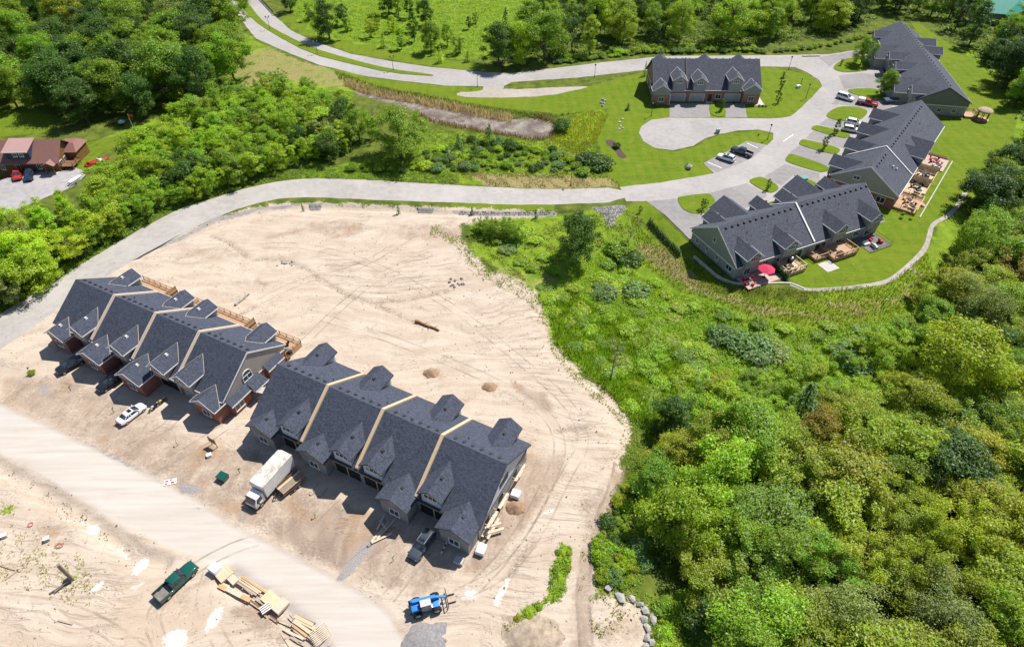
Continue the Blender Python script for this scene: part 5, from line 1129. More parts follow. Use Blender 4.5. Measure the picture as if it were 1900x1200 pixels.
# earth and gravel heaps
def heap(label, p, rx, ry, h, m, seed, cat='heap', rz=0.0, name='dirt_heap'):
    q = gp(p); b = bmesh.new(); bmesh.ops.create_grid(b, x_segments=26, y_segments=26, size=1.0)
    for v in b.verts:
        r = v.co.length; n = mnoise.noise(Vector((v.co.x * 2 + seed, v.co.y * 2, 0))) * .25 + mnoise.noise(Vector((v.co.x * 6, v.co.y * 6 + seed, 3))) * .1
        z = max(0, 1 - (r * (1 + n)) ** 1.5); v.co.z = z * (1 + n * .5) * h - .03; v.co.x *= rx; v.co.y *= ry
    me = bpy.data.meshes.new(name); b.to_mesh(me); b.free(); me.materials.append(m); me.polygons.foreach_set('use_smooth', [True] * len(me.polygons))
    return tag(link(name, me, None, q, rz), label, cat)
M_EARTH = mat('damp_earth', (.30, .19, .115), .95, .25, 1.5, .1); M_GRAV = mat('grey_gravel', (.25, .235, .235), .95, .3, 3, .08)
heap('small brown earth heap behind the unfinished row', (800, 692), 1.5, 1.2, .75, M_EARTH, 1); heap('low brown earth heap further along behind the unfinished row', (908, 718), 1.45, 1.1, .6, M_EARTH, 2)
heap('round earth heap beside the pallets at the unfinished gable', (957, 942), 1.5, 1.2, .9, M_EARTH, 3); heap('grey gravel heap beside the blue telehandler', (785, 1190), 2.8, 2.4, .55, M_GRAV, 4, name='gravel_heap')
heap('scraped brush covered earth mound at the foot of the track', (990, 1180), 4.0, 2.6, .8, mat('brushy_earth', (.36, .285, .21), .95, .4, 1.2, .15), 5)
# logs
def log(label, a, c, r, m):
    A, B = Vector(gp(a)), Vector(gp(c)); d = B - A; L = d.length; mb = MB(); k = 6
    e = thing('fallen_log', label, 'log', tuple(A), math.atan2(d.y, d.x))
    for i in range(k):
        x0, x1 = L * i / k, L * (i + 1) / k; w0 = .25 * math.sin(i * 1.7) * r; w1 = .25 * math.sin((i + 1) * 1.7) * r; mb.tube((x0, w0, r * .8), (x1, w1, r * .8), r * (1 - .5 * i / k), r * (1 - .5 * (i + 1) / k), 8)
    part('trunk', mb, m, e)
    for f, s in ((.35, 1), (.55, -1), (.75, 1)): part('branch', MB().tube((L * f, 0, r), (L * f + .7, s * .6, r * 1.6), r * .35, r * .1, 5), m, e)
log('pale weathered log with branches lying on the sand behind the brick row', (437, 567), (463, 546), .28, mat('grey_driftwood', (.33, .30, .27), .9, .25, 2)); log('brown log lying alone in the middle of the graded sand', (771, 597), (815, 614), .3, mat('red_brown_wood', (.23, .11, .05), .8, .3, 2))
# lumber yard
LG = 'boards of the lumber pile by the dirt road'
def board(label, a, c, w, h, m, z=.05, group=LG, name='lumber_board'):
    A, B = gp(a), gp(c); A = Vector((A[0], A[1], max(A[2], -.25) + z)); B = Vector((B[0], B[1], max(B[2], -.25) + z)); d = B - A
    me = MB().box(-d.length / 2, d.length / 2, -w / 2, w / 2, -h / 2, h / 2).mesh(name, m)
    o = link(name, me, None, tuple((A + B) / 2 + Vector((0, 0, h / 2))), 0, rot=(0, -math.asin(max(-1, min(1, d.z / max(.01, d.length)))), math.atan2(d.y, d.x))); return tag(o, label, 'board', group)
M_L1 = mat('yellow_pine', (.56, .43, .29), .75, .18, 2, stretch=(.4, 6, 6)); M_L2 = mat('orange_pine', (.50, .31, .15), .75, .18, 2, stretch=(.4, 6, 6)); M_L3 = mat('grey_pine', (.40, .32, .25), .85, .2, 2, stretch=(.4, 6, 6)); M_PLY = mat('plywood', (.60, .47, .29), .7, .1, 1.5)
zz = lambda x, y: (380 + x / 6, 1000 + y / 6)
for i, (a, c, w, mm, z) in enumerate((((400, 440), (640, 610), .3, M_L1, .3), ((420, 430), (690, 605), .3, M_L2, .42), ((380, 470), (610, 620), .28, M_L1, .25), ((360, 490), (590, 640), .3, M_L3, .12), ((410, 500), (660, 650), .25, M_L3, .1), ((440, 440), (710, 600), .26, M_L1, .34), ((390, 510), (545, 635), .22, M_L3, .06),
     ((165, 525), (255, 575), .7, M_L2, .3), ((255, 565), (425, 655), .75, M_CREAM, .32), ((410, 650), (525, 705), .7, M_L2, .3), ((210, 515), (290, 550), .35, M_CREAM, .25), ((440, 630), (510, 665), .35, M_CREAM, .3), ((520, 700), (660, 800), .3, M_BROWN, .15), ((590, 660), (780, 790), .28, M_L3, .12), ((550, 670), (700, 765), .25, M_L3, .1),
     ((1040, 840), (1240, 930), .22, M_L3, .12), ((1010, 870), (1210, 960), .5, M_L1, .22), ((1020, 900), (1240, 1010), .5, M_L1, .2), ((1000, 930), (1190, 1060), .5, M_L1, .26), ((990, 980), (1150, 1100), .34, M_L2, .25), ((880, 1010), (1110, 1130), .3, M_CREAM, .15), ((960, 1100), (1170, 1200), .24, M_L3, .12), ((1000, 1030), (1130, 1130), .22, M_L3, .1), ((860, 1060), (950, 1200), .2, M_L1, .1), ((820, 900), (990, 970), .22, M_L3, .08), ((950, 860), (1020, 940), .16, M_WOOD, .1), ((640, 840), (700, 875), .2, M_CREAM, .12), ((740, 870), (830, 935), .22, M_BROWN, .1), ((1380, 1190), (1430, 1130), .2, M_CREAM, .1), ((1150, 1095), (1230, 1150), .25, M_L3, .08))):
    board('loose lumber board in the pile along the dirt road edge', zz(*a), zz(*c), w * .85, .07 if w < .4 else .12, mm, z * .7)
def stack(name, label, cat, p, rz, w, d, h, m, n=4, wrap=None):
    q = gp(p); e = thing(name, label, cat, (q[0], q[1], max(q[2], -.2)), rz)
    for j in range(3): part('bearer', MB().box(-w / 2 + j * (w / 2 - .05), -w / 2 + .1 + j * (w / 2 - .05), -d / 2, d / 2, 0, .1), M_WOOD, e)
    for i in range(n): part('layer', MB().box(-w / 2 + .02 * (i % 2), w / 2 - .03 * ((i + 1) % 2), -d / 2 + .03 * (i % 2), d / 2, .102 + h * i / n, .1 + h * (i + 1) / n - .01), m, e)
    if wrap: o = part('cover', MB().hexa([(-w / 2 - .05, -d / 2 - .05, .3), (w / 2 + .05, -d / 2 - .05, .25), (w / 2 + .05, d / 2 + .05, .3), (-w / 2 - .05, d / 2 + .05, .22)], [(-w / 2 - .02, -d / 2, h + .16), (w / 2, -d / 2, h + .14), (w / 2, d / 2, h + .18), (-w / 2, d / 2, h + .13)]), wrap, e); bevel(o.data, .06, 2)
    return e
M_WRAPW = mat('white_wrap', (.74, .75, .76), .45, .08, 2)
stack('plywood_stack', 'tan sheet stack beside the white wrapped bundle at the lumber pile', 'lumber stack', zz(235, 420), R(-40), 1.8, 1.9, .45, M_L1, 4)
stack('plywood_stack', 'yellow plywood stack in the middle of the lumber pile', 'lumber stack', zz(760, 700), R(-35), 2.7, 1.6, .25, M_PLY, 3); stack('plywood_stack', 'pinkish board stack on dark blocks next to the yellow plywood', 'lumber stack', zz(860, 770), R(55), 1.9, 1.3, .45, M_CREAM, 4)
stack('wrapped_bundle', 'white plastic wrapped bundle at the end of the lumber pile', 'bundle', zz(130, 350), R(-30), 1.4, 1.2, .95, M_WRAPW, 2, M_WRAPW); stack('cream_board_stack', 'short stack of cream boards between the sheets and long boards', 'lumber stack', zz(320, 465), R(-38), 1.9, 1.0, .3, M_CREAM, 2)
pq = gp(zz(1290, 1060)); pl = thing('pallet', 'slatted wooden pallets dumped at the low end of the lumber pile', 'pallet', (pq[0], pq[1], max(pq[2], -.2)), R(40))
for i in range(9): part('slat', MB().box(-1.1, 1.1, -1.0 + i * .24, -.86 + i * .24, .14, .18), M_CREAM, pl)
for x in (-1.0, 0, .95): part('stringer', MB().box(x, x + .08, -1.02, 1.08, 0, .138), M_WOOD, pl)
pq = gp(zz(705, 805)); tm_ = thing('wire_crate', 'small striped crate beside the board stacks of the lumber pile', 'crate', (pq[0], pq[1], 0), R(40))
for i in range(4): part('slat', MB().box(-.7, .7, -.5 + i * .3, -.35 + i * .3, .4, .45), M_TRIM, tm_)
part('crate_box', MB().box(-.65, .65, -.5, .6, 0, .398), M_BROWN, tm_)
# items round the unfinished row
stack('wrapped_pallet', 'white covered pallet by the earth heap at the unfinished gable', 'pallet', (957, 920), R(-20), 1.3, 1.2, .8, M_WRAPW, 2, M_WRAPW); stack('brick_pallet', 'pale block pallet near the corner of the unfinished row', 'pallet', (893, 1022), R(70), 1.5, 1.2, .8, M_CONC, 3, M_WRAPW); stack('brick_pallet', 'small pale block pallet at the front corner of the unfinished row', 'pallet', (852, 1042), R(-20), 1.3, 1.0, .6, M_CONC, 3)
for i, (a, c) in enumerate((((895, 1000), (918, 958)), ((905, 1004), (926, 966)), ((900, 985), (930, 975)), ((898, 996), (935, 985)))): board('timber plank on the trestles beside the unfinished gable', a, c, .35, .1, M_CREAM, .7 + .11 * (i > 1), 'planks beside the unfinished gable')
for p in ((903, 990), (916, 972)):
    q = gp(p); e = thing('saw_trestle', 'wooden trestle holding planks beside the unfinished gable', 'trestle', q, R(20), 'trestles beside the unfinished gable'); part('beam', MB().box(-.6, .6, -.05, .05, .6, .7), M_OSB, e)
    for x in (-.5, .5):
        for s in (-1, 1): part('leg', MB().bar((x, 0, .62), (x, s * .3, 0), .07, .07), M_OSB, e)
for i, (a, c) in enumerate((((688, 1006), (722, 968)), ((700, 1000), (735, 962)), ((690, 1008), (728, 990)), ((705, 966), (718, 985)), ((715, 955), (700, 985)))): board('pale plank dropped on the dirt before the unfinished row', a, c, .3, .08, M_CREAM, .05 + .08 * i, 'planks dropped before the unfinished row')
q = gp((828, 1010)); e = thing('safety_barrier', 'red and white striped barrier board leaning by the unfinished porch', 'barrier', q, math.atan2(un((834, 997))[1] - un((822, 1022))[1], un((834, 997))[0] - un((822, 1022))[0]))
for i in range(9): part('stripe', MB().box(-1.6 + i * .36, -1.6 + (i + 1) * .36 - .004, -.12, .12, .35, .42), P_RED if i % 2 else M_TRIM, e)
for x in (-1.3, 1.3): part('leg', MB().box(x - .04, x + .04, -.3, .3, 0, .348), M_STEEL, e)
def dumpbin(label, p, w, d, h, m, lid, rz):
    q = gp(p); e = thing('waste_bin', label, 'bin', q, rz); part('bin_body', MB().hexa([(-w * .45, -d * .45, .1), (w * .45, -d * .45, .1), (w * .45, d * .45, .1), (-w * .45, d * .45, .1)], [(-w / 2, -d / 2, h), (w / 2, -d / 2, h), (w / 2, d / 2, h), (-w / 2, d / 2, h)]), m, e); part('lid', MB().hexa([(-w / 2 - .05, -d / 2 - .05, h + .003), (w / 2 + .05, -d / 2 - .05, h + .003), (w / 2 + .05, d / 2 + .05, h + .003), (-w / 2 - .05, d / 2 + .05, h + .003)], [(-w / 2, -d / 2, h + .12), (w / 2, -d / 2, h + .12), (w / 2, d / 2, h + .16), (-w / 2, d / 2, h + .16)]), lid, e)
    for x in (-w * .4, w * .4): part('foot', MB().box(x - .06, x + .06, -d * .4, d * .4, 0, .1), M_PLAS, e)
dumpbin('dark green lidded bin standing alone on the dirt before the rows', (415, 888), 1.5, 1.2, .8, P_GREEN, P_GREEN, R(-25))
dumpbin('teal lidded bin on the drive beside the grey stone row', (1490, 337), 1.5, 1.1, 1.0, P_GREEN, MATS['teal_metal_roof'], R(15))
for lb, p, c in (('white plastic drum on the dirt below the brown sign', (389, 846), M_WRAPW), ('pale block lying on the sand by the red hose', (88, 1001), M_CONC), ('pale stone by the grass at the near sand edge', (9, 995), M_CONC)):
    q = gp(p); e = thing('concrete_block', lb, 'block', q, .5); part('block', MB().box(-.35, .35, -.28, .28, 0, .45), c, e); part('cap', MB().box(-.38, .38, -.31, .31, .452, .52), M_TRIM, e)
q = gp((316, 894)); e = thing('road_sign', 'fallen red and white sign frame lying on the dirt by the road', 'sign', q, R(15))
part('panel', MB().box(-.9, .9, -.5, .5, .05, .1), M_TRIM, e)
for x, y, w, h in ((-.5, .2, .5, .25), (.35, -.2, .5, .3), (.1, .3, .4, .2), (-.55, -.25, .35, .25)): part('marking', MB().box(x - w / 2, x + w / 2, y - h / 2, y + h / 2, .102, .11), P_RED, e)
q = gp((398, 828)); e = thing('site_sign', 'brown board sign on two posts between the rows', 'sign', q, R(-30)); part('sign_board', MB().box(-.75, .75, -.05, .05, 1.0, 2.1), M_BROWN, e)
for x in (-.6, .6): part('post', MB().box(x - .06, x + .06, .052, .14, 0, 2.2), M_WOOD, e)
SURV = [(330, 826), (132, 725), (212, 765), (445, 877), (583, 915), (585, 960), (690, 1010), (730, 1040), (55, 690)]
for p in SURV:
    q = gp(p); e = thing('survey_stake', 'green painted survey stake standing in the dirt', 'stake', q, RNG.uniform(0, 3), 'green survey stakes round the rows'); part('stake', MB().box(-.05, .05, -.03, .03, 0, 1.1), mat('stake_green', (.03, .30, .12), .6, .1), e); part('flag', MB().box(.05, .3, -.01, .01, .85, 1.1), MATS['stake_green'], e)
q = gp((135, 1075)); e = thing('timber_post', 'dark timber post with stub arm standing in the weedy sand', 'post', q, R(35)); part('post', MB().box(-.18, .18, -.18, .18, -.1, 4.2), M_WOOD, e); part('arm', MB().bar((.0, 0, .5), (-2.2, -.6, .12), .22, .2), M_WOOD, e); part('base_box', MB().box(-1.0, -.2, -.4, .4, 0, .35), M_PLAS, e)
for lb, p, m in (('red hose coil dropped on the sand by the road ditch', (57, 973), 0), ('longer red hose coil on the sand near the weeds', (110, 1012), 1)):
    q = gp(p); mb = MB()
    for k in range(3):
        for i in range(14):
            a0, a1 = 2 * math.pi * i / 14, 2 * math.pi * (i + 1) / 14; r_ = .26 + .05 * k; mb.tube((r_ * (1.6 if m else 1) * math.cos(a0), r_ * math.sin(a0), .06 + .04 * k), (r_ * (1.6 if m else 1) * math.cos(a1), r_ * math.sin(a1), .06 + .04 * k), .025, k=5)
    tag(part('hose_coil', mb, mat('faded_red_hose', (.50, .16, .13), .6, .1), None, loc=q), lb, 'hose')
for i, (a, c) in enumerate((((0, 1048), (38, 1059)), ((10, 1075), (35, 1056)), ((108, 1150), (135, 1157)))): board('weathered board lying in the weedy sand', a, c, .22, .07, M_L3, .03, 'boards in the weedy sand')

# ------------------------------------------------------------------ lamp posts and street things
M_POST = mat('black_post', (.018, .018, .02), .45, .1); M_LENS = mat('lamp_lens', (.45, .45, .42), .3, .1)
def lamp(label, p, h=4.3, double=False, yaw=0.0, group=None):
    q = gp(p); e = thing('street_lamp', label, 'street lamp', q, yaw, group)
    part('base', MB().tube((0, 0, 0), (0, 0, .5), .13, .1, 8), M_POST, e); part('pole', MB().tube((0, 0, .5), (0, 0, h - .45), .075, .055, 8), M_POST, e)
    for x in ((-.55, .55) if double else (0,)):
        if double: part('arm', MB().bar((0, 0, h - .6), (x, 0, h - .5), .06, .06), M_POST, e)
        hd = part('lantern', MB().hexa([(x - .12, -.12, h - .45), (x + .12, -.12, h - .45), (x + .12, .12, h - .45), (x - .12, .12, h - .45)], [(x - .2, -.2, h - .05), (x + .2, -.2, h - .05), (x + .2, .2, h - .05), (x - .2, .2, h - .05)]), M_LENS, e)
        part('lantern_cap', MB().hexa([(x - .26, -.26, h - .048), (x + .26, -.26, h - .048), (x + .26, .26, h - .048), (x - .26, .26, h - .048)], [(x - .06, -.06, h + .2), (x + .06, -.06, h + .2), (x + .06, .06, h + .2), (x - .06, .06, h + .2)]), M_POST, hd)
for p in ((501, 55), (589, 100), (730, 131)): lamp('black twin lantern lamp on the grass median of the divided road', p, 4.6, True, .3, 'median street lamps')
for lb, p in (('black street lamp at the gravel spur junction', (886, 162)), ('black street lamp on the verge between the spur and the brick block', (1103, 145)), ('black street lamp on the dry verge above the sand pad', (1059, 345)), ('black street lamp behind the garden tree ring at the bend', (1463, 130)), ('black street lamp on the lawn edge facing the white van', (1495, 183)),
              ('black street lamp on the lawn tip by the parking bay', (1424, 259)), ('black street lamp in front of the orange brick block', (1208, 216))): lamp(lb, p)
for lb, p in (('slim pale bollard light on the grassy bank by the path', (1536, 572)), ('slim pale bollard light by the path near the wood', (1640, 565))):
    q = gp(p); e = thing('bollard_light', lb, 'bollard', q); part('post', MB().tube((0, 0, 0), (0, 0, 1.3), .07), M_STEEL, e); part('head', MB().tube((0, 0, 1.3), (0, 0, 1.5), .22, .1, 8), M_TRIM, e)
q = gp((1331, 247)); e = thing('utility_box', 'pale green utility box on the edge of the turning circle', 'utility box', q, .1); part('cabinet', MB().box(-.45, .45, -.4, .4, .1, 1.15), mat('cabinet_green', (.30, .37, .33), .5, .1), e); part('pad', MB().box(-.7, .7, -.6, .6, -.02, .1), M_CONC, e); part('lid', MB().box(-.48, .48, -.43, .43, 1.152, 1.22), MATS['cabinet_green'], e)
q = gp((1481, 163)); e = thing('utility_box', 'white utility box with dark post on the round lawn', 'utility box', q, .2); part('cabinet', MB().box(-.6, .6, -.4, .4, 0, .7), M_WRAPW, e); part('post', MB().box(.5, .62, -.06, .06, 0, 3.0), M_POST, e); part('lid', MB().box(-.65, .65, -.45, .45, .702, .78), M_TRIM, e)
q = gp((1407, 252)); e = thing('fire_hydrant', 'small red hydrant on the lawn strip by the turning circle', 'hydrant', q); part('barrel', MB().tube((0, 0, 0), (0, 0, .6), .14, .12, 8), P_RED, e); part('bonnet', MB().dome((0, 0, .6), .16, .16, .16, 8, 3), P_RED, e); part('outlet', MB().tube((-.26, 0, .42), (.26, 0, .42), .07, k=6), P_RED, e)
q = gp((1505, 105)); e = thing('stone_kerb', 'low pale stone wall at the lane edge by the hedge', 'wall', q, .05)
for i in range(5): part('stone', MB().box(-3 + i * 1.2, -1.84 + i * 1.2, -.25, .25, -.05, .38), M_CONC, e)
# retaining wall round the grey stone row
RW = G([(1287, 479), (1312, 500), (1332, 517), (1355, 526), (1375, 529), (1420, 526.5), (1465, 525), (1480, 531), (1492, 536)]); e = thing('retaining_wall', 'low pale retaining wall curving round the grey stone row', 'wall', (RW[0][0], RW[0][1], 0))
RW = subdiv(chaikin(RW, 1, False), 1.5, False)
for i in range(len(RW) - 1):
    (x0, y0), (x1, y1) = RW[i], RW[i + 1]; ox, oy = RW[0]
    o = part('wall_block', MB().bar((x0 - ox, y0 - oy, -.65), (x1 - ox, y1 - oy, -.65), .35, 1.7), M_CONC, e)
# flag pole and trampoline in the garden on the left
q = gp((252, 248)); e = thing('flag_pole', 'white flag pole with small red flag on the shaded lawn', 'flag pole', q); part('pole', MB().tube((0, 0, 0), (0, 0, 5.8), .06, .04), M_TRIM, e); part('flag', MB().box(.06, 1.3, -.01, .01, 4.9, 5.7), P_RED, e)
q = gp((228, 232)); e = thing('garden_shelter', 'small pale blue dome shelter in the tree shade', 'shelter', q); part('dome', MB().dome((0, 0, .9), 1.0, 1.0, .7, 10, 4), mat('pale_blue', (.40, .55, .68), .5, .1), e)
for x in (-.8, .8): part('leg', MB().tube((x, 0, 0), (x, 0, 1.0), .05), M_STEEL, e)
# bridge rails on the divided road
for lb, a, c in (('black bridge railing beside the upper lane of the divided road', (481, -2), (508, 27)), ('black bridge railing beside the lower lane of the divided road', (433, 22), (446, 38))):
    A, B = Vector((*un(a), 0)), Vector((*un(c), 0)); e = thing('bridge_railing', lb, 'railing', tuple(A), math.atan2((B - A).y, (B - A).x)); L = (B - A).length
    for z in (.45, .8, 1.1): part('rail', MB().box(0, L, -.05, .05, z, z + .1), M_POST, e)
    for i in range(int(L / 2) + 1): part('post', MB().box(i * 2 - .06, i * 2 + .06, -.07, .07, -.3, 1.15), M_POST, e)
# mulch bed
M_MUL = mat('dark_mulch', (.085, .06, .05), .95, .4, 3, .1)
structure(sheet('mulch_bed', chaikin(U([(1120, 263), (1133, 258), (1148, 268), (1155, 283), (1166, 292), (1150, 295), (1142, 280)]), 1), .03, M_MUL, world_pts=True))

# ------------------------------------------------------------------ decks, patios and their furniture behind the right hand rows
def patio_set(name, label, at, rz, cm, chair, n=4):
    e = thing(name, label, 'patio set', at, rz)
    part('table', MB().tube((0, 0, .68), (0, 0, .74), .6, k=12).tube((0, 0, 0), (0, 0, .68), .05), M_PLAS, e)
    for i in range(n):
        a = 2 * math.pi * i / n + .5; x, y = 1.05 * math.cos(a), 1.05 * math.sin(a)
        part('chair', MB().box(x - .27, x + .27, y - .27, y + .27, .35, .5).bar((x + .27 * math.cos(a), y + .27 * math.sin(a), .45), (x + .4 * math.cos(a), y + .4 * math.sin(a), 1.0), .5, .08).box(x - .22, x + .22, y - .22, y + .22, 0, .348), chair, e)
    return e
def parasol(label, at, r, m):
    e = thing('parasol', label, 'parasol', at); part('pole', MB().tube((0, 0, 0), (0, 0, 2.5), .04), M_STEEL, e); mb = MB(); n = 8
    top = (0, 0, 2.75)
    for i in range(n):
        a0, a1 = 2 * math.pi * i / n, 2 * math.pi * (i + 1) / n; mb.poly([top, (r * math.cos(a0), r * math.sin(a0), 2.15), (r * math.cos(a1), r * math.sin(a1), 2.15)])
        mb.poly([(0, 0, 2.70), (r * math.cos(a1), r * math.sin(a1), 2.11), (r * math.cos(a0), r * math.sin(a0), 2.11)])
    part('canopy', mb, m, e); part('foot', MB().tube((0, 0, 0), (0, 0, .12), .35, k=10), M_PLAS, e); return e
M_CRIM = mat('crimson_fabric', (.50, .03, .08), .8, .15); M_CUSH = mat('cream_cushion', (.60, .56, .52), .85, .15); M_REDC = mat('red_chair', (.50, .02, .03), .6, .1)
V3 = r3.vf - .52
p = r3.wp(1.0, V3 - 3.6, 0); po = part('patio', MB().box(0, 9.0, 0, 3.9, -.1, .12), M_PAVER, None, loc=p, rz=r3.yaw); tag(po, 'pink paved patio under the crimson parasol', 'patio')
c_ = r3.wp(6.4, V3 - 1.8, .12); parasol('crimson parasol on the pink patio at the bank corner', c_, 1.75, M_CRIM); patio_set('patio_set', 'red chairs and table at the corner of the pink patio', r3.wp(2.2, V3 - 1.9, .12), .3, None, M_REDC)
def bbq(label, at, rz):
    e = thing('barbecue', label, 'barbecue', at, rz); part('cart', MB().box(-.6, .6, -.28, .28, 0, .85), M_PLAS, e); o = part('hood', MB().ext([(-.28, .852), (.28, .852), (.26, 1.1), (.1, 1.22), (-.2, 1.15)], 'x', -.42, .42), M_STEEL, e); part('handle', MB().box(-.35, .35, -.36, -.3, .95, 1.0), M_STEEL, o)
def deckat(row, u, w, d, z, m, label, rail, steps=None, name='deck', scr=None, rm=None, grp='decks behind the older rows'):
    p = row.wp(u + w, row.vf + .02 - .0, 0); return deck(label, p, row.yaw + math.pi, w, d, z, m, grp, rail, steps, scr, name, rm)
deckat(r3, 10.6, 5.2, 4.2, .75, M_DECK2, 'pale timber deck with patio set between the cedar hedge and the lawn', 'lr')
patio_set('patio_set', 'dark table and chairs on the pale timber deck', r3.wp(12.6, V3 - 2.4, .75), .8, None, M_PLAS); bbq('covered dark barbecue on the pale timber deck', r3.wp(14.2, V3 - .6, .75), r3.yaw)
deckat(r3, 23.4, 6.6, 4.4, .8, M_DECK, 'large cedar deck with a fire table behind the grey row', 'lr'); deckat(r3, 19.9, 3.3, 2.8, .6, M_DECK, 'small cedar deck joined by steps to the large cedar deck', 'lr')
q = r3.wp(25.6, V3 - 3.1, .8); e = thing('fire_table', 'square black fire table on the large cedar deck', 'table', q, r3.yaw); part('fire_top', MB().box(-.75, .75, -.6, .6, .45, .55).box(-.4, .4, -.28, .28, .552, .6), M_PLAS, e); part('fire_base', MB().box(-.6, .6, -.45, .45, 0, .448), M_PLAS, e)
tag(part('paving_slab', MB().box(0, 3.3, 0, 3.0, -.1, .06), M_CONC, None, loc=r3.wp(19.7, V3 - 6.0, 0), rz=r3.yaw), 'square pale slab on the lawn below the small cedar deck', 'slab')
tag(part('patio', MB().box(0, 6.4, 0, 4.8, -.1, .1), mat('dark_paver', (.16, .15, .15), .9, .3, 2), None, loc=r3.wp(33.0, V3 - 4.6, 0), rz=r3.yaw), 'dark paved patio with red armchairs behind the last grey unit', 'patio')
for i, (u, v) in enumerate(((36.2, -1.5), (37.8, -2.9))):
    e = thing('armchair', 'red cushioned armchair on the dark paved patio', 'armchair', r3.wp(u, V3 + v, .1), .6 + i, 'red armchairs on the dark patio'); part('seat', MB().box(-.4, .4, -.4, .4, .1, .45), M_REDC, e); part('back', MB().box(-.42, .42, .3, .45, .452, 1.0), M_REDC, e)
    for s in (-1, 1): part('arm', MB().box(*sorted((s * .402, s * .5)), -.35, .3, .1, .65), M_REDC, e)
for i, (u, v) in enumerate(((34.4, -2.2), (35.4, -3.6))):
    e = thing('sofa', 'pale cushioned sofa on the dark paved patio', 'sofa', r3.wp(u, V3 + v, .1), .4 + i * 1.4, 'pale sofas on the dark patio'); part('seat', MB().box(-.8, .8, -.4, .35, .1, .42), M_CUSH, e); part('back', MB().box(-.8, .8, .352, .5, .1, .85), M_CUSH, e)
e = thing('patio_fence', 'black metal fence round the dark paved patio', 'fence', r3.wp(33.0, V3 - 4.7, 0), r3.yaw); part('rail', MB().box(0, 6.5, -.03, .03, .85, .92).box(0, 6.5, -.03, .03, .15, .2), M_POST, e); part('rail', MB().box(6.45, 6.51, .031, 4.6, .85, .92).box(6.45, 6.51, .031, 4.6, .15, .2), M_POST, e)
for i in range(8): part('post', MB().box(i * .92, i * .92 + .05, -.05, -.031, .0, .98), M_POST, e)
D4 = ((1.2, 7.2, 5.2, M_DECK, 'cedar deck with stairs at the near end of the red brick row'), (9.6, 6.4, 4.8, M_DECK2, 'timber deck with black patio chairs beyond the cedar deck of the brick row'), (16.6, 6.4, 4.8, M_DECK2, 'timber deck with cream cushions behind the middle of the red brick row'), (26.5, 7.0, 5.6, M_PAVER, 'pink patio deck with red cushions at the far end of the red brick row'))
for i, (u, w, d, m, lb) in enumerate(D4):
    z = .55 if i != 3 else .2; deckat(r4, u, w, d, z, m, lb, 'lr' if i != 3 else 'none', 1.0 if i == 0 else None, rm=M_DECK2, scr=.1 if i in (1, 2) else None)
    patio_set('patio_set', ('tan patio set on the near deck of the red brick row', 'black patio set on the second deck of the red brick row', 'cream patio set on the third deck of the red brick row', 'red patio set on the pink deck of the red brick row')[i], r4.wp(u + w * .6, r4.vf - d * .45, z), i, None, (M_DECK2, M_PLAS, M_CUSH, M_REDC)[i], 4)
    patio_set('patio_set', ('brown side table set on the near deck of the red brick row', 'grey side table set on the second deck of the red brick row', 'dark side table set on the third deck of the red brick row', 'cream side table set on the pink deck of the red brick row')[i], r4.wp(u + w * .25, r4.vf - d * .7, z), i * .7, None, (M_BROWN, M_STEEL, M_PLAS, M_CUSH)[i], 3)
    for k in range(2): link_o = None
    e = thing('planter', 'timber planter box along the patio edge of the red brick row', 'planter', r4.wp(u + w + .3, r4.vf - d + .5, 0), r4.yaw, 'planters behind the red brick row'); part('box', MB().box(0, .6, 0, d - .8, 0, .6), M_DECK2, e); part('soil', MB().box(.06, .54, .06, d - .86, .602, .63), M_MUL, e)
e = thing('garden_kerb', 'pale stone edging along the patios of the red brick row', 'kerb', r4.wp(1, r4.vf - 6.3, 0), r4.yaw)
for i in range(22): part('edging_stone', MB().box(i * 1.5, i * 1.5 + 1.46, -.12, .12, -.05, .22), M_CONC, e)
for u, w, d, lb in ((38.5, 6.0, 3.6, 'timber deck behind the far end of the dark sided row'), (9.0, 4.2, 3.4, 'small timber deck behind the near half of the dark sided row')): deckat(r5, u, w, d, .7, M_DECK2, lb, 'lr', rm=M_DECK2); patio_set('patio_set', 'brown patio set on the ' + lb[:lb.index(' behind')] + (' by the wood' if u > 20 else ' by the lawn'), r5.wp(u + w / 2, r5.vf - d / 2, .7), .4, None, M_BROWN)
deckat(r5, -.5, 4.0, 3.4, .6, M_DECK, 'cedar deck beside the thatched gazebo', 'l', rm=M_DECK)
q = r5.wp(-.3, r5.vf - 4.6, 0); e = thing('gazebo', 'gazebo with round tan roof on posts beside the dark gable', 'gazebo', q)
for i in range(6): part('post', MB().box(1.5 * math.cos(i * 1.047) - .08, 1.5 * math.cos(i * 1.047) + .08, 1.5 * math.sin(i * 1.047) - .08, 1.5 * math.sin(i * 1.047) + .08, 0, 2.5), M_BROWN, e)
part('gazebo_roof', MB().dome((0, 0, 2.5), 2.1, 2.1, .9, 14, 4), mat('thatch', (.40, .31, .23), .95, .3, 4, .1), e); part('floor', MB().tube((0, 0, 0), (0, 0, .2), 2.0, k=12), M_DECK, e)
bbq('black barbecue on the cedar deck nearest the road', r1.wp(6.4, r1.db + .6, .9), r1.yaw); patio_set('patio_set', 'black patio chairs on the last cedar deck of the brick row', r1.wp(39.2, r1.db + .9, .9), .4, None, M_PLAS); bbq('dark barbecue on the last cedar deck of the brick row', r1.wp(41.0, r1.db + .5, .9), r1.yaw)
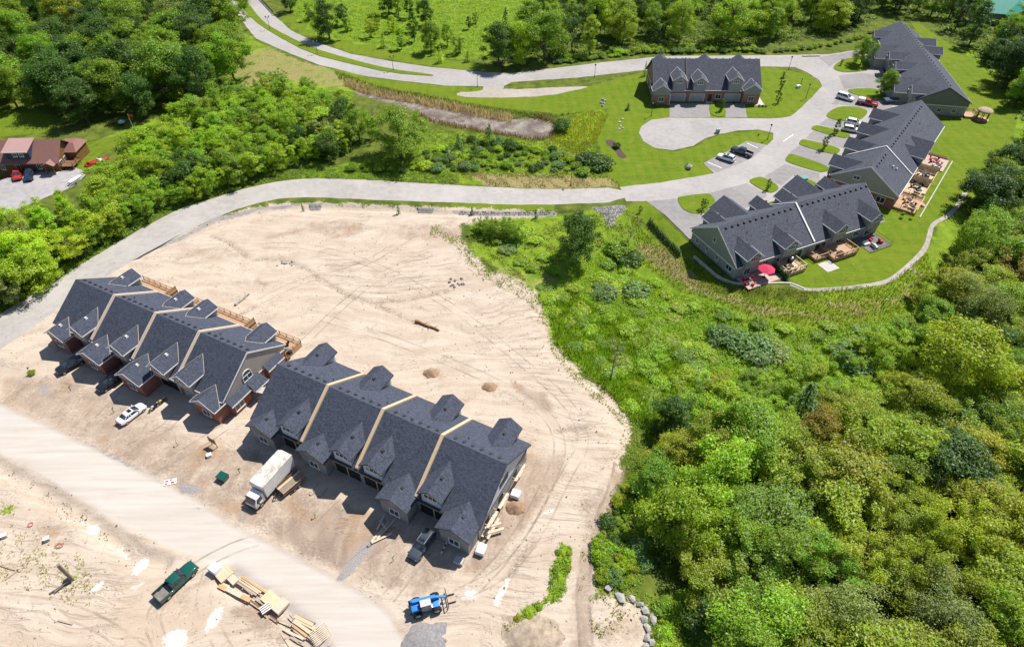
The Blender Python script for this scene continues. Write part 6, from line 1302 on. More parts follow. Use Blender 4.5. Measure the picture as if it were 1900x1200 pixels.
# ------------------------------------------------------------------ vegetation prototypes
M_LEAF = leaf_mat('leaf_foliage', .46); M_NEED = leaf_mat('needle_foliage', .12); M_WEED = leaf_mat('weed_foliage', .42)
M_BARK = mat('bark', (.13, .105, .085), .9, .3, 2, .05); M_BARKP = mat('pale_bark', (.36, .33, .30), .9, .3, 2, .05)
def quads_mesh(name, C, N, S, m, asp=1.0, seed=0):
    """rhombic leaf clumps: centres C, facing N, half size S"""
    rg = np.random.default_rng(seed); n = len(C)
    N = N / (np.linalg.norm(N, axis=1, keepdims=True) + 1e-9)
    T = np.cross(N, rg.normal(size=(n, 3))); T /= (np.linalg.norm(T, axis=1, keepdims=True) + 1e-9); B = np.cross(N, T)
    S = S[:, None]; k = asp
    v = np.stack([C - T * S, C - B * S * k * rg.uniform(.5, .9, (n, 1)) + T * S * rg.uniform(-.3, .3, (n, 1)), C + T * S, C + B * S * k * rg.uniform(.5, .9, (n, 1)) + N * S * .25], 1).reshape(-1, 3)
    me = bpy.data.meshes.new(name); me.vertices.add(4 * n); me.vertices.foreach_set('co', v.astype(np.float32).ravel())
    me.loops.add(4 * n); me.loops.foreach_set('vertex_index', np.arange(4 * n, dtype=np.int32)); me.polygons.add(n); me.polygons.foreach_set('loop_start', np.arange(0, 4 * n, 4, dtype=np.int32))
    me.update(calc_edges=True); me.materials.append(m); return me
def crown_pts(seed, H, Rd, zb, ncl, nl, ls, prof, rcl=.34, flat=.8, gap=.0):
    rg = np.random.default_rng(seed); C = []; N = []; S = []; cl = []
    ph = rg.uniform(0, 6.28, 4); lob = lambda a: 1 + .22 * math.sin(2 * a + ph[0]) + .16 * math.sin(3 * a + ph[1]) + .10 * math.sin(5 * a + ph[2])
    for i in range(ncl):
        f = min(1, max(0, (i + .5) / ncl + rg.normal(0, .05))); z = zb + (H - zb) * (f ** .9); a = i * 2.399 + rg.uniform(-.7, .7)
        r = prof((z - zb) / (H - zb)) * Rd * lob(a); rr = r * math.sqrt(rg.uniform(.12, 1.0)); rc = Rd * rcl * (.45 + .95 * rg.uniform(0, 1) ** 1.5)
        cl.append((rr * math.cos(a), rr * math.sin(a), min(z, H - rc * .5) + rg.normal(0, .03) * H, rc))
    for x, y, z, rc in cl:
        n = max(20, int(nl * (rc / (Rd * rcl)) ** 1.7)); d = rg.normal(size=(n, 3)); d /= np.linalg.norm(d, axis=1, keepdims=True); d[:, 2] = d[:, 2] * .8 + .15
        rad = rc * rg.uniform(.2, 1.25, (n, 1)) ** .75 * (1 + .25 * np.sin(d[:, :1] * 7 + x) * np.sin(d[:, 1:2] * 6 + y))
        p = np.array([x, y, z]) + d * rad * np.array([1, 1, flat])
        out = p - np.array([0, 0, zb + (H - zb) * .4]); out /= np.linalg.norm(out, axis=1, keepdims=True) + 1e-9
        C.append(p); N.append(d * .45 + out * .3 + np.array([0, 0, .55]) + rg.normal(size=(n, 3)) * .55); S.append(ls * rg.uniform(.5, 1.3, n))
    return np.concatenate(C), np.concatenate(N), np.concatenate(S), cl
def trunk_mesh(seed, H, cl, r0, top, m=None, limbs=9, name='trunk', stems=1):
    rg = random.Random(seed); mb = MB()
    for s_ in range(stems):
        ox, oy = (0, 0) if stems == 1 else (rg.uniform(-.4, .4), rg.uniform(-.4, .4)); prev = Vector((ox * .3, oy * .3, -.4)); r = r0 / (stems ** .5)
        n = 5; pts = [prev]
        for i in range(1, n + 1):
            q = Vector((ox * (1 + i * .35) + rg.uniform(-.12, .12) * i * .4, oy * (1 + i * .35) + rg.uniform(-.12, .12) * i * .4, top * i / n)); mb.tube(prev, q, r * (1 - .14 * (i - 1)), r * (1 - .14 * i), 6); prev = q; pts.append(q)
        for (x, y, z, rc) in rg.sample(cl, min(limbs, len(cl))):
            zs = min(max(.25 * top, z - math.hypot(x, y) * 1.1 - .4), top * .98); f = zs / top * n; i = min(int(f), n - 1); st = pts[i].lerp(pts[i + 1], f - i)
            mid = st.lerp(Vector((x, y, z)), .5) + Vector((0, 0, .15)); mb.tube(st, mid, r * .42, r * .25, 5); mb.tube(mid, (x, y, z), r * .25, r * .07, 4)
    return mb.mesh(name, m or M_BARK, fix=False)
PROTO = {}
round_ = lambda f: math.sqrt(max(.03, 1 - (2 * f - .85) ** 2 * .8)); oval = lambda f: math.sqrt(max(.05, 1 - (2 * f - .95) ** 2)); cone_ = lambda f: 1.05 - f * .98; vase = lambda f: .45 + .6 * math.sin(min(1, f * 1.15) * 2.2)
def proto(key, H, Rd, zb, ncl, nl, ls, prof, rcl, seed, r0, topf=.85, stems=1, lm_=None, bm_=None, limbs=10, flat=.8):
    C, N, S, cl = crown_pts(seed, H, Rd, zb, ncl, nl, ls, prof, rcl, flat)
    PROTO.setdefault(key, []).append((H, Rd, quads_mesh('crown', C, N, S, lm_ or M_LEAF, .75, seed), trunk_mesh(seed, H, cl, r0, H * topf, bm_, limbs, stems=stems)))
for i in range(4): proto('maple', 10, 4.0, 1.8, 50, 430, .155, round_, .30, 100 + i, .28)
for i in range(5): proto('ash', 10, 3.6, 2.0, 46, 340, .13, (oval, vase)[i % 2], .27, 200 + i, .22, limbs=14)
for i in range(3): proto('poplar', 10, 2.3, 1.6, 36, 260, .145, oval, .33, 300 + i, .18)
for i in range(4): proto('young', 6, 2.1, .5, 32, 230, .115, (vase, oval)[i % 2], .32, 400 + i, .12, stems=3, limbs=6)
for i in range(2): proto('willow', 10, 4.6, 1.2, 50, 400, .14, round_, .29, 460 + i, .3, limbs=8)
def spruce(seed, H, Rd, key, dens=1.0):
    rg = np.random.default_rng(seed); C, N, S = [], [], []; tiers = int(H * 2.2)
    for k in range(tiers):
        f = k / tiers; z = .35 + (H - .4) * f; R0 = Rd * (1 - f) ** .85 + .08; n = int((12 + 46 * (1 - f)) * dens); a = rg.uniform(0, 6.283, n); r = R0 * rg.uniform(.25, 1.05, n) ** .7
        C.append(np.stack([r * np.cos(a), r * np.sin(a), z - .28 * r + rg.normal(0, .1, n)], 1)); N.append(np.stack([np.cos(a) * .6, np.sin(a) * .6, np.full(n, .9)], 1) + rg.normal(0, .35, (n, 3))); S.append(rg.uniform(.14, .34, n) * (.6 + .4 * Rd / 2))
    tm = MB().tube((0, 0, -.3), (0, 0, H * .95), .16, .03, 6).mesh('trunk', M_BARK, fix=False)
    PROTO.setdefault(key, []).append((H, Rd, quads_mesh('crown', np.concatenate(C), np.concatenate(N), np.concatenate(S), M_NEED, .55, seed), tm))
for i in range(3): spruce(500 + i, 9, 2.3, 'spruce')
for i in range(2): spruce(520 + i, 3, .55, 'cedar', .55)
def shrub(seed, H, Rd, key, nl=1700, ls=.135):
    rg = np.random.default_rng(seed); ncl = 12; C, N, S = [], [], []
    for i in range(ncl):
        a = i * 2.399; rr = Rd * .72 * math.sqrt((i + .3) / ncl); rc = Rd * rg.uniform(.32, .5); z = H * rg.uniform(.35, .72) * (1 - .3 * rr / Rd)
        d = rg.normal(size=(nl // ncl, 3)); d /= np.linalg.norm(d, axis=1, keepdims=True); d[:, 2] = np.abs(d[:, 2]) * .9 - .1
        p = np.array([rr * math.cos(a), rr * math.sin(a), z]) + d * rc * rg.uniform(.5, 1.1, (len(d), 1)) * np.array([1, 1, .9 * H / Rd * .6 + .2]); p[:, 2] = np.maximum(p[:, 2], .03)
        C.append(p); N.append(d + np.array([0, 0, .5]) + rg.normal(size=d.shape) * .45); S.append(ls * rg.uniform(.5, 1.3, len(d)))
    PROTO.setdefault(key, []).append((H, Rd, quads_mesh('shrub', np.concatenate(C), np.concatenate(N), np.concatenate(S), M_LEAF, .75, seed), None))
for i in range(4): shrub(600 + i, 2.0, 1.5, 'shrub')
def bare(seed, H, m):
    rg = random.Random(seed); mb = MB()
    def br(p, d, L, r, lev):
        q = p + d * L; mb.tube(p, q, r, r * .6, 5 if lev < 2 else 4)
        if lev >= 4: return
        for _ in range(3 if lev < 3 else 2):
            nd_ = (d + Vector((rg.gauss(0, .5), rg.gauss(0, .5), rg.uniform(-.05, .35)))).normalized(); br(p + d * L * rg.uniform(.55, 1.0), nd_, L * rg.uniform(.5, .75), r * .55, lev + 1)
    br(Vector((0, 0, -.3)), Vector((rg.uniform(-.1, .1), rg.uniform(-.1, .1), 1)).normalized(), H * .42, .16, 0)
    return mb.mesh('branches', m, fix=False)
BARE = [bare(700 + i, 8, M_BARKP if i % 2 else mat('grey_bark', (.22, .20, .18), .9, .3, 2)) for i in range(4)]

GC = dict(bright=(.330, .480, .018), mid=(.240, .380, .020), dark=(.095, .185, .018), olive=(.325, .400, .017), grey=(.300, .370, .095), yellow=(.390, .450, .020), brown=(.340, .310, .022), deep=(.060, .130, .018), lime=(.390, .530, .020), teal=(.200, .320, .085))
def vary(c, k=.14):
    b = RNG.uniform(1 - k, 1 + k); return tuple(max(.004, x * b * RNG.uniform(1 - k * .5, 1 + k * .5)) for x in c) + (1.0,)
NM = dict(maple='maple_tree', ash='ash_tree', poplar='poplar_tree', young='young_tree', willow='willow_tree', spruce='spruce_tree', cedar='cedar_tree', shrub='shrub')
SHN = {'large rounded bushes': 'bush', 'shrubs below the reed pond': 'bush', 'hedge bushes along the lane': 'hedge_bush', 'bushes fringing the upper lane': 'bush', 'shrubs between track and wood': 'thicket_shrub', 'weed bushes beside the tyre track': 'weed_bush'}
def plant(kind, xy, h, c, label, group=None, w=1.0, lean=0.0, name=None, cat=None):
    if kind == 'shrub' and not name: name = SHN.get(group) or ('garden_shrub' if group and 'garden' in group else 'potted_plant' if group and 'pot' in group else None)
    H, Rd, cm, tm = RNG.choice(PROTO[kind]); s = h / H; z = h1(*xy); a = RNG.uniform(0, 6.28); ww = s * w * RNG.uniform(.92, 1.08)
    if tm is None:
        o = link(name or NM[kind], cm, None, (xy[0], xy[1], z - .05), a, (ww, ww, s)); o.color = vary(GC[c]); tag(o, label, cat or 'shrub', group); return o
    e = thing(name or NM[kind], label, cat or 'tree', (xy[0], xy[1], z), a, group); q_ = RNG.uniform(.85, 1.18); e.scale = (ww * q_, ww / q_, s * RNG.uniform(.9, 1.1))
    if lean: e.rotation_euler = (lean * RNG.uniform(-1, 1), lean * RNG.uniform(-1, 1), a)
    o = link('crown', cm, e); o.color = vary(GC[c]); link('trunk', tm, e)
    return e
def bare_tree(p, h, label, i=0, lean=0.0, group=None):
    q = gp(p); e = thing('dead_tree', label, 'tree', q, RNG.uniform(0, 6), group); e.scale = (h / 8,) * 3; e.rotation_euler = (0, lean, .3); link('branches', BARE[i % 4], e); return e
def pj(x, y, z):
    z -= CAMH; d = y * CP - z * SP; return (950 + FPX * x / d, 600 - FPX * (y * SP + z * CP) / d)
TAKEN = []
def scatter(poly, dmin, n, avoid=0.0):
    xs = [p[0] for p in poly]; ys = [p[1] for p in poly]; out = []; tries = 0
    P = np.random.default_rng(int(abs(xs[0] * 100)) + n)
    while len(out) < n and tries < n * 60:
        m = 400; X = P.uniform(min(xs), max(xs), m); Y = P.uniform(min(ys), max(ys), m); k = inside(poly, X, Y); tries += m
        for x, y in zip(X[k], Y[k]):
            px, py = pj(x, y, 4.)
            if px < -160 or px > 2060 or py < -130 or py > 1330: continue
            if all((x - a) ** 2 + (y - b) ** 2 > dmin * dmin for a, b in out) and all((x - a) ** 2 + (y - b) ** 2 > (dmin * .5 + r) ** 2 for a, b, r in TAKEN):
                out.append((float(x), float(y)))
                if len(out) >= n: break
    return out
def crown_at(px, h, f=.6):
    z = 0.0
    for _ in range(4): x, y = un(px, z + h * f); z = h1(x, y)
    return un(px, z + h * f)

# ---- single trees one can point to
def solo(kind, p, h, c, label, w=1.0, crown=False, r=1.5, group=None, cat=None):
    xy = crown_at(p, h) if crown else gp(p)[:2]; TAKEN.append((*xy, r)); return plant(kind, xy, h, c, label, group, w, cat=cat)
solo('maple', (745, 293), 13.5, 'mid', 'lone full maple with a broad shadow between the pond and the road', 1.2, r=5)
solo('maple', (612, 73), 13.0, 'dark', 'tall dark tree standing apart on the meadow by the upper lane', 1.0, r=5)
solo('maple', (925, 122), 14, 'dark', 'big dark maple at the roadside edge of the meadow', 1.0, r=5); solo('maple', (965, 118), 12, 'bright', 'bright maple beside the big dark roadside maple', 1.0, r=4); solo('maple', (1010, 112), 15, 'mid', 'tall mid green maple behind the bright roadside maple', 1.0, r=4)
solo('maple', (1066, 487), 13.0, 'dark', 'tall airy tree casting shade between the sand pad and the verge', .8, r=3); bare_tree((1070, 480), 11.5, 'bare branched stem rising through the tall airy tree', 1)
bare_tree((1162, 463), 7.5, 'bare grey sapling on the bank above the bushes', 0); bare_tree((1133, 705), 9.0, 'leafless tree at the sand edge beside the reeds', 2); bare_tree((1402, 690), 6.5, 'thin leafless tree in the green valley scrub', 3); bare_tree((1745, 812), 12, 'leaning dead white branched tree under the big yellow green maple', 1, .65); bare_tree((690, 240), 9, 'dead standing tree near the reed pond', 0); bare_tree((1735, 880), 9, 'dark dead trunk leaning in the wood below the white dead tree', 2, .6); bare_tree((1835, 1170), 9, 'pale dead branched tree in the olive wood', 3, .3)
solo('maple', (1270, 955), 11.0, 'bright', 'large bright green maple at the wood edge beside the track', 1.1, True, 4); solo('maple', (1345, 870), 10.5, 'bright', 'bright green maple behind the large track side maple', 1.15, True, 4); solo('maple', (1215, 890), 8.0, 'mid', 'mid green tree at the corner where sand meets wood', 1.1, True, 3)
solo('maple', (1785, 670), 14.0, 'yellow', 'huge yellow green maple above the leaning dead tree', 1.25, True, 6); solo('maple', (1250, 770), 8.0, 'dark', 'dark round tree at the foot of the reeds', 1.1, True, 3); solo('young', (1330, 770), 8.0, 'bright', 'bright leafy tree beside the dark round tree below the reeds', 1.1, True, 3)
solo('spruce', (1500, 735), 9.0, 'dark', 'dark dense tree alone amid the yellow green scrub', 1.5, True, 3); solo('willow', (1820, 575), 10.0, 'grey', 'grey green willow in the wood below the lawn path', 1.1, True, 4); solo('willow', (1560, 1130), 9.0, 'grey', 'grey green willow in the olive wood', 1.2, True, 4); solo('willow', (1760, 1150), 9.0, 'grey', 'pale grey green tree low in the olive wood', 1.2, True, 4); solo('ash', (1520, 800), 8.0, 'brown', 'rusty brown ash amid the yellow green scrub', 1.3, True, 3)
solo('spruce', (1196, 141), 5.2, 'dark', 'slim conifer against the end wall of the orange brick block', .75, r=1.5); solo('maple', (1596, 121), 8.5, 'mid', 'round lawn tree in front of the far dark sided row', .85, r=2); solo('maple', (1637, 178), 8.0, 'mid', 'round lawn tree by the red pickup', .85, r=2)
for lb, p, h in (('sapling on the lawn island nearest the bank', (1304, 390), 3.2), ('sapling on the lawn island between the stone row drives', (1423, 353), 3.0), ('lawn sapling by the lower drive of the red brick row', (1527, 278), 4.2), ('lawn sapling beside the two white crossovers', (1549, 249), 4.4), ('sapling on the lawn before the orange brick block', (1337, 207), 3.6), ('sapling on the lawn strip by the parking lane', (1560, 122), 2.4), ('young lawn tree nearest the street lamp facing the van', (1443, 192), 3.6), ('young lawn tree in the middle of the round lawn', (1448, 168), 3.2), ('tiny staked tree beside the stone row lawn', (1187, 395), 1.8)):
    solo('young', p, h, 'dark', lb, .62, r=1)
for lb, p, h in (('small cone conifer on the round lawn', (1453, 145), 2.6), ('small cone conifer on the lawn by the stepping stones', (1165, 204), 2.6), ('dark round shrub in the mulch bed', (1144, 274), 1.8)): solo('cedar' if 'cone' in lb else 'shrub', p, h, 'dark', lb, 1.5 if 'cone' in lb else .9, r=.5)
for p, h, c, k in (((540, 22), 8, 'dark', 'maple'), ((575, 38), 6, 'mid', 'young'), ((640, 48), 8, 'dark', 'poplar'), ((646, 58), 5, 'mid', 'young'), ((690, 70), 6, 'olive', 'young'), ((745, 92), 7.5, 'mid', 'poplar'), ((770, 78), 9, 'dark', 'poplar'), ((800, 97), 9, 'mid', 'maple'), ((850, 100), 6, 'mid', 'young'), ((722, 26), 11, 'dark', 'maple'), ((740, 30), 8, 'mid', 'ash'), ((762, 34), 9, 'dark', 'poplar'), ((790, 48), 8, 'dark', 'maple'), ((730, 60), 6, 'lime', 'young'), ((765, 60), 6, 'bright', 'young'), ((870, 55), 5, 'dark', 'poplar'), ((882, 44), 4, 'mid', 'young'), ((700, 55), 5.5, 'bright', 'young'), ((830, 85), 7, 'mid', 'ash')):
    solo(k, p, h, c, 'mixed roadside tree scattered on the bright meadow', 1.0, r=1.8, group='trees on the bright meadow')
for p, h, c in (((713, 88), 5.5, 'mid'), ((818, 116), 5.0, 'lime'), ((852, 283), 6.0, 'dark'), ((882, 292), 5.0, 'dark'), ((908, 268), 6.5, 'dark'), ((868, 115), 4, 'mid')): solo('spruce', p, h, c, 'small bushy conifer in the rough grass', 1.25, r=1.2, group='small conifers in the rough grass')
for p, h, c in (((640, 250), 10, 'dark'), ((668, 262), 9, 'mid'), ((610, 225), 9, 'mid'), ((690, 258), 6, 'bright'), ((575, 190), 8, 'mid'), ((520, 170), 7, 'mid'), ((493, 175), 7, 'grey')): solo('ash', p, h, c, 'slender tree on the thicket side of the reed pond', 1.0, r=2, group='slender trees by the reed pond')

# ---- woods
TOPW = G([(905, 122), (1000, 112), (1130, 104), (1230, 92), (1400, 88), (1500, 74), (1590, 60), (1640, 26), (1720, 30), (1790, 92), (1850, 150), (1885, 220), (2050, 300), (2300, 200), (2300, -95), (1000, -95), (1050, -10), (990, 40), (930, 80)])
LFTW = G([(-250, -90), (410, -90), (425, 40), (465, 85), (470, 125), (440, 165), (390, 195), (330, 212), (270, 222), (200, 230), (110, 225), (30, 205), (-60, 240), (-300, 320)])
THIK = G([(-160, 580), (-60, 500), (30, 446), (110, 412), (170, 378), (212, 348), (238, 305), (290, 268), (350, 240), (430, 200), (480, 178), (560, 190), (640, 212), (672, 262), (640, 296), (560, 306), (480, 330), (400, 358), (320, 388), (250, 428), (150, 492), (60, 545), (-60, 610)])
RGTW = G([(1200, 905), (1250, 862), (1330, 842), (1450, 838), (1540, 800), (1620, 760), (1680, 690), (1720, 610), (1750, 560), (1790, 510), (1830, 440), (1880, 345), (1990, 280), (2300, 300), (2400, 1500), (1370, 1500), (1345, 1260), (1330, 1190), (1275, 1100), (1210, 1010), (1188, 960)])
ADJ = dict(bright='bright green', mid='mid green', dark='dark green', olive='olive', grey='grey green', yellow='yellow green', brown='rusty brown', deep='very dark', lime='lime green', teal='blue green')
SHP = dict(maple='full maple', ash='airy ash', poplar='narrow poplar', spruce='pointed spruce', young='bushy young tree', willow='spreading willow')
def wood(k, xy, h, c, where, w):
    lb = ADJ[c] + ' ' + SHP[k] + ' ' + where; return plant(k, xy, h, c, lb, lb, w)
RT = G([(1768, 450), (1790, 420), (1815, 385), (1842, 335), (1872, 300), (1900, 262), (1905, 215), (1872, 150), (1815, 92), (1980, 60), (2100, 300), (1950, 400), (1830, 500), (1775, 520)])
for x, y in scatter(TOPW, 5.9, 285):
    k = RNG.choices(['maple', 'ash', 'poplar', 'spruce', 'ash'], [4, 4, 3, 2, 2])[0]; c = RNG.choices(['mid', 'dark', 'bright', 'olive', 'deep', 'lime'], [4, 3, 3.5, 1.8, .8, 1.5])[0]
    if x > 118: c = RNG.choice(['dark', 'deep', 'mid'])
    if k == 'spruce': c = 'dark'
    wood(k, (x, y), RNG.uniform(9, 14), c, 'in the wood beyond the lane and houses', RNG.uniform(.95, 1.3)); TAKEN.append((x, y, 1.2))
for x, y in scatter(RT, 4.6, 60):
    k = RNG.choices(['maple', 'ash', 'spruce'], [4, 3, 1])[0]; c = RNG.choices(['dark', 'mid', 'bright', 'olive', 'deep'], [3, 3, 2, 1.5, 1])[0] if k != 'spruce' else 'dark'
    wood(k, (x, y), RNG.uniform(7, 11.5), c, 'at the wood edge along the back lawn and path', RNG.uniform(1.0, 1.3)); TAKEN.append((x, y, 1.2))
for x, y in scatter(LFTW, 4.8, 215):
    px, py = pj(x, y, 0); k = RNG.choices(['maple', 'ash', 'willow'], [6, 2, 1.2 if py < 90 else 0])[0]; c = 'grey' if k == 'willow' else RNG.choices(['dark', 'mid', 'olive', 'deep'], [4, 4, 1.5 if py < 80 else .2, .8])[0]
    wood(k, (x, y), RNG.uniform(11, 16), c, 'in the wood behind the brown house', RNG.uniform(1.0, 1.3))
for x, y in scatter(THIK, 2.7, 250):
    k = RNG.choices(['young', 'poplar', 'ash'], [5, 3, 1])[0]; c = RNG.choices(['bright', 'lime', 'mid', 'dark', 'olive', 'grey'], [5, 2.5, 3, 1.0, .6, .5])[0]
    wood(k, (x, y), RNG.uniform(3.8, 8.8), c, 'in the roadside thicket below the brown house', RNG.uniform(1.0, 1.4))
for x, y in scatter(RGTW, 3.6, 270):
    px, py = pj(x, y, 4); fx = (px - 1200) / 700; k = RNG.choices(['ash', 'maple', 'young', 'willow'], [6, 3, 1.5, .3])[0]
    ol = 2 + 6 * max(0, min(1, fx * 1.2)) * (1 if py > 780 else .4); c = RNG.choices(['bright', 'mid', 'dark', 'olive', 'yellow', 'brown', 'grey'], [3 if fx < .45 else 1, 3 if fx < .5 else 1.5, .8, ol, ol * .4, ol * .05, .4])[0]
    wood(k, (x, y), RNG.uniform(6.0, 10.0) if k != 'young' else RNG.uniform(5, 7), c, 'in the dense wood beside the sandy track', RNG.uniform(1.1, 1.55))
# ---- shrubs
RISE = G([(1235, 790), (1300, 735), (1400, 705), (1500, 700), (1600, 650), (1680, 605), (1730, 610), (1700, 690), (1630, 770), (1540, 815), (1450, 845), (1330, 850), (1240, 860)])
for x, y in scatter(RISE, 2.7, 70): wood('young', (x, y), RNG.uniform(2.6, 5.6), RNG.choices(['bright', 'lime', 'mid', 'olive', 'yellow'], [4, 3, 3, 1, 1])[0], 'where the valley scrub rises into the wood', RNG.uniform(1.1, 1.6))
BAND = G([(885, 425), (980, 430), (1060, 500), (1110, 470), (1160, 500), (1260, 545), (1380, 590), (1500, 610), (1640, 600), (1700, 580), (1660, 680), (1600, 760), (1450, 830), (1330, 840), (1230, 850), (1180, 790), (1130, 720), (1060, 660), (1020, 600), (1010, 545)])
for x, y in scatter(BAND, 2.8, 120):
    px, py = pj(x, y, 0); c = RNG.choices(['bright', 'lime', 'mid', 'teal'], [5, 4, 2.5, .4])[0]; h = RNG.uniform(.6, 1.7)
    plant('shrub', (x, y), h, c, 'leafy shrub in the bright green scrub between the sand pad and the bank', 'shrubs of the green scrub', RNG.uniform(1.3, 2.2) * (1.5 / max(h, 1.0)))
for (p, h, c, w) in (((1120, 548), 2.6, 'teal', 1.5), ((1180, 545), 2.8, 'teal', 1.5), ((1370, 640), 3.2, 'teal', 1.6), ((1400, 655), 3.4, 'teal', 1.6), ((1340, 630), 2.8, 'teal', 1.5), ((1430, 660), 2.8, 'grey', 1.5), ((1145, 470), 3.4, 'mid', 1.4), ((1165, 486), 3.2, 'dark', 1.3), ((1570, 660), 3.2, 'teal', 1.4), ((1590, 690), 3.2, 'teal', 1.3), ((1085, 300), 2.8, 'dark', 1.5), ((1112, 308), 3.4, 'dark', 1.6), ((1042, 242), 3.4, 'dark', 1.2)):
    plant('shrub', gp(p)[:2], h, c, 'large rounded blue green or dark bush standing out of the rough scrub', 'large rounded bushes', w); TAKEN.append((*gp(p)[:2], 1.5))
for p in ((893, 432), (905, 440), (920, 443), (935, 446), (950, 448), (962, 450), (915, 430), (940, 434)): plant('young', gp(p)[:2], RNG.uniform(3.2, 4.6), 'mid', 'bushy young tree in the clump at the corner of the sand pad', 'clump of young trees by the sand corner', .9)
MIDM = G([(790, 285), (860, 262), (960, 268), (1050, 285), (1100, 300), (1090, 325), (960, 318), (820, 318), (700, 322), (640, 318), (700, 305)])
for x, y in scatter(MIDM, 2.2, 75): plant('shrub', (x, y), RNG.uniform(.9, 2.4), RNG.choice(['mid', 'bright', 'dark', 'teal', 'lime']), 'low shrub in the rough grass between the reed pond and the road', 'shrubs below the reed pond', RNG.uniform(.9, 1.4))
HED = chaikin(U([(1405, 99), (1450, 97), (1500, 92), (1550, 84), (1600, 72), (1620, 62)]), 1, False); HED = subdiv(HED, 2.3, False)
for i, (x, y) in enumerate(HED): plant('shrub', (x + RNG.uniform(-.4, .4), y + RNG.uniform(-.5, 1.2)), RNG.uniform(1.4, 2.2), RNG.choice(['grey', 'bright', 'teal']), 'round pale bush in the hedge along the lane below the wood', 'hedge bushes along the lane', 1.0)
VERGE = G([(910, 128), (1000, 121), (1110, 111), (1200, 101), (1300, 98), (1400, 98), (1400, 88), (1230, 88), (1110, 100), (1000, 108), (915, 116)])
for x, y in scatter(VERGE, 2.0, 70): plant('shrub', (x, y), RNG.uniform(1.0, 2.6), RNG.choice(['bright', 'lime', 'mid', 'teal']), 'leafy bush fringing the wood along the upper lane', 'bushes fringing the upper lane', RNG.uniform(.9, 1.3))
LOWB = G([(1225, 1110), (1285, 1110), (1345, 1190), (1350, 1300), (1235, 1300), (1222, 1200), (1225, 1150)])
for x, y in scatter(LOWB, 1.2, 90): plant('shrub', (x, y), RNG.uniform(.8, 1.9), RNG.choice(['bright', 'lime', 'mid', 'bright']), 'leafy bush between the limestone blocks and the wood', 'shrubs between track and wood', 1.1)
for i, (p, h) in enumerate((((1560, 905), 8), ((1690, 960), 9), ((1460, 1010), 8), ((1850, 900), 9), ((1640, 1080), 8), ((1800, 1010), 9), ((1380, 1130), 7), ((1880, 640), 10), ((1610, 820), 8))): bare_tree(p, h, 'grey dead tree poking through the leafy wood by the track', i, .25, 'dead trees in the wood by the track')
TRK = G([(1165, 900), (1200, 900), (1205, 990), (1190, 1070), (1150, 1090), (1112, 1070), (1108, 1010), (1130, 960), (1150, 930)])
for x, y in scatter(TRK, 1.3, 60): plant('shrub', (x, y), RNG.uniform(.8, 2.0), RNG.choice(['mid', 'dark', 'teal', 'olive', 'bright']), 'tangled shrub between the sandy track and the wood', 'shrubs between track and wood', 1.0)
WST = G([(1042, 1008), (1062, 1015), (1060, 1050), (1050, 1095), (1035, 1120), (1012, 1118), (985, 1148), (958, 1150), (965, 1130), (1010, 1110), (1025, 1075), (1020, 1060)])
for x, y in scatter(WST, 1.5, 16): plant('shrub', (x, y), RNG.uniform(.3, .7), RNG.choice(['bright', 'lime', 'mid', 'olive']), 'leafy weed bush growing in the strip beside the tyre track', 'weed bushes beside the tyre track', RNG.uniform(.9, 1.3))
for lb, p in (('lone ragged weed bush in the dirt before the brick row', (61, 694)),): plant('shrub', gp(p)[:2], 1.1, 'olive', lb, None, .8)
A_, B_ = un((1206, 408)), un((1262, 467))
for i in range(24):
    f = i / 23; plant('cedar', (A_[0] + (B_[0] - A_[0]) * f, A_[1] + (B_[1] - A_[1]) * f), RNG.uniform(1.4, 1.8), 'deep', 'small clipped cedar in the row along the stone row drive', 'row of small cedars by the drive', 1.5)
for i in range(9):
    f = i / 8; q = r3.wp(9.9 + .05 * i, V3 - .6 - 3.6 * f); plant('cedar', q[:2], 2.0, 'deep', 'cedar in the short hedge between the pink patio and the pale deck', 'short cedar hedge by the pink patio', 1.6)
for u, v in ((4, -1.5), (6, -3), (3, -3.4), (8.6, -2), (2, -1.6)): q = r4.wp(u - 4, r4.vf + v - 1.4); plant('shrub', q[:2], .8, RNG.choice(['yellow', 'lime', 'mid']), 'flowering garden shrub at the near corner of the red brick row', 'garden shrubs at the brick row corner', .8)
for u in (24.6, 27.5, 31.6, 32.6, 33.6, .2, 1.2, 18.8, 20.2): q = r6.wp(u, r6.vf - 1.2 - (2.2 if u > 29 or u < 3 else 0)); plant('shrub', q[:2], .8, RNG.choice(['mid', 'olive', 'dark']), 'low garden shrub along the front of the orange brick block', 'garden shrubs of the orange brick block', .8)
for k in range(4): q = r4.wp(10 + k * 5.2, r4.vf - 3.0); plant('shrub', (q[0], q[1]), 1.6, 'dark', 'potted patio shrub behind the red brick row', 'patio shrubs of the red brick row', .6)
for u in (20.8, 22.4, 24.2, 25.9): q = r1.wp(u, r1.db + 1.2, .9); o = plant('shrub', q[:2], .9, 'olive', 'leafy potted plant on the long cedar deck', 'potted plants on the cedar deck', .55); o.location.z = .9
for p, h in (((563, 392), 2.4), ((740, 397), 2.8), ((876, 399), 2.4), ((994, 405), 2.4), ((920, 345), 1.2)): solo('cedar', p, h, 'dark', 'staked sapling on the grass strip above the sand pad', 1.0, r=.5, group='saplings above the sand pad')
